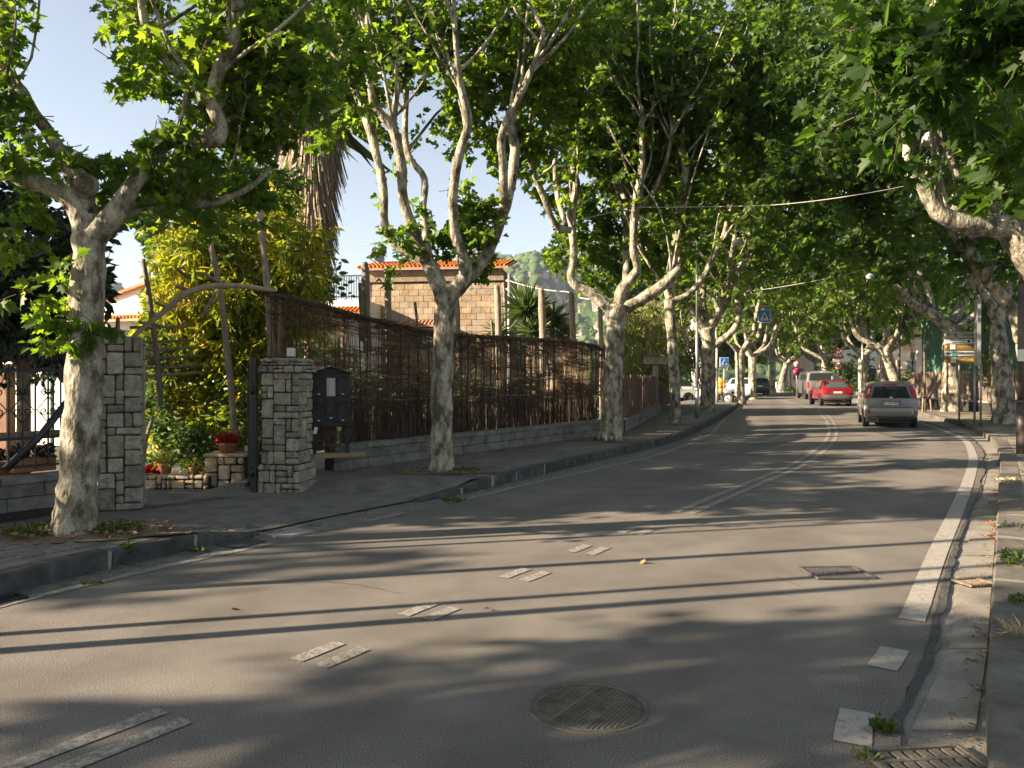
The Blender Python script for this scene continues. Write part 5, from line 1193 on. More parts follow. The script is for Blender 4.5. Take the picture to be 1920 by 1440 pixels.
# poles beyond the fence
for px, y0, y1, w_, D, lab in ((686, 492, 660, 8, 15.8, 'thick pole with a split top in front of the left corner of the tufa house'), (728, 502, 680, 6.5, 16.4, 'dark pole in front of the tufa house, left of the plane fork'),
    (858, 545, 700, 4.5, 18.5, 'thin pole just right of the second plane trunk'), (781, 566, 660, 3, 18, 'short thin stake over the little tiled awning'), (934, 535, 700, 6, 20.5, 'pole before the right corner of the tufa house'),
    (1017, 543, 700, 7, 21, 'tall pole between the two big yucca heads'), (1073, 548, 690, 6, 23, 'tall grey pole right of the yuccas'), (1126, 562, 690, 4.5, 24, 'slim pole just left of the third plane trunk'), (924, 600, 700, 3, 20, 'short thin stake beside the pole at the house corner'), (677, 530, 640, 4, 15.6, 'thin stake left of the thick split pole'), (947, 530, 660, 3, 26, 'dark drainpipe-thin pole at the right edge of the tufa house')):
    pole(lab, [(px + 3, y1, w_ * 1.1), (px + 1, (y0 + y1) / 2 + 10, w_), (px - 1, y0 + 20, w_ * .9), (px - 3, y0, w_ * .7)], D)
pole('cut log end jutting above the fence rail', [(868, 648, 7), (884, 635, 7), (890, 630, 7)], 17.2, group=None)
# stems left of the frame whose long thin shadows cross the road
for i, (x, y, r_) in enumerate(((-5.6, 4.86, .05), (-5.6, 4.48, .07), (-5.35, 5.93, .065), (-5.6, 7.35, .045), (-6.2, 6.9, .04))):
    m = MB(); m.tube([(x, y, .1), (x + .03, y + .01, 2.4), (x - .02, y, 4.9)], [r_, r_ * .95, r_ * .8], 8)
    solo('wooden_pole', m, M_wood_grey, ['pole outside the left edge throwing the second thin shadow line', 'pole outside the left edge throwing the lowest thin shadow line', 'pole outside the left edge throwing the middle thin shadow line', 'pole outside the left edge throwing the upper thin shadow line', 'slim pole outside the left edge beside the others'][i], 'pole', 'poles outside the left edge')
# ================================================================= houses, mountain, haze
def wall_face(root, P0, u, W, H, seed, bw=.38, bh=.235, m=M_tufa, skip=()):
    """running-bond blocks on a face: P0 lower left, u along; blocks are parts that share meshes"""
    u = Vector(u).normalized(); n_ = Vector((u.y, -u.x, 0)); rg = random.Random(seed); rows = int(H / bh); az = atan2(u.y, u.x); cnt = 0
    meshes = []
    for k in range(4): b = MB(); b.cbox((0, 0, 0), (bw - .008, .06, bh - .008), ch=.008, jit=.004); meshes.append(b.mesh('block', m))
    for r in range(rows):
        s = -bw / 2 * (r % 2)
        while s < W - .01:
            s0 = max(0, s); s1 = min(W, s + bw); c = (s0 + s1) / 2; z = P0[2] + (r + .5) * bh
            if s1 - s0 > .06 and not any(a < c < b_ and z0 < z < z1 for a, b_, z0, z1 in skip):
                q = Vector(P0) + u * c + n_ * rg.uniform(-.006, .008); o = link('block', rg.choice(meshes), root, (q.x - ORG[root.name].x, q.y - ORG[root.name].y, z - ORG[root.name].z), (0, 0, az), ((s1 - s0) / bw, 1, 1)); cnt += 1
            s += bw
    return cnt
# tufa house: front face from px 678 to 948 at about 31 m, roof line y 505
D = 31.0; yaw = radians(-7); hc = R(814, 705, D); hw = 5.4; u = Vector((cos(yaw), sin(yaw), 0)); n_ = Vector((u.y, -u.x, 0))
t = thing('tufa_house', 'flat-fronted house of tan tufa blocks under an orange tiled roof', 'house', (hc.x, hc.y, 0))
A0 = Vector((hc.x, hc.y, 0)) - u * hw / 2; core = MB()
core.box(Vector((hc.x, hc.y, 2.95)) - n_ * 2.6, (hw - .06, 5.1, 5.9), yaw); core.build('core', M_wood_grey, t)
wall_face(t, (A0.x, A0.y, 1.35), u, hw, 4.05, 12, skip=((1.65, 2.95, 3.2, 3.65),))
B0_ = A0 + u * hw; wall_face(t, (B0_.x, B0_.y, 2.35), -n_, 1.7, 3.0, 13)
m = MB(); m.cbox(Vector((hc.x, hc.y, 5.52)) + n_ * .05, (hw + .12, .12, .20), yaw); m.build('cornice', M_wood_grey, t)
m = MB(); m.cbox(Vector((hc.x, hc.y, 5.76)) + n_ * .01, (hw, .08, .28), yaw); m.build('frieze', M_tufa, t)
def tiled_roof(root, c, W, run, z0, rise, yaw, m=M_tile, pitch=.16, name='roof', over=.35, rows=6):
    """rows of half-round tiles from ridge to eave"""
    u = Vector((cos(yaw), sin(yaw), 0)); nn = Vector((u.y, -u.x, 0)); sl = MB(); c = Vector(c)
    e = c + nn * over; r_ = c - nn * run; hw_ = W / 2
    sl.add([e - u * hw_ + Vector((0, 0, z0)), e + u * hw_ + Vector((0, 0, z0)), r_ + u * hw_ + Vector((0, 0, z0 + rise)), r_ - u * hw_ + Vector((0, 0, z0 + rise)),
            e - u * hw_ + Vector((0, 0, z0 - .08)), e + u * hw_ + Vector((0, 0, z0 - .08)), r_ + u * hw_ + Vector((0, 0, z0 + rise - .08)), r_ - u * hw_ + Vector((0, 0, z0 + rise - .08))],
           [(0, 1, 2, 3), (7, 6, 5, 4), (0, 4, 5, 1), (1, 5, 6, 2), (2, 6, 7, 3), (3, 7, 4, 0)]); ro = sl.build(name, m, root)
    n = int(W / pitch); k = 0; T_ = MB()
    for i in range(n + 1):
        for j in range(rows):
            a = e.lerp(r_, j / rows) + u * (-hw_ + i * pitch); b = e.lerp(r_, (j + 1) / rows) + u * (-hw_ + i * pitch)
            za = z0 + rise * j / rows; zb = z0 + rise * (j + 1) / rows
            T_.tube([a + Vector((0, 0, za + .035)), b + Vector((0, 0, zb + .012))], [.058, .05], 6, cap=True, smooth=True)
    q = T_.build('roof_tiles', m, ro); q['kind'] = 'stuff'; return ro
tiled_roof(t, (hc.x, hc.y, 0), hw + .5, 2.6, 5.95, .62, yaw, rows=7)
m = MB(); m.tube([A0 + n_ * .1 - u * .1 + Vector((0, 0, 5.7)), A0 + n_ * .1 - u * .1 + Vector((0, 0, 1))], .05, 6); m.build('drainpipe', M_wood_grey, t)
aw = A0 + u * 2.3; tiled_roof(t, (aw.x, aw.y, 0), 1.5, .02, 3.72, .16, yaw, name='awning', over=.45, rows=2, pitch=.15)
wf = MB(); q = A0 + u * 2.3 + n_ * .02; wf.cbox((q.x, q.y, 3.30), (1.15, .08, .62), yaw); wo = wf.build('window', M_white_plastic, t); wp = MB(); q = q + n_ * .05; wp.cbox((q.x - .28, q.y, 3.3), (.48, .02, .52), yaw); wp.build('pane', M_glass_warm, wo); wp = MB(); wp.cbox((q.x + .28, q.y + .01, 3.3), (.48, .02, .52), yaw); wp.build('pane', M_glass_warm, wo)
# dish and aerial on the roof
q = R(706, 480, 33); t = thing('satellite_dish', 'pale round satellite dish on the left end of the tiled roof', 'satellite dish', (q.x, q.y, 6.2))
m = MB(); M_ = Matrix.Rotation(radians(55), 3, 'Z') @ Matrix.Rotation(radians(70), 3, 'X'); m.lathe([(0, .0), (.14, .012), (.27, .05), (.36, .10), (.37, .09), (.27, .035), (0, -.015)], q, 20, M=M_); m.build('reflector', M_galv, t)
m = MB(); m.tube([(q.x + .05, q.y, 6.1), (q.x + .05, q.y, q.z)], .035, 6); m.build('mast', M_galv, t); m = MB(); m.tube([q + Vector((0, -.05, -.3)), q + Vector((-.3, -.42, -.1))], .018, 5); m.build('feed_arm', M_galv, t)
q = R(703, 458, 33.5); t = thing('tv_aerial', 'thin television aerial above the satellite dish', 'aerial', (q.x, q.y, 6.2)); m = MB(); m.tube([(q.x, q.y, 6.2), q], .02, 5); m.build('mast', M_galv, t)
m = MB(); m.tube([q + Vector((-.45, 0, -.05)), q + Vector((.25, 0, .1))], .014, 4)
for k in range(6): p = q + Vector((-.4 + k * .12, 0, -.04 + k * .025)); m.tube([p + Vector((0, -.15, 0)), p + Vector((0, .15, 0))], .008, 4)
m.build('boom', M_galv, t)

# white house with a roof terrace left of the tufa house
def simple_house(name, label, P0, yaw, W, Dp, H, m, gable=0.0, windows=(), roofm=M_tile, cat='house', flat=False, roof_over=.2):
    u = Vector((cos(yaw), sin(yaw), 0)); v = Vector((-sin(yaw), cos(yaw), 0)); P0 = Vector(P0); t = thing(name, label, cat, tuple(P0))
    c = P0 + u * W / 2 + v * Dp / 2; m_ = MB(); m_.box((c.x, c.y, P0.z + H / 2), (W, Dp, H), yaw)
    if gable:
        a = [P0 + Vector((0, 0, H)), P0 + u * W + Vector((0, 0, H)), P0 + u * W / 2 + Vector((0, 0, H + gable))]; b = [p + v * Dp for p in a]
        m_.add(a + b, [(0, 1, 2), (5, 4, 3)])
    m_.build('walls', m, t)
    if gable:
        r_ = MB()
        for sg in (0, 1):
            e0 = P0 + u * (-roof_over if sg == 0 else W + roof_over) - v * roof_over + Vector((0, 0, H - roof_over * gable / (W / 2))); pk = P0 + u * W / 2 - v * roof_over + Vector((0, 0, H + gable))
            e1 = e0 + v * (Dp + 2 * roof_over); pk1 = pk + v * (Dp + 2 * roof_over); th = Vector((0, 0, .09))
            r_.add([e0, pk, pk1, e1, e0 + th, pk + th, pk1 + th, e1 + th], [(0, 1, 2, 3), (7, 6, 5, 4), (0, 4, 5, 1), (2, 6, 7, 3), (0, 3, 7, 4)])
        r_.build('roof', roofm, t)
    elif not flat:
        r_ = MB(); r_.cbox((c.x, c.y, P0.z + H + .06), (W + .2, Dp + .2, .12), yaw); r_.build('roof', roofm, t)
    for (s, z, ww, hh, side) in windows:
        d_ = u if side == 'f' else v; nn = -v if side == 'f' else (u if side == 'r' else -u); o_ = P0 + (u * W if side == 'r' else Vector((0, 0, 0)))
        q = o_ + d_ * s + Vector((0, 0, z)); az = yaw if side == 'f' else yaw + pi / 2
        f = MB(); f.cbox(q + nn * .015, (ww + .14, .10, hh + .14), az); fo = f.build('window', M_galv, t); p = MB(); p.cbox(q + nn * .055, (ww, .05, hh), az, ch=.004); p.build('pane', M_glass_warm, fo)
    return t
q = R(588, 705, 29); t = simple_house('white_house', 'white flat-roofed house with a railed roof terrace left of the tufa house', (q.x - 1.2, 29.5, 0), radians(-8), 3.0, 4.5, 4.55, M_white, flat=True, windows=((1.9, 2.6, .8, 1.1, 'f'),))
m = MB()
u8 = Vector((cos(radians(-8)), sin(radians(-8)), 0))
for k in range(22): p = Vector((q.x - .25, 29.36, 0)) + u8 * (k * .095); m = MB(); m.box((p.x, p.y, 5.0), (.02, .02, .85)); m.build('railing_bar', M_iron, t)
for z in (4.65, 5.42): m = MB(); p = Vector((q.x + .75, 29.22, z)); m.box(p, (2.1, .03, .035), radians(-8)); m.build('railing_rail', M_iron, t)
for k in range(8): p = Vector((q.x - .15, 29.36, 5.33)) + u8 * (k * .27); m = MB(); m.tube([p + u8 * (.11 * cos(a)) + Vector((0, 0, .11 * sin(a))) for a in np.linspace(0, 2 * pi, 12)], .010, 4); m.build('railing_ring', M_iron, t)
m = MB(); m.cbox((q.x - .42, 29.4, 5.0), (.28, .3, .95), radians(-8)); m.build('chimney', M_tufa, t)
tiled_roof(t, (q.x + 1.45, 29.0, 0), 1.1, .1, 4.05, .2, radians(-8), name='porch_roof', over=.5, rows=3)
# white house far left with a gable, tiled lean-to and windows
q = R(188, 705, 27); t = simple_house('white_house', 'large white gabled house behind the gateway on the left', (q.x - 2.2, 29.5, 0), radians(-22), 9.2, 7, 4.15, M_white, gable=1.05, windows=((3.6, 3.0, .9, 1.1, 'f'), (5.9, 3.0, .8, 1.0, 'f')))
tiled_roof(t, (q.x + 2.0, 27.9, 0), 6.5, .3, 3.72, .22, radians(-22), name='lean_to_roof', over=.95, rows=3)
q = R(70, 705, 20); t = simple_house('white_outbuilding', 'white outbuilding with grey shutter seen through the iron railing', (q.x - 4.0, 22.0, 0), radians(-24), 5.2, 4, 3.0, M_white, flat=True, windows=((3.6, 2.2, .55, 1.0, 'f'), (4.6, 2.2, .6, .7, 'f')))
q = R(14, 705, 16.5); m = MB(); m.cbox((q.x, 16.5, 1.0), (.16, .3, 2.0)); solo('brick_post', m, M_tile, 'orange brick post behind the iron railing at the left edge', 'post')
m = MB(); m.cbox((-9.6, 15.4, 2.35), (2.2, 1.4, .06), .1); m.cbox((-10.6, 14.9, 1.2), (.06, .06, 2.3)); m.cbox((-8.6, 14.9, 1.2), (.06, .06, 2.3)); solo('awning', m, M_green_sheet, 'pale green awning behind the railing at the left edge', 'awning')

# utility pole with cables
def cable(label, P, name='overhead_cable', r=.011, sag=.3, m=M_rope, group=None):
    pts = []
    for a, b in zip(P[:-1], P[1:]):
        for k in range(12): t_ = k / 12; p = Vector(a).lerp(Vector(b), t_); p.z -= sag * 4 * t_ * (1 - t_); pts.append(p)
    pts.append(Vector(P[-1])); mb = MB(); mb.tube(pts, r, 5); return solo(name, mb, m, label, 'cable', group)
q = R(955, 705, 28); t = thing('utility_pole', 'slim pale utility pole at the right corner of the tufa house', 'utility pole', (q.x, 28, .05))
m = MB(); m.tube([(q.x, 28, .05), (q.x, 28, 5.35)], [.09, .06], 8); m.build('pole', M_galv, t)
for z in (5.1, 4.8): m = MB(); m.tube([(q.x - .12, 28, z), (q.x + .12, 28, z)], .03, 5); m.build('insulator', M_white_plastic, t)
cable('pale cable from the utility pole to the third plane tree', [(q.x, 28, 5.1), R(1064, 547, 25), R(1115, 560, 20)], sag=.08, r=.018)
cable('cable crossing the crowns above the road, higher of the two', [R(1085, 412, 15.5), R(1180, 388, 15), R(1440, 385, 13.2), R(1590, 368, 12.4), R(1745, 338, 12.6)], sag=.015, r=.006, group='cables strung over the road')
cable('lower cable over the road just above the crosswalk sign', [R(1395, 547, 33), R(1560, 520, 31), R(1665, 490, 30)], sag=.05, r=.011, group='cables strung over the road')

# mountain
def mtop(px):
    pts = [(-700, 560), (0, 512), (150, 500), (190, 508), (240, 545), (330, 585), (420, 600), (700, 592), (800, 545), (860, 510), (920, 482), (960, 478), (1010, 473), (1060, 478), (1150, 468), (1300, 462), (1500, 470), (1620, 505), (1700, 520), (1760, 498), (1840, 470), (2000, 440), (2600, 480)]
    for a, b in zip(pts[:-1], pts[1:]):
        if a[0] <= px <= b[0]: t_ = (px - a[0]) / (b[0] - a[0]); t_ = t_ * t_ * (3 - 2 * t_); return a[1] + (b[1] - a[1]) * t_
    return 560
P = []; ND = 40
for i in range(-70, 261):
    px = i * 10; top = mtop(px) + 4 * mnoise.noise(Vector((px * .02, 0, 0))) + 2 * mnoise.noise(Vector((px * .09, 0, 5))); row = []
    for j in range(ND + 1):
        t_ = j / ND
        D = 330 + 430 * t_; H = (705 - top) / F * 760
        # a shelf, a cliff at mid height, wooded top
        cl = 1 / (1 + math.exp(-(t_ - .50) * 26)); prof = .30 * t_ ** 1.1 + .50 * cl + .20 * t_ ** 2
        h = H * prof; X = (px - CX) / F * 760 * (D / 760) ** .55
        n1 = mnoise.fractal(Vector((X * .012, D * .012, 1)), 1.0, 2.0, 5); h += n1 * 16 * sin(pi * min(1, t_ * 1.02)) ; 
        D2 = D + mnoise.noise(Vector((X * .035, h * .01, 7))) * 40 * sin(pi * t_) + mnoise.noise(Vector((X * .11, h * .01, 2))) * 14 * sin(pi * t_)
        if px > 1350: h *= 1.0
        row.append((X, D2, gz(0, 60) + h - 3))
    P.append(row)
mb = MB(); mb.grid(P, smooth=True, flip=True)
M_hill = bpy.data.materials.new('wooded_mountain'); M_hill.use_nodes = True; n = M_hill.node_tree.nodes; l = M_hill.node_tree.links; b = n['Principled BSDF']; b.inputs['Roughness'].default_value = .95; b.inputs['Specular IOR Level'].default_value = .1
ge = n.new('ShaderNodeNewGeometry'); sx = n.new('ShaderNodeSeparateXYZ'); l.new(ge.outputs['True Normal'], sx.inputs[0])
nz = n.new('ShaderNodeTexNoise'); nz.inputs['Scale'].default_value = .09; nz.inputs['Detail'].default_value = 8; l.new(ge.outputs['Position'], nz.inputs['Vector'])
r1 = n.new('ShaderNodeValToRGB'); r1.color_ramp.elements[0].position = .35; r1.color_ramp.elements[0].color = (.018, .04, .012, 1); r1.color_ramp.elements[1].position = .65; r1.color_ramp.elements[1].color = (.06, .11, .03, 1); l.new(nz.outputs[0], r1.inputs[0])
mp = n.new('ShaderNodeMapping'); mp.inputs['Scale'].default_value = (.16, .16, .03); l.new(ge.outputs['Position'], mp.inputs[0]); nr = n.new('ShaderNodeTexNoise'); nr.inputs['Scale'].default_value = 1.0; nr.inputs['Detail'].default_value = 7; l.new(mp.outputs[0], nr.inputs['Vector'])
r2 = n.new('ShaderNodeValToRGB'); r2.color_ramp.elements[0].position = .38; r2.color_ramp.elements[0].color = (.13, .11, .095, 1); r2.color_ramp.elements[1].position = .62; r2.color_ramp.elements[1].color = (.42, .34, .28, 1); l.new(nr.outputs[0], r2.inputs[0])
ad = n.new('ShaderNodeMath'); ad.operation = 'MULTIPLY_ADD'; ad.inputs[1].default_value = .55; l.new(nz.outputs[0], ad.inputs[0]); l.new(sx.outputs[2], ad.inputs[2])
mr = n.new('ShaderNodeMapRange'); mr.inputs[1].default_value = .80; mr.inputs[2].default_value = .90; mr.inputs[3].default_value = 1; mr.inputs[4].default_value = 0; l.new(ad.outputs[0], mr.inputs[0])
mx = n.new('ShaderNodeMix'); mx.data_type = 'RGBA'; l.new(mr.outputs[0], mx.inputs[0]); l.new(r1.outputs[0], mx.inputs[6]); l.new(r2.outputs[0], mx.inputs[7]); l.new(mx.outputs[2], b.inputs['Base Color'])
bz = n.new('ShaderNodeTexNoise'); bz.inputs['Scale'].default_value = .3; bz.inputs['Detail'].default_value = 6; l.new(ge.outputs['Position'], bz.inputs['Vector']); bp = n.new('ShaderNodeBump'); bp.inputs['Distance'].default_value = 3; bp.inputs['Strength'].default_value = .9; l.new(bz.outputs[0], bp.inputs['Height']); l.new(bp.outputs[0], b.inputs['Normal'])
hill = tag(mb.build('mountain', M_hill), kind='structure'); HP = P
# wood on the mountain: rounded crowns, one mass
def blob_mesh():
    bm = bmesh.new(); bmesh.ops.create_icosphere(bm, subdivisions=2, radius=1)
    vs = np.array([tuple(v.co) for v in bm.verts]); fs = np.array([[v.index for v in f.verts] for f in bm.faces]); bm.free(); return vs, fs
BV, BF = blob_mesh(); rng = np.random.default_rng(5); VV = []; FF = []; k = 0
for _ in range(5200):
    i = rng.integers(60, 300); j = int(rng.integers(1, ND)); p = np.array(P[i][j]); q = np.array(P[i][min(j + 1, ND)]); p1 = np.array(P[min(i + 1, 330)][j])
    slope = (q[2] - p[2]) / max(1, abs(q[1] - p[1]))
    if slope > .95 and rng.uniform() < .85: continue
    p = p + (q - p) * rng.uniform() + (p1 - p) * rng.uniform(); r_ = rng.uniform(2.2, 5.0) * (.6 + .5 * j / ND)
    v = BV * (1 + .22 * rng.normal(size=(len(BV), 1))) * np.array([r_, r_, r_ * rng.uniform(.7, 1.15)]) + p + np.array([0, 0, r_ * .4]); VV.append(v); FF.append(BF + k); k += len(BV)
VV = np.concatenate(VV); FF = np.concatenate(FF); me = bpy.data.meshes.new('wood'); me.vertices.add(len(VV)); me.vertices.foreach_set('co', VV.ravel().astype(np.float32)); me.loops.add(FF.size); me.loops.foreach_set('vertex_index', FF.ravel().astype(np.int32))
me.polygons.add(len(FF)); me.polygons.foreach_set('loop_start', (np.arange(len(FF)) * 3).astype(np.int32)); me.polygons.foreach_set('loop_total', np.full(len(FF), 3, np.int32)); me.materials.append(mat('far_wood', [(.02, .042, .012), (.05, .09, .025), (.075, .12, .035)], scale=.07, rough=.95, bump=.6, bscale=.7, dist=1.0)); me.update(calc_edges=True)
o = link('mountain_wood', me); tag(o, 'dark wood covering the distant mountain slopes', 'wood', kind='stuff')

# distant belts of trees closing the view between the trunks
def belt(label, x0, x1, y0, y1, h, n, seed, size=.5, leaf=None, gap=None):
    T = Tree(label, 80, ((x0 + x1) / 2, (y0 + y1) / 2, .1), seed, name='tree_belt', cat='trees', leafsize=size, tmpl=LEAF_LO, leaf=leaf or M_leaf_hedge)
    for k in range(n):
        t_ = T.rng.random(); x = x0 + (x1 - x0) * t_; y = y0 + (y1 - y0) * t_ + T.rng.uniform(-2, 2); z = T.rng.uniform(.3, 1) ** .7 * h
        T.clump((x, y, z), (2.0, 1.5, 1.2), 14, tl=1.3)
    T.finish(9, gap=gap); T.t['kind'] = 'stuff'; return T
belt('far trees closing the end of the road', 26, 62, 128, 118, 13, 240, 401, .7)
belt('dark trees behind the parked van on the right', 34, 52, 88, 62, 9, 150, 402, .55)
belt('trees behind the parked cars on the left of the road', 8.5, 19, 62, 74, 11, 130, 403, .5)
belt('bushes beyond the tufa house at the foot of the mountain', -6, 12, 70, 72, 1.6, 60, 404, .5)
belt('bushes beyond the white house on the left', -34, -8, 60, 60, 3.4, 110, 405, .5)

belt('dark trees beyond the dark hatchback at the bend', 19, 33, 88, 104, 10, 130, 406, .6)
# haze
m = MB(); m.box((0, 420, 74), (3400, 1500, 151)); hz = m.build('haze', [])
hm = bpy.data.materials.new('air'); hm.use_nodes = True; n = hm.node_tree.nodes; n.remove(n['Principled BSDF']); pv_ = n.new('ShaderNodeVolumePrincipled'); pv_.inputs['Density'].default_value = .00022; pv_.inputs['Color'].default_value = (.72, .82, 1.0, 1); pv_.inputs['Anisotropy'].default_value = .2
hm.node_tree.links.new(pv_.outputs[0], n['Material Output'].inputs['Volume']); hz.data.materials.append(hm); hz['kind'] = 'stuff'
# ================================================================= right side and street furniture
def lamp_post(label, base, arm, H=6.9, r=.055, mt=None, group='street lamps', sticker=False, shade_m=None, lz=6.35):
    """round pole with a bracket that carries a bell shade; arm: vector from the pole to the shade"""
    x, y, z0 = base; t = thing('street_lamp', label, 'street lamp', base, 0, group); mt = mt or M_pole
    m = MB(); m.tube([(x, y, z0), (x, y, z0 + 1.1)], r * 1.35, 12); m.tube([(x, y, z0 + 1.1), (x, y, z0 + 3.6)], r, 12); m.tube([(x, y, z0 + 3.6), (x, y, H)], r * .8, 10); m.build('pole', mt, t)
    m = MB(); m.tube([(x, y, z0 + 1.06), (x, y, z0 + 1.14)], r * 1.5, 12); m.build('collar', mt, t)
    A = Vector(arm); e = Vector((x, y, 0)) + A
    m = MB(); P = smooth_line([(x, y, H - .5), (x + A.x * .3, y + A.y * .3, H - .02), (x + A.x * .75, y + A.y * .75, H), (e.x, e.y, lz + .5), (e.x, e.y, lz + .3)], 5); m.tube(P, .022, 6); m.build('bracket', mt, t)
    m = MB(); m.tube([(e.x, e.y, lz + .38), (e.x, e.y, lz + .12)], .06, 10); h = m.build('lamp_neck', M_iron, t)
    m = MB(); m.lathe([(.04, .17), (.10, .16), (.18, .10), (.23, .0), (.235, -.09), (.22, -.09), (.17, .08), (.04, .14)], (e.x, e.y, lz), 20); m.build('shade', shade_m or M_lamp_shade, t)
    m = MB(); m.lathe([(0, -.12), (.10, -.10), (.19, -.06), (.2, -.02)], (e.x, e.y, lz), 16); m.build('diffuser', M_whitelens, t)
    if sticker: m = MB(); m.lathe([(r * 1.03, z0 + 1.95), (r * 1.03, z0 + 2.2)], (x, y, 0), 8, a0=pi * .9, a1=pi * 1.6); m.build('sticker', M_white_plastic, t)
    return t
lamp_post('near brown lamp post at the right edge with a pale sticker', (10.75, 16.8, .11), (-1.92, -.1, 0), sticker=True, r=.075, lz=6.72, H=7.3)
lamp_post('lamp post in front of the crooked fifth plane tree on the left', (6.9, 29.7, .15), (1.5, -.1, 0), mt=M_galv, lz=6.72, H=7.2)
lamp_post('tall lamp post behind the grey car, before the leaning plane', (19.6, 40.3, .25), (-1.6, -.3, 0), lz=6.72, H=7.2)
lamp_post('lamp post beside the pale plane right of the red car', (20.9, 47.5, .25), (-1.7, 0, 0), mt=M_galv, lz=6.7, H=7.2)
lamp_post('lamp post left of the blue crosswalk sign, behind the motorcycle', (11.2, 43.5, .26), (1.6, 0, 0), mt=M_galv, lz=6.7, H=7.2)
lamp_post('far lamp post rising behind the dark car on the left', (25.5, 73, .26), (-2.2, 0, 0), mt=M_galv, lz=5.6, H=6.1)

def plate(root, name, c, w, h, m, yaw=0.0, t=.02, ch=.004):
    mb = MB(); mb.cbox(c, (w, t, h), yaw, ch=ch); return mb.build(name, m, root)
def put_text(parent, body, size, m, c, yaw=0.0, name='lettering', sx=1.0):
    me = text_mesh(body, size, m); me.transform(Matrix.Rotation(radians(90), 4, 'X')); me.transform(Matrix.Diagonal((sx, 1, 1, 1))); me.transform(Matrix.Rotation(yaw, 4, 'Z')); c = Vector(c) - ORG[parent.name]
    o = link(name, me, parent, tuple(c)); return o
def ped_mesh(c, s, yaw, m, root, name='pictogram', parts_=None):
    """walking figure of flat shapes"""
    u = Vector((cos(yaw), sin(yaw), 0)); mb = MB(); c = Vector(c)
    def pl(pts):
        n = len(pts); nn = Vector((u.y, -u.x, 0)) * .003; A = [c + u * (x * s) + Vector((0, 0, z * s)) for x, z in pts]
        mb.add([a + nn for a in A] + [a - nn for a in A], [tuple(range(n)), tuple(range(n, 2 * n))[::-1]] + [(i, n + i, n + (i + 1) % n, (i + 1) % n) for i in range(n)])
    pl([(.05 * cos(a) + .02, .34 + .055 * sin(a)) for a in np.linspace(0, 2 * pi, 9)[:-1]])
    pl([(-.07, .26), (-.06, 0), (.05, 0), (.09, .26)]); pl([(-.06, 0), (-.2, -.32), (-.13, -.34), (.02, -.02)]); pl([(-.02, 0), (.1, -.16), (.12, -.34), (.19, -.33), (.17, -.13), (.05, .02)])
    pl([(-.06, .24), (-.2, .06), (-.16, .02), (-.03, .16)]); pl([(.06, .24), (.2, .1), (.17, .05), (.04, .14)])
    return mb.build(name, m, root)
def crosswalk(label, c, s, yaw, hang=None, group='blue crosswalk signs'):
    t = thing('crosswalk_sign', label, 'road sign', tuple(c), 0, group); n_ = Vector((sin(yaw), -cos(yaw), 0)); c = Vector(c)
    plate(t, 'border', c, s, s, M_sign_white, yaw, .03); plate(t, 'panel', c + n_ * .012, s * .90, s * .90, M_sign_blue, yaw, .02)
    u = Vector((cos(yaw), sin(yaw), 0)); mb = MB(); q = c + n_ * .026; nn = n_ * .003
    A = [q + u * (x * s) + Vector((0, 0, z * s)) for x, z in ((-.36, -.32), (.36, -.32), (0, .34))]; mb.add([a + nn for a in A] + [a - nn for a in A], [(0, 1, 2), (5, 4, 3), (0, 3, 4, 1), (1, 4, 5, 2), (2, 5, 3, 0)]); mb.build('triangle', M_sign_white, t)
    ped_mesh(c + n_ * .034 + Vector((0, 0, -.07 * s)), s * .62, yaw, M_ink, t)
    mb = MB()
    if hang: mb.tube([c + Vector((hang[0], 0, s / 2 + .12)), c + Vector((hang[1], 0, s / 2 + .16))], .03, 6)
    mb.build('arm', M_galv, t) if hang else None
    if hang:
        for x in (-s * .3, s * .3): m = MB(); m.tube([c + Vector((x, .01, s / 2 - .02)), c + Vector((x, .01, s / 2 + .14))], .015, 5); m.build('hanger', M_galv, t)
    else: mb.tube([(c.x, c.y + .05, .2), (c.x, c.y + .05, c.z + s / 2)], .035, 8); mb.build('post', M_galv, t)
    return t
c = R(1433, 593, 44); crosswalk('blue crosswalk sign hung from an arm over the road', c, .72, radians(6), hang=(-.9, .5))
c = R(1358, 679, 47); crosswalk('blue crosswalk sign on its post beside the left plane trunks', c, .55, radians(6))
# warning triangle, plate, speed limit
c = R(1572, 662, 47); t = thing('warning_sign', 'red triangle over a white plate and a 50 speed limit roundel', 'road sign', (c.x, c.y, .2))
def tri(mb, c, w, m_off, n_=Vector((0, -1, 0))):
    h = w * .87; A = [c + Vector((x, 0, z)) + n_ * m_off for x, z in ((-w / 2, -h / 2), (w / 2, -h / 2), (0, h / 2))]; mb.add([a + n_ * .004 for a in A] + [a - n_ * .012 for a in A], [(0, 1, 2), (5, 4, 3), (0, 3, 4, 1), (1, 4, 5, 2), (2, 5, 3, 0)])
mb = MB(); tri(mb, c, .72, 0); mb.build('triangle', M_sign_red, t); mb = MB(); tri(mb, c + Vector((0, 0, -.03)), .44, .02); mb.build('triangle_field', M_sign_white, t); ped_mesh(c + Vector((0, -.032, -.08)), .30, 0, M_ink, t)
c2 = R(1572, 675.5, 47); c2.z = c.z - .42; plate(t, 'plate', c2, .66, .17, M_sign_white); 
for k in range(5): plate(t, 'bar', c2 + Vector((-.22 + k * .11, -.014, 0)), .06, .04, M_sign_beige, t=.006)
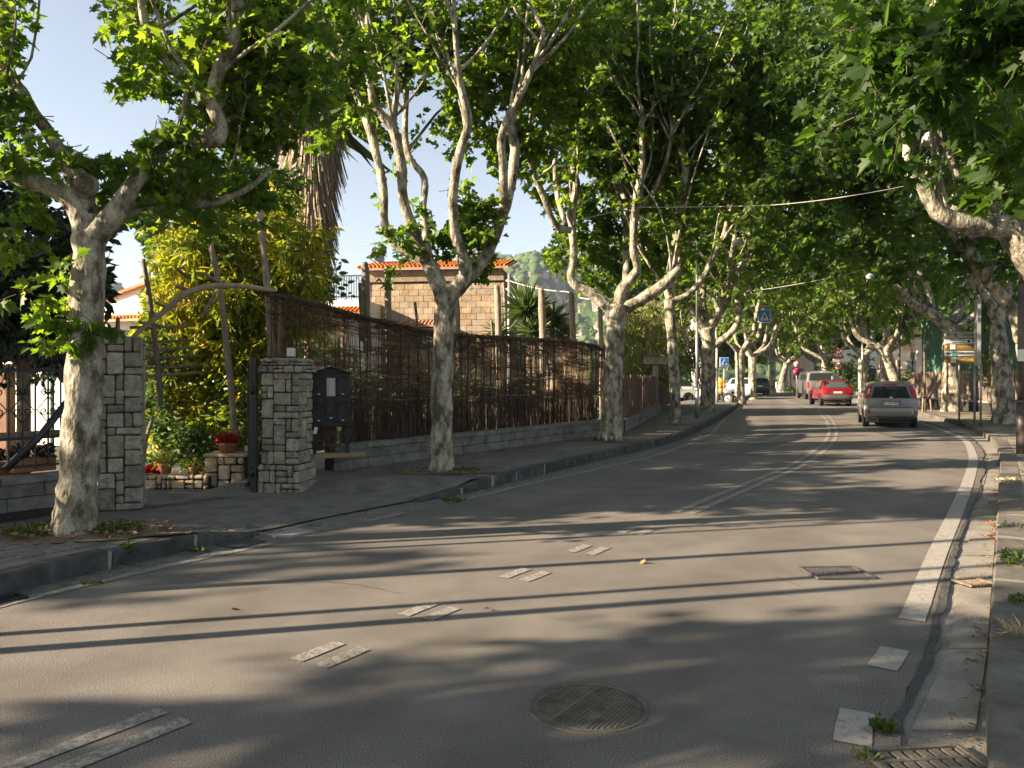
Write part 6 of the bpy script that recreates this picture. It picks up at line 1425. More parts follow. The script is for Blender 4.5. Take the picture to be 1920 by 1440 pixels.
c3 = c2 - Vector((0, 0, .34)); MX = Matrix.Rotation(radians(90), 3, 'X'); mb = MB(); mb.lathe([(0, 0), (.26, 0), (.26, -.02)], c3, 24, M=MX); mb.build('roundel', M_sign_red, t); mb = MB(); mb.lathe([(0, .008), (.19, .008), (.19, -.01)], c3, 24, M=MX); mb.build('roundel_field', M_sign_white, t)
put_text(t, '50', .25, M_ink, c3 + Vector((0, -.014, 0))); mb = MB(); mb.tube([(c.x, c.y + .05, .2), (c.x, c.y + .05, c.z + .3)], .035, 8); mb.build('post', M_galv, t)
mb = MB(); q = R(1573, 705, 46.8); mb.cbox((q.x, q.y + .3, 1.0), (.55, .3, 1.5)); solo('grey_cabinet', mb, M_galv, 'grey green box standing under the triangle and 50 sign', 'cabinet')
c = R(1494, 683, 60); t = thing('no_stopping_sign', 'far red rimmed round sign above a dark red one on one pole', 'road sign', (c.x, c.y, .2))
mb = MB(); mb.lathe([(0, 0), (.27, 0), (.27, -.02)], c, 20, M=MX); mb.build('roundel', M_sign_red, t); mb = MB(); mb.lathe([(0, .008), (.19, .008), (.19, -.01)], c, 20, M=MX); mb.build('roundel_field', M_sign_white, t); put_text(t, '30', .2, M_ink, c + Vector((0, -.014, 0)))
c4 = c - Vector((0, 0, .58)); mb = MB(); mb.lathe([(0, 0), (.27, 0), (.27, -.02)], c4, 20, M=MX); mb.build('lower_roundel', M_sign_red, t); mb = MB(); mb.lathe([(0, .008), (.2, .008), (.2, -.01)], c4, 20, M=MX); mb.build('lower_field', mat('dark_red_field', [(.16, .02, .06)], bump=0, rough=.5), t)
mb = MB(); mb.tube([(c.x, c.y + .05, .2), (c.x, c.y + .05, c.z + .3)], .04, 8); mb.build('post', M_galv, t)

# direction boards
D = 27.6; q = R(1800, 705, D); t = thing('direction_signs', 'stack of five direction boards on one post in front of the wide plane', 'signboard', (q.x, D, .12)); sy = radians(0)
def yp(py): return CH - (py - HY) / F * D
W = 56 / F * D; xc = R(1799.5, 0, D).x
boards = [(622, 634, M_sign_beige), (635.5, 644.5, M_sign_white), (645.5, 657, M_sign_brown), (657.8, 668, M_sign_white), (669, 681, M_sign_brown)]
bo = []
for a, b_, m_ in boards: bo.append(plate(t, 'board', Vector((xc, D, (yp(a) + yp(b_)) / 2)), W, (b_ - a) / F * D - .012, m_, t=.035))
mb = MB(); mb.tube([(q.x, D + .05, .1), (q.x, D + .05, yp(621))], .032, 8); mb.build('post', M_galv, t)
def arrow(parent, px, py, w, dirx, m, up=False):
    c = R(px, py, D) + Vector((0, -.026, 0)); s = w / F * D; mb = MB()
    def bar(a, b): 
        a = c + Vector((a[0] * s, 0, a[1] * s)); b = c + Vector((b[0] * s, 0, b[1] * s)); mb.tube([a, b], .011, 4)
    if up: bar((0, -.5), (0, .5)); bar((0, .5), (-.35, .1)); bar((0, .5), (.35, .1))
    else: bar((-.5 * dirx, 0), (.5 * dirx, 0)); bar((.5 * dirx, 0), (.05 * dirx, .4)); bar((.5 * dirx, 0), (.05 * dirx, -.4))
    mb.build('arrow', m, parent)
arrow(bo[0], 1779, 628, 9, -1, M_ink); arrow(bo[3], 1778, 663, 8, -1, M_ink); arrow(bo[1], 1823.5, 639.5, 6.5, 1, M_ink, up=True); arrow(bo[4], 1775.5, 675, 6, -1, M_gold); arrow(bo[2], 1775.5, 650.5, 5, -1, M_gold)
mb = MB(); c = R(1791, 628, D) + Vector((0, -.026, 0)); mb.tube([c + Vector((-.07, 0, .06)), c + Vector((.06, 0, -.07))], .012, 4); mb.tube([c + Vector((.07, 0, .06)), c + Vector((-.06, 0, -.07))], .012, 4); mb.build('knife_and_fork', M_ink, bo[0])
def btext(parent, s, px, py, hpx, wpx, m):
    c = R(px, py, D) + Vector((0, -.022, 0)); me = text_mesh(s, 1.0, m, .003); xs = [v.co.x for v in me.vertices]; ys = [v.co.y for v in me.vertices]; w0 = max(xs) - min(xs); h0 = max(ys) - min(ys)
    me.transform(Matrix.Translation((-(max(xs) + min(xs)) / 2, -(max(ys) + min(ys)) / 2, 0))); me.transform(Matrix.Diagonal((wpx / F * D / w0, hpx / F * D / h0, 1, 1))); me.transform(Matrix.Rotation(radians(90), 4, 'X'))
    link('lettering', me, parent, tuple(c - ORG[parent.name]))
btext(bo[0], "c. Ammendola", 1815, 627.5, 5.5, 24, M_ink); btext(bo[1], "PARCHEGGIO", 1796, 638, 2.6, 28, M_ink); btext(bo[1], "CIMITERO", 1797, 642, 2.0, 25, M_ink)
btext(bo[3], "LUNA ROSSA", 1811, 662, 3.6, 28, M_ink); btext(bo[4], "Mami Camilla", 1809.5, 674.5, 4.2, 32, M_gold); btext(bo[2], "CENTRO", 1808, 650.5, 3.2, 26, M_gold)
mb = MB(); c = R(1815.5, 640, D) + Vector((0, -.026, 0)); mb.lathe([(0, 0), (.05, 0), (.05, -.01)], c, 12, M=MX); mb.build('symbol', M_ink, bo[1])
for k, (px, py, m_) in enumerate(((1786, 650.5, M_sign_white), (1787, 675, M_sign_white), (1788.5, 663, M_sign_teal))): plate(bo[(2, 4, 3)[k]], 'symbol_field', R(px, py, D) + Vector((0, -.022, 0)), .18, .17, m_, t=.01)

# upright grey panel seen almost edge on
q0 = R(1833, 705, 26.0); mb = MB(); za = CH - (560 - HY) / F * 26.0; zb = CH - (686 - HY) / F * 26.0; mb.cbox((q0.x, 26.0, (za + zb) / 2), (.95, .10, za - zb), radians(66), ch=.01)
t = thing('hoarding_panel', 'tall grey panel on posts seen nearly edge on, right of the signboards', 'panel', (q0.x, 26.0, .12)); mb.build('panel', M_galv, t)
for k in (-1, 1): m = MB(); m.tube([(q0.x + k * .12, 26.0 + k * .38, .1), (q0.x + k * .12, 26.0 + k * .38, zb + .1)], .035, 8); m.build('post', M_galv, t)

# reed screen on a pale wall, green sheet above
w0 = Vector((20.6, 41, 0)); w1 = Vector((19.7, 24, 0)); block_wall('pale_wall', 'low pale wall at the back of the right pavement', w1, w0, .12, .24, .50, 14, bl=1.5, rows=1, m=M_gutter)
u = (w0 - w1).normalized(); L = (w0 - w1).length; az = atan2(u.y, u.x); t = thing('reed_screen', 'sun-bleached reed screen on the low pale wall at the right', 'fence', (w1.x, w1.y, .6)); nn = Vector((-u.y, u.x, 0))
M_reed_pale = mat('pale_reed', [(.18, .12, .085), (.30, .21, .15), (.40, .30, .22)], scale=8, rough=.9, bump=.8, bscale=25, stretch=(6, 6, .4), rnd=.2)
for k in range(13):
    s = (k + .5) * L / 13; q = w1 + u * s; m = MB(); m.cbox((q.x, q.y, 1.32), (L / 13 - .05, .05, 1.25), az, ch=.008, jit=.01); m.build('screen_panel', M_reed_pale, t)
    m = MB(); q = w1 + u * (k * L / 13) - nn * .02; m.tube([(q.x - .06, q.y, .5), (q.x - .06, q.y, 2.05)], .04, 6); m.build('post', M_wood_grey, t)
def gr(r):
    s = r.uniform(0, L); q = w1 + u * s; z = r.uniform(.7, .8); return (q.x - .05 + r.normal(0, .01), q.y, z), (q.x - .05 + r.normal(0, .012), q.y + r.normal(0, .02), z + r.uniform(.9, 1.25))
sticks('reeds', M_reed_pale, t, 1300, gr, (.006, .012), 21)
mb = MB(); P = []
for i in range(34):
    s = i * L / 33; q = w1 + u * s + Vector((.5, 0, 0)); row = []
    for j in range(8): z = 1.9 + j * .38; row.append((q.x + .10 * mnoise.noise(Vector((s * .9, z * .4, 2))), q.y, z))
    P.append(row)
mb.grid(P, smooth=True); t = thing('green_sheet', 'dark green netting sheet hung above the reed screen at the right', 'netting', (w1.x + .5, w1.y, 1.9)); mb.build('sheet', M_green_sheet, t)
for k in range(5): q = w1 + u * (k * L / 4) + Vector((.56, 0, 0)); m = MB(); m.tube([(q.x, q.y, .5), (q.x, q.y, 4.6)], .04, 6); m.build('post', M_galv, t)
bush('climbing_plant', 'green climber spilling over the reed screen', 'plant', 29, [(1836, 655, 22, 20, 26, 0, .4), (1842, 690, 12, 30, 22, 0, .3), (1822, 668, 20, 10, 14, 0, .4), (1862, 640, 16, 20, 12, .2, .4)], M_leaf, .12, LEAF_OVAL, 71, per=8, tl=.3)

# gate pillars, garden wall and buildings beyond
for (pa, pb, pt, D, lab) in ((1723, 1741, 634, 46, 'left white gate pillar with a flat grey cap'), (1741, 1775, 621, 44, 'right white gate pillar, broad and taller')):
    a = R(pa, 705, D); b_ = R(pb, 705, D); top = CH - (pt - HY) / F * D; t = thing('gate_pillar', lab, 'pillar', ((a.x + b_.x) / 2, D, .26), 0, 'white gate pillars on the right'); W = b_.x - a.x
    m = MB(); m.cbox(((a.x + b_.x) / 2, D, (top + .2) / 2), (W * .92, .75, top - .2), .12, ch=.02); m.build('shaft', M_white, t); m = MB(); m.cbox(((a.x + b_.x) / 2, D, top + .02), (W * 1.12, 1.0, .12), .12, ch=.02); m.build('cap', M_galv, t)
    m = MB(); m.cbox(((a.x + b_.x) / 2, D, top - .16), (W * 1.0, .85, .10), .12, ch=.02); m.build('neck', M_white, t)
    m = MB(); m.cbox(((a.x + b_.x) / 2, D, .5), (W * 1.02, .85, .55), .12, ch=.02); m.build('foot', M_white, t)
a = R(1776, 705, 43.6); t = thing('small_gate', 'narrow open iron gate right of the white pillars', 'gate', (a.x, 43.6, .26))
for k in range(6): m = MB(); m.tube([(a.x + .1 + k * .1, 43.6 + k * .05, .3), (a.x + .1 + k * .1, 43.6 + k * .05, 1.9)], .014, 5); m.build('bar', M_iron, t)
q = R(1690, 705, 56); t = simple_house('pink_house', 'pale pink house with an orange front behind the white gate pillars', (q.x - .3, 56, 0), radians(-12), 6.5, 6, 4.0, M_cream, flat=True, windows=((1.1, 2.3, .9, 1.0, 'f'), (4.2, 2.3, .9, 1.0, 'f')))
m = MB(); qq = q + Vector((.9, -.45, 0)); m.box((qq.x + .5, 55.6, 3.95), (2.6, .3, .7), radians(-12)); m.build('orange_band', M_pink, t)
m = MB(); P = []
for i in range(13):
    a = pi * i / 12; P.append([(q.x + 3.0 - 3.3 * cos(a) , 55.2, 3.9 + 1.15 * sin(a)), (q.x + 3.6 - 3.3 * cos(a), 60.5, 3.9 + 1.15 * sin(a))])
m.grid(P, smooth=True); m.build('curved_roof', M_tile, t)
m = MB(); m.cbox((q.x + 1.5, 54.6, 2.95), (.9, .35, .65)); m.build('air_conditioner', M_white_plastic, t)
q = R(1655, 705, 70); simple_house('far_shop', 'low white building with balustrade seen between the right plane trunks', (q.x - 2, 70, 0), radians(-8), 9, 6, 4.2, M_white, flat=True, windows=((1.5, 1.6, 1.4, 1.6, 'f'), (4.2, 1.6, 1.4, 1.6, 'f'), (6.9, 1.6, 1.4, 1.6, 'f')), cat='building')
q = R(1480, 705, 98); simple_house('far_house', 'distant pale house closing the road behind the round signs', (q.x - 1, 98, 0), radians(-20), 9, 6, 4.3, M_cream, windows=((2, 2.0, 1.1, 1.3, 'f'), (5, 2.0, 1.1, 1.3, 'f')))
q = R(1540, 705, 104); simple_house('far_house', 'distant white building glimpsed behind the silver van', (q.x - 1, 104, 0), radians(-10), 10, 6, 3.8, M_white, flat=True, windows=((2, 2.0, 1.1, 1.3, 'f'), (6, 2.0, 1.1, 1.3, 'f')))
q = R(1315, 705, 62); m = MB(); m.box((q.x, 62, 3.1), (1.9, 2.5, 6.2)); solo('white_tower_wall', m, M_white, 'narrow white wall glimpsed between lamp post and fifth plane trunk', 'wall')
bush('hedge', 'leafy hedge in front of the pink house wall', 'hedge', 49, [(1700, 720, 18, 26, 60, 0, .6), (1712, 735, 14, 20, 40, 0, .6), (1692, 740, 12, 16, 30, 0, .6)], M_leaf, .16, LEAF_OVAL, 72, per=8, tl=.5)
bush('roadside_bush', 'dark bushes behind the red car under the planes', 'bush', 60, [(1590, 700, 30, 30, 60, 0, 2), (1560, 690, 20, 30, 40, 2, 2), (1640, 720, 30, 20, 40, 0, 1)], M_leaf_hedge, .3, LEAF_LO, 73, per=8, tl=.9)
# sapling with stakes
q = R(1735, 778, 34); t = thing('sapling', 'bare young tree tied to two short stakes on the right pavement', 'sapling', (q.x, 34, .2))
m = MB(); m.tube([R(1735, 785, 34), R(1734, 720, 34), R(1733, 660, 34), R(1735, 605, 34)], [.05, .045, .04, .025], 7, wob=.3); m.build('stem', M_twig, t)
for a, b_ in ((1729, 1731), (1748, 1743)): m = MB(); m.tube([R(a, 785, 34), R(b_, 742, 34)], .035, 6); m.build('stake', M_wood_grey, t)
m = MB(); m.cbox(R(1737, 745, 33.95), (.4, .03, .05)); m.build('tie', M_black, t)
# thin meter box on a post before the house
q = R(1711, 668, 47); t = thing('meter_box', 'small box on a thin post left of the white gate pillar', 'box', (q.x, 47, .26)); m = MB(); m.cbox(q, (.2, .14, .38)); m.build('box', M_wood_grey, t); m = MB(); m.tube([(q.x, 47, .2), (q.x, 47, q.z)], .03, 6); m.build('post', M_iron, t)
# far bollards, pots and low wall at the bend
for k, (px, D) in enumerate(((1469, 76), (1456, 80))):
    q = R(px, 705, D); m = MB(); m.lathe([(0, 0), (.09, 0), (.09, .95), (.05, 1.02), (0, 1.02)], (q.x, D, .14), 10); solo('bollard', m, M_sign_white, ['white bollard at the bend left of the round signs', 'second white bollard farther left at the bend'][k], 'bollard', 'bollards at the bend')
for k, (px, D, s_) in enumerate(((1460, 84, .5), (1490, 80, .6), (1505, 78, .5), (1530, 76, .7))):
    bush('roadside_bush', ['red and green planting at the far bend', 'small bush at the foot of the round signs', 'light green bush left of the silver van', 'low bush under the dark plane trunk'][k], 'bush', D, [(px, 735, 9, 12, 26, 0, .7)], [M_leaf, M_leaf_hedge, M_leaf, M_leaf_hedge][k], .25, LEAF_LO, 80 + k, per=8, tl=.5)
# ================================================================= vehicles and people
def car(label, name, loc, yaw, L, W, H, paint, prof, roofw, cat='car', glass=None, lights='high', clad=False, belt=.58, wheel=.30, group=None, plate_txt=None, rear_only=True):
    """prof: list of (y, z) from the rear bumper bottom, up over the roof, to the front bumper bottom. y: 0 rear .. L front."""
    t = thing(name, label, cat, loc, yaw, group)
    P = smooth_line([(a, b, 0) for a, b in prof], 4); P = [(p.x, p.y) for p in P]; zb = belt * H
    def hw(z):
        if z < zb: return W / 2 * (1 - .05 * ((zb - z) / zb) ** 2 * 1.4)
        k = (z - zb) / (H - zb); return W / 2 * (1 - (1 - roofw) * k ** 1.15)
    def pt(s, u, off=0.0):
        """s: 0..1 along profile, u: -1..1 across"""
        f = s * (len(P) - 1); i = min(int(f), len(P) - 2); y = P[i][0] + (P[i + 1][0] - P[i][0]) * (f - i); z = P[i][1] + (P[i + 1][1] - P[i][1]) * (f - i)
        dy = P[i + 1][0] - P[i][0]; dz = P[i + 1][1] - P[i][1]; n = sqrt(dy * dy + dz * dz) + 1e-9; ny, nz = -dz / n, dy / n
        e = abs(u) ** 5; w_ = hw(z); x = u * w_ * (1 - .0 * e)
        y2 = y - ny * .0 - ny * e * .10 * 1; z2 = z - nz * e * .07
        return Vector((x, y2 + ny * off, z2 + nz * off))
    mb = MB(); NS = 56; NU = 16; us = [-1 + 2 * j / NU for j in range(NU + 1)]; us = [abs(u) ** .75 * (1 if u > 0 else -1) for u in us]
    rows = [[pt(i / NS, u) for u in us] for i in range(NS + 1)]; mb.grid(rows, smooth=True)
    for sg in (0, -1):      # sides: fill between the two edges of the skin
        e = [r_[sg] for r_ in rows]; n = len(e); x_in = [Vector((p.x * .985, p.y, p.z)) for p in e]
        mb.add(e, [tuple(range(n)) if sg == 0 else tuple(range(n))[::-1]])
    mb.add([rows[0][0], rows[0][-1], rows[-1][-1], rows[-1][0]], [(0, 1, 2, 3)])
    body = mb.build('body', paint, t, local=True)
    def s_at(z, side='rear'):
        if z <= (P[0][1] if side == 'rear' else P[-1][1]): return 0.0 if side == 'rear' else 1.0
        rng_ = range(len(P) - 1) if side == 'rear' else range(len(P) - 2, -1, -1)
        for i in rng_:
            a, b = P[i], P[i + 1]
            if min(a[1], b[1]) <= z <= max(a[1], b[1]) and abs(b[1] - a[1]) > 1e-6: return (i + (z - a[1]) / (b[1] - a[1])) / (len(P) - 1)
        return .5
    def patch(name_, z0, z1, u0, u1, m, off=.008, th=.012, n=8, taper=0.0, par=None, side='rear'):
        s0, s1 = s_at(z0, side), s_at(z1, side); q = MB(); A = []
        for i in range(n + 1):
            s = s0 + (s1 - s0) * i / n; k = i / n; c_ = (u0 + u1) / 2; h_ = (u1 - u0) / 2 * (1 - taper * k); A.append([pt(s, c_ - h_ + 2 * h_ * j / n, off) for j in range(n + 1)])
        q.grid(A, smooth=True); return q.build(name_, m, par or t, local=True)
    def side_panel(name_, pts, m, sx, off=.006, par=None):
        q = MB(); A = [Vector((sx * (hw(z) * 1.0 + off), y, z)) for y, z in pts]; B = [Vector((a.x - sx * .012, a.y, a.z)) for a in A]; n = len(A)
        q.add(A + B, [tuple(range(n)), tuple(range(n, 2 * n))[::-1]] + [(i, (i + 1) % n, n + (i + 1) % n, n + i) for i in range(n)]); return q.build(name_, m, par or t, local=True)
    for sx in (-1, 1):
        for y in (L * .19, L * .81):
            o = Vector((sx * (W / 2 - .10), y, wheel)); R_ = Matrix.Rotation(radians(90), 3, 'Y')
            q = MB(); q.lathe([(wheel * .62, -.09), (wheel * .9, -.10), (wheel, -.06), (wheel, .06), (wheel * .9, .10), (wheel * .62, .09)], o, 20, M=R_); wo = q.build('wheel', M_black, t, local=True)
            q = MB(); q.lathe([(0, sx * .07), (wheel * .2, sx * .075), (wheel * .55, sx * .05), (wheel * .63, sx * .085)], o, 16, M=R_)
            for k in range(5): a = 2 * pi * k / 5; q.box(o + Vector((sx * .075, cos(a) * wheel * .36, sin(a) * wheel * .36)), (.02, .06, wheel * .5), M=Matrix.Rotation(-a + pi / 2, 3, 'X'))
            q.build('rim', M_chrome, wo, local=True)
            q = MB(); q.lathe([(0, 0), (wheel * 1.13, 0), (wheel * 1.13, sx * .004)], Vector((sx * (W / 2 * .992), y, wheel * 1.02)), 20, M=R_); q.build('wheel_arch', M_black, t, local=True)
    # underside
    q = MB(); q.box((0, L / 2, wheel * .75), (W * .78, L * .92, .12)); q.build('underbody', M_black, t, local=True)
    return t, patch, side_panel, pt, s_at, hw
def mirror(t, sx, c, m):
    q = MB(); q.cbox((c[0] + sx * .07, c[1], c[2]), (.16, .10, .14), ch=.03); o = q.build('mirror', m, t, local=True); q = MB(); q.cbox((c[0] + sx * .07, c[1] - .052, c[2]), (.12, .006, .10), ch=.002); q.build('mirror_glass', M_chrome, o, local=True)

# small grey hatchback
P_grey = paintmat('grey_paint', (.26, .245, .225), .35, .6, .25)
prof = [(.10, .30), (.02, .42), (0, .62), (.07, .80), (.10, .98), (.16, 1.12), (.30, 1.40), (.42, 1.50), (.9, 1.545), (1.6, 1.55), (2.25, 1.47), (2.75, 1.14), (2.95, 1.02), (3.35, .93), (3.58, .74), (3.62, .45), (3.55, .28)]
hx = R(1663, 705, 26.9).x; yaw_c = radians(-20)
t, patch, sp, pt, s_at, hw = car('small grey hatchback driving away in the right lane', 'hatchback', (hx, 26.6, .02), yaw_c, 3.64, 1.66, 1.55, P_grey, prof, .80, belt=.62)
patch('rear_window', .99, 1.38, -.74, .74, M_glass, .01, taper=.10); patch('number_plate_recess', .74, .90, -.36, .36, M_grey_plastic, .006)
pl = patch('number_plate', .75, .86, -.31, .31, M_white_plastic, .014)
for u in (-.295, .265): patch('plate_band', .75, .86, u, u + .035, M_sign_blue, .017, n=2, par=pl)
me = text_mesh('EF 434 WL', .10, M_ink, .001); me.transform(Matrix.Rotation(radians(84), 4, 'X')); link('plate_lettering', me, pl, tuple(pt(s_at(.805), 0, .022)))
for sx in (-1, 1):
    patch('tail_light', 1.00, 1.40, *(sorted((sx * .78, sx * .97))), M_redlens, .022, taper=.15); patch('tail_light_strip', 1.12, 1.30, *(sorted((sx * .83, sx * .90))), M_whitelens if sx < 0 else M_redlens, .03, n=4)
    patch('reflector', .48, .58, *(sorted((sx * .72, sx * .88))), M_redlens, .03, n=4); sp('side_window', [(.55, 1.02), (.62, 1.36), (1.35, 1.42), (1.36, .99)], M_glass, sx); sp('front_side_window', [(1.44, .99), (1.43, 1.42), (2.1, 1.38), (2.5, 1.05), (2.45, .98)], M_glass, sx)
    mirror(t, sx, (sx * .80, 2.45, 1.08), P_grey)
patch('reversing_light', .49, .57, .75, .83, M_whitelens, .04, n=3)
patch('brake_light', 1.415, 1.455, -.28, .28, M_redlens, .02, n=4); patch('bumper', .34, .66, -.98, .98, P_grey, .035); patch('lower_bumper', .27, .40, -.86, .86, M_grey_plastic, .04); patch('tailgate_seam', .675, .69, -.86, .86, M_black, .009, n=10)
q = MB(); q.lathe([(0, 0), (.05, 0), (.05, .01)], pt(s_at(1.0), 0, .015), 14, M=Matrix.Rotation(radians(78), 3, 'X')); q.build('badge', M_chrome, t, local=True)
q = MB(); q.tube([pt(s_at(1.05), .02, .03), pt(s_at(1.09), -.45, .03)], .008, 5); q.build('wiper', M_black, t, local=True); q = MB(); q.tube([(-.42, .12, .26), (-.42, -.02, .25)], .025, 8); q.build('exhaust', M_chrome, t, local=True)
q = MB(); q.tube([(0, 1.5, 1.55), (0, 1.42, 1.74)], .006, 4); q.build('aerial', M_black, t, local=True)
for sx in (-.38, .38): q = MB(); q.cbox((sx, 1.45, 1.1), (.26, .12, .26), ch=.04); q.build('headrest', M_black, t, local=True)

# red hatchback
P_red = paintmat('red_paint', (.16, .007, .013), .35, .5)
prof = [(.08, .36), (.0, .46), (0, .62), (.03, .80), (.06, .92), (.12, 1.02), (.34, 1.32), (.46, 1.385), (1.0, 1.42), (1.6, 1.42), (2.0, 1.36), (2.55, .98), (2.7, .92), (3.4, .82), (3.6, .70), (3.64, .45), (3.58, .30)]
t, patch, sp, pt, s_at, hw = car('boxy red hatchback ahead of the grey one', 'hatchback', (R(1571, 705, 42.2).x, 42.2, .13), radians(-9), 3.65, 1.58, 1.42, P_red, prof, .82, belt=.65)
patch('rear_window', 1.0, 1.31, -.74, .74, M_glass_warm, .01, taper=.08); patch('dark_bumper', .36, .62, -.97, .97, M_grey_plastic, .04); patch('number_plate', .70, .80, -.28, .28, M_sign_beige, .012)
for sx in (-1, 1):
    patch('tail_light', .72, .92, *(sorted((sx * .72, sx * .95))), M_redlens, .012, n=4); sp('side_window', [(.55, .95), (.62, 1.28), (1.25, 1.33), (1.26, .93)], M_glass, sx); sp('front_side_window', [(1.33, .93), (1.32, 1.33), (1.95, 1.28), (2.4, .98)], M_glass, sx); mirror(t, sx, (sx * .76, 2.3, 1.0), P_red)

# silver van
P_silver = paintmat('silver_paint', (.20, .195, .20), .3, .6, .4)
prof = [(.10, .35), (.02, .45), (0, .8), (.02, 1.1), (.06, 1.3), (.12, 1.75), (.22, 1.90), (.5, 1.96), (2.6, 1.97), (3.5, 1.86), (4.2, 1.28), (4.4, 1.15), (4.85, .95), (4.95, .6), (4.9, .35)]
t, patch, sp, pt, s_at, hw = car('silver van with a black rear window beyond the red hatchback', 'van', (R(1541, 705, 54).x, 54, .14), radians(-11), 4.95, 1.92, 1.97, P_silver, prof, .88, cat='van', belt=.62, wheel=.33)
patch('rear_window', 1.30, 1.80, -.84, .84, M_glass, .012); patch('bumper', .36, .66, -.97, .97, P_silver, .04); patch('number_plate', .78, .88, -.27, .27, M_white_plastic, .012); patch('brake_light', 1.86, 1.90, -.12, .12, M_whitelens, .02, n=2)
for sx in (-1, 1): patch('tail_light', .80, 1.22, *(sorted((sx * .86, sx * .98))), M_redlens, .014, n=4); sp('side_window', [(.5, 1.3), (.55, 1.75), (2.3, 1.78), (2.3, 1.3)], M_glass, sx); sp('front_side_window', [(2.5, 1.3), (2.5, 1.78), (3.2, 1.7), (3.8, 1.3)], M_glass, sx); mirror(t, sx, (sx * .95, 3.6, 1.3), P_silver)

# parked white car on the left, seen from the front quarter
P_white = paintmat('white_paint', (.72, .72, .72), .25, .8)
prof_h = [(.10, .30), (.02, .45), (0, .65), (.04, .90), (.12, 1.05), (.40, 1.32), (.7, 1.45), (1.6, 1.50), (2.3, 1.42), (2.95, 1.02), (3.3, .92), (3.75, .80), (3.95, .62), (3.98, .40), (3.9, .25)]
def parked(label, loc, yaw, paint, name='parked_car', group=None, front=True):
    t, patch, sp, pt, s_at, hw = car(label, name, loc, yaw, 3.98, 1.7, 1.5, paint, prof_h, .8, belt=.63, group=group)
    patch('rear_window', 1.08, 1.38, -.74, .74, M_glass, .01); patch('number_plate', .72, .82, -.27, .27, M_white_plastic, .012)
    patch('windscreen', 1.05, 1.40, -.80, .80, M_glass, .012, side='front'); patch('grille', .38, .55, -.5, .5, M_black, .012, side='front')
    for sx in (-1, 1):
        patch('tail_light', .80, 1.05, *(sorted((sx * .76, sx * .97))), M_redlens, .014, n=4); patch('headlight', .64, .78, *(sorted((sx * .6, sx * .93))), M_whitelens, .016, side='front', n=5)
        sp('side_window', [(.55, 1.05), (.75, 1.36), (1.5, 1.41), (1.52, 1.02)], M_glass, sx); sp('front_side_window', [(1.6, 1.02), (1.58, 1.41), (2.2, 1.36), (2.8, 1.04)], M_glass, sx); mirror(t, sx, (sx * .82, 2.5, 1.03), paint)
    return t
parked('white car parked nose out between the fourth plane and the lamp post', (R(1316, 705, 47).x, 48.5, .14), radians(96), P_white, group='cars parked on the left')
parked('white car parked behind the motorcycle', (R(1393, 705, 57).x + .5, 58.5, .14), radians(158), P_white, group='cars parked on the left')
P_dark = paintmat('dark_blue_paint', (.035, .045, .07), .3, .7)
parked('dark hatchback with red tail lights beyond the parked white cars', (R(1425, 705, 66).x, 66, .14), radians(-10), P_dark, group='cars parked on the left')
q = R(1404, 705, 70); t = thing('green_bin', 'dark green waste container beside the dark hatchback', 'container', (q.x, 70, .14)); m = MB(); m.cbox((q.x, 70, .95), (1.3, 1.0, 1.3), ch=.05); m.build('container', M_green_sheet, t); m = MB(); m.lathe([(.55, 0), (.5, .25), (.3, .4), (0, .45)], (q.x, 70, 1.6), 14); m.build('lid', M_green_sheet, t)
q = R(1284, 705, 52); m = MB(); m.cbox((q.x, 54, 1.3), (1.6, .3, 2.2), ch=.03); solo('green_gate', m, mat('green_painted_gate', [(.02, .16, .10), (.03, .22, .13)], scale=2, rough=.6, bump=.1), 'bright green gate behind the parked white car', 'gate')

# parked motorcycle
q = G(1372, 768); q.y = 44.0; q.x = R(1372, 705, 44).x; t = thing('motorcycle', 'dark motorcycle parked at the kerb end, rear wheel towards the road', 'motorcycle', (q.x - .2, 44, .14), radians(-38))
for y, m_ in ((.0, 'front_wheel'), (-1.35, 'rear_wheel')):
    mb = MB(); mb.lathe([(.30 + .055 * cos(a), .055 * sin(a)) for a in np.linspace(0, 2 * pi, 9)], (y, 0, .33), 22, M=Matrix.Rotation(radians(90), 3, 'X')); wh = mb.build('wheel', M_black, t, local=True)
    mb = MB(); mb.lathe([(0, .03), (.08, .03), (.24, .01), (.25, -.01), (.08, -.03), (0, -.03)], (y, 0, .33), 16, M=Matrix.Rotation(radians(90), 3, 'X')); mb.build('rim', M_chrome, wh, local=True)
mb = MB(); mb.cbox((-.62, 0, .78), (.62, .26, .28), ch=.09); mb.build('tank', M_orange, t, local=True)
mb = MB(); mb.cbox((-1.12, 0, .82), (.62, .24, .10), ch=.04); mb.build('seat', M_black, t, local=True)
mb = MB(); mb.cbox((-.68, 0, .42), (.42, .26, .34), ch=.06); mb.build('engine', M_grey_plastic, t, local=True)
for sy_ in (-.08, .08): mb = MB(); mb.tube([(0, sy_, .33), (-.28, sy_, .98)], .022, 6); mb.build('fork', M_chrome, t, local=True)
mb = MB(); mb.tube([(-.30, -.34, 1.02), (-.27, 0, 1.0), (-.30, .34, 1.02)], .016, 6); mb.build('handlebar', M_black, t, local=True); mb = MB(); mb.cbox((-.14, 0, .86), (.12, .18, .18), ch=.05); mb.build('headlight', M_whitelens, t, local=True)
mb = MB(); mb.cbox((-1.35, 0, .72), (.4, .14, .06), ch=.02); mb.build('mudguard', M_black, t, local=True); mb = MB(); mb.cbox((-1.5, 0, 1.02), (.36, .38, .28), ch=.06); mb.build('top_box', M_black, t, local=True)
mb = MB(); mb.tube([(-.6, .16, .28), (-1.35, .18, .34)], .04, 8); mb.build('exhaust', M_chrome, t, local=True)

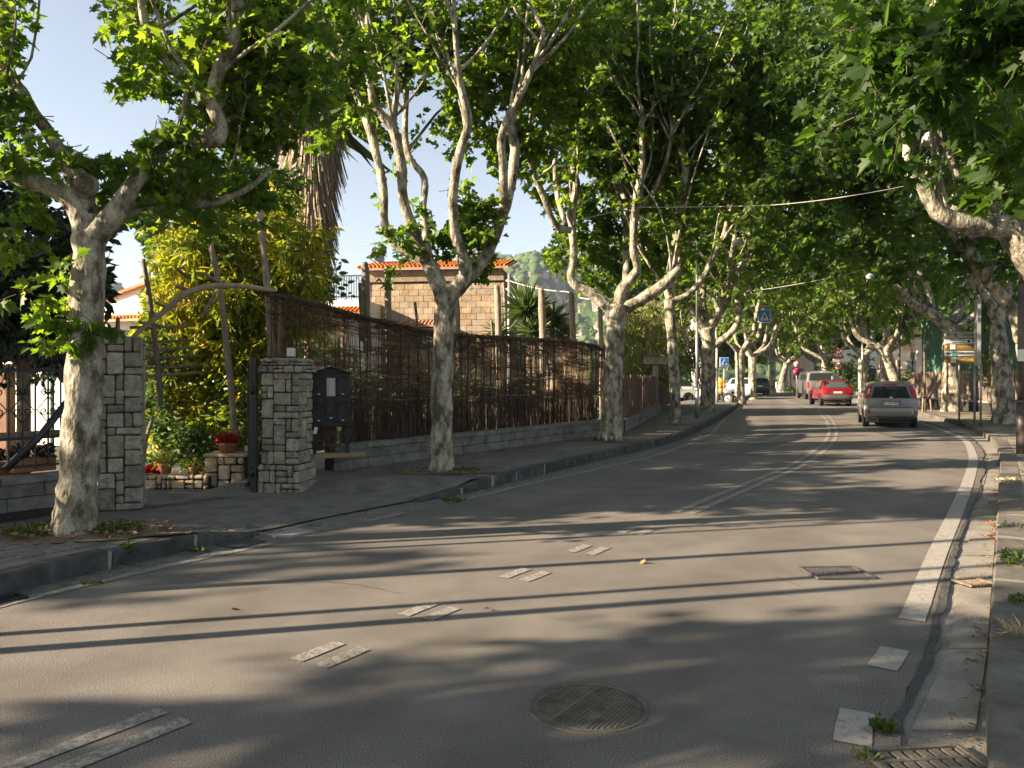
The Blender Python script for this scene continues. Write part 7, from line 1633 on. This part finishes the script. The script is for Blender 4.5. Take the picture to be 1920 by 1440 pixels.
# people
def person(label, loc, yaw, cloth, legs, hair, H=1.7, stride=.12, arm=.1):
    t = thing('person', label, 'person', loc, yaw); k = H / 1.7
    V = [(0, 0, .92), (0, 0, 1.12), (0, .01, 1.36), (0, .01, 1.47), (0, .02, 1.56), (0, .03, 1.66),
         (.10, 0, .86), (.10, stride, .48), (.10, stride * .6, .08), (.10, stride * .6 + .14, .04),
         (-.10, 0, .86), (-.10, -stride, .48), (-.10, -stride * 1.6, .10), (-.10, -stride * 1.6 + .14, .05),
         (.19, .0, 1.36), (.24, -.02, 1.10), (.23, .1 + arm, .90), (-.19, 0, 1.36), (-.24, -.02, 1.10), (-.23, .1 - arm, .88)]
    E = [(0, 1), (1, 2), (2, 3), (3, 4), (4, 5), (0, 6), (6, 7), (7, 8), (8, 9), (0, 10), (10, 11), (11, 12), (12, 13), (2, 14), (14, 15), (15, 16), (2, 17), (17, 18), (18, 19)]
    Rr = [.14, .14, .15, .055, .09, .085, .09, .065, .045, .04, .09, .065, .045, .04, .06, .045, .035, .06, .045, .035]
    me = bpy.data.meshes.new('body'); me.from_pydata([tuple(c * k for c in v) for v in V], E, []); 
    o = link('body', me, t); md = o.modifiers.new('skin', 'SKIN')
    for i, r_ in enumerate(Rr): me.skin_vertices[0].data[i].radius = (r_ * k, r_ * k * .8)
    me.skin_vertices[0].data[0].use_root = True; sb = o.modifiers.new('smooth', 'SUBSURF'); sb.levels = 1; sb.render_levels = 1
    dg = bpy.context.evaluated_depsgraph_get(); ev = o.evaluated_get(dg); m2 = bpy.data.meshes.new_from_object(ev); o.modifiers.clear(); o.data = m2
    m2.materials.clear(); [m2.materials.append(x) for x in (M_skin, cloth, legs)]
    for p in m2.polygons:
        z = p.center.z / k; p.use_smooth = True; p.material_index = 0 if z > 1.44 or (abs(p.center.x) > .17 * k and z < 1.0 and z > .8) else (1 if z > .93 else 2)
    mb = MB(); mb.lathe([(0, .115), (.06, .10), (.098, .05), (.105, -.02), (.09, -.07)], (0, .015 * k, 1.62 * k), 12); mb.build('hair', hair, t, local=True)
    return t
q = R(1350, 705, 46.5); person('person in an orange top standing behind the parked motorcycle', (q.x, 46.5, .15), radians(150), M_orange, M_cloth_dark, M_black)
# ================================================================= weeds, litter, small things
def weeds(label, c, n, r, h, size, seed, m=M_grass, name='weeds', cat='weeds', tmpl=LEAF_OVAL, group=None):
    o = tuft(None, Vector(c), n, r, h, size, m, name, tmpl, seed, .0, 1.1); tag(o, label, cat, group, 'stuff'); return o
weeds('green weed tuft growing beside the storm drain', G(1655, 1372, .0), 150, .07, .05, .026, 1)
weeds('tiny weeds at the left corner of the storm drain', G(1625, 1425, .0), 60, .08, .03, .022, 2)
weeds('weeds along the back of the right kerb, nearest', G(1914, 1130, .12), 70, .10, .04, .034, 3)
weeds('bright weeds behind the right kerb, farther up', G(1914, 1058, .12), 150, .16, .08, .05, 4)
weeds('weeds in the crack behind the right kerb near the lamp post', G(1908, 990, .12), 60, .25, .03, .035, 5)
weeds('weed hanging over the left kerb before the nearest plane', G(238, 1040, .08), 60, .07, .10, .045, 6)
weeds('weed clump at the foot of the left kerb', G(20, 1100, 0), 90, .2, .04, .035, 7)
weeds('weed at the left kerb joint in the gutter', G(168, 1098, 0), 45, .10, .03, .03, 8)
weeds('mossy weeds in the left gutter', G(372, 1034, 0), 60, .12, .03, .035, 9)
weeds('weeds in the left gutter where the kerb resumes', G(850, 940, 0), 80, .22, .03, .05, 10)
weeds('low weeds left of the nearest plane trunk', (-4.75, 7.95, .18), 260, .35, .05, .05, 11)
weeds('low weeds right of the nearest plane trunk', (-4.0, 8.05, .18), 170, .3, .05, .05, 12)
weeds('weeds round the third plane tree', (2.35, 19.4, .17), 120, .5, .05, .06, 13)
weeds('weeds round the second plane tree', (-.85, 13.2, .17), 90, .45, .04, .05, 14)
weeds('dry grass behind the right kerb at the lamp post', G(1912, 905, .12), 120, .5, .02, .04, 15, M_straw)
weeds('dry straw at the right picture edge', G(1915, 1190, .12), 90, .12, .03, .09, 16, M_straw, tmpl=LEAF_BLADE)
# fallen leaves
def litter(label, pts, size, seed, m=M_leaf_dry, name='fallen_leaves', tmpl=LEAF_MD):
    rg_ = np.random.default_rng(seed); P = np.array([tuple(p) for p in pts]); N = len(P); a = rg_.uniform(0, 2 * pi, N); T = np.stack([np.cos(a), np.sin(a), rg_.uniform(0, .25, N)], 1)
    o = link(name, leaves_mesh(name, m, P, T, size, tmpl, seed, up=3.0)); tag(o, label, 'fallen leaves', None, 'stuff'); return o
rg = random.Random(4)
def scatter(n, f): return [f() for _ in range(n)]
def gut_r():
    y = 3.7 + rg.random() ** 1.6 * 12; x = at_y(KR, y) - abs(rg.gauss(0, .07)) - .02; return Vector((x, y, .006 + rg.random() * .01))
litter('small dry leaves gathered along the right kerb', scatter(170, gut_r), .026, 1)
def pit_l():
    a = rg.uniform(0, 2 * pi); r_ = sqrt(rg.random()); return Vector((-4.35 + .95 * r_ * cos(a), 8.05 + .5 * r_ * sin(a), .205 + rg.random() * .02))
litter('brown leaves on the earth round the nearest plane', scatter(240, pit_l), .05, 2)
def pit_2(): a = rg.uniform(0, 2 * pi); r_ = sqrt(rg.random()); return Vector((-1.1 + .8 * r_ * cos(a), 13.2 + .45 * r_ * sin(a), .205))
litter('brown leaves on the earth round the second plane', scatter(120, pit_2), .05, 3)
def gl(): y = 4.5 + rg.random() * 14; x = at_y(KL, y) + abs(rg.gauss(0, .05)) + .01; return Vector((x, y, .006))
litter('scattered dry leaves in the left gutter', scatter(90, gl), .035, 4)
def rd(): y = 3.8 + rg.random() ** 2 * 20; x = rg.uniform(at_y(LL, y), at_y(AE, y)); return Vector((x, y, .006))
litter('a few stray dry leaves on the road', scatter(7, rd), .04, 5)
def pr(): y = 3.6 + rg.random() ** 1.4 * 22; x = at_y(KR, y) + .3 + abs(rg.gauss(0, .5)); return Vector((x, y, .13 + gz(0, y)))
litter('dry leaves on the right pavement edge', scatter(420, pr), .035, 6)
litter('dried leaf lying on the road by the left lane dashes', [G(919, 1141, .01)], .08, 7, name='dried_leaf'); litter('dried leaf lying farther up the road', [G(1207, 1056, .01)], .06, 8, name='dried_leaf')
for k, (a, b_) in enumerate(((1866, 985), (1866, 1008))): litter(['curled brown leaf heap against the right kerb', 'second leaf heap against the right kerb, nearer'][k], [G(a + rg.uniform(-4, 4), b_ + rg.uniform(-4, 4), rg.uniform(.01, .07)) for _ in range(14)], .09, 9 + k, name='leaf_heap')
# grit beside the asphalt edge
N = 420; V = []; Fc = []
for k in range(N):
    y = 3.6 + rg.random() ** 1.5 * 9; x = at_y(AE, y) + rg.gauss(.0, .08); r_ = rg.uniform(.0015, .004); b0 = len(V); z = .006
    V += [(x - r_, y, z), (x + r_, y, z), (x, y + r_, z), (x, y - r_, z), (x, y, z + r_ * 1.2)]; Fc += [(b0, b0 + 3, b0 + 4), (b0 + 3, b0 + 1, b0 + 4), (b0 + 1, b0 + 2, b0 + 4), (b0 + 2, b0, b0 + 4)]
me = bpy.data.meshes.new('grit'); me.from_pydata(V, [], Fc); me.materials.append(M_mortar); o = link('grit', me); tag(o, 'pale grit along the edge of the asphalt', 'grit', None, 'stuff')
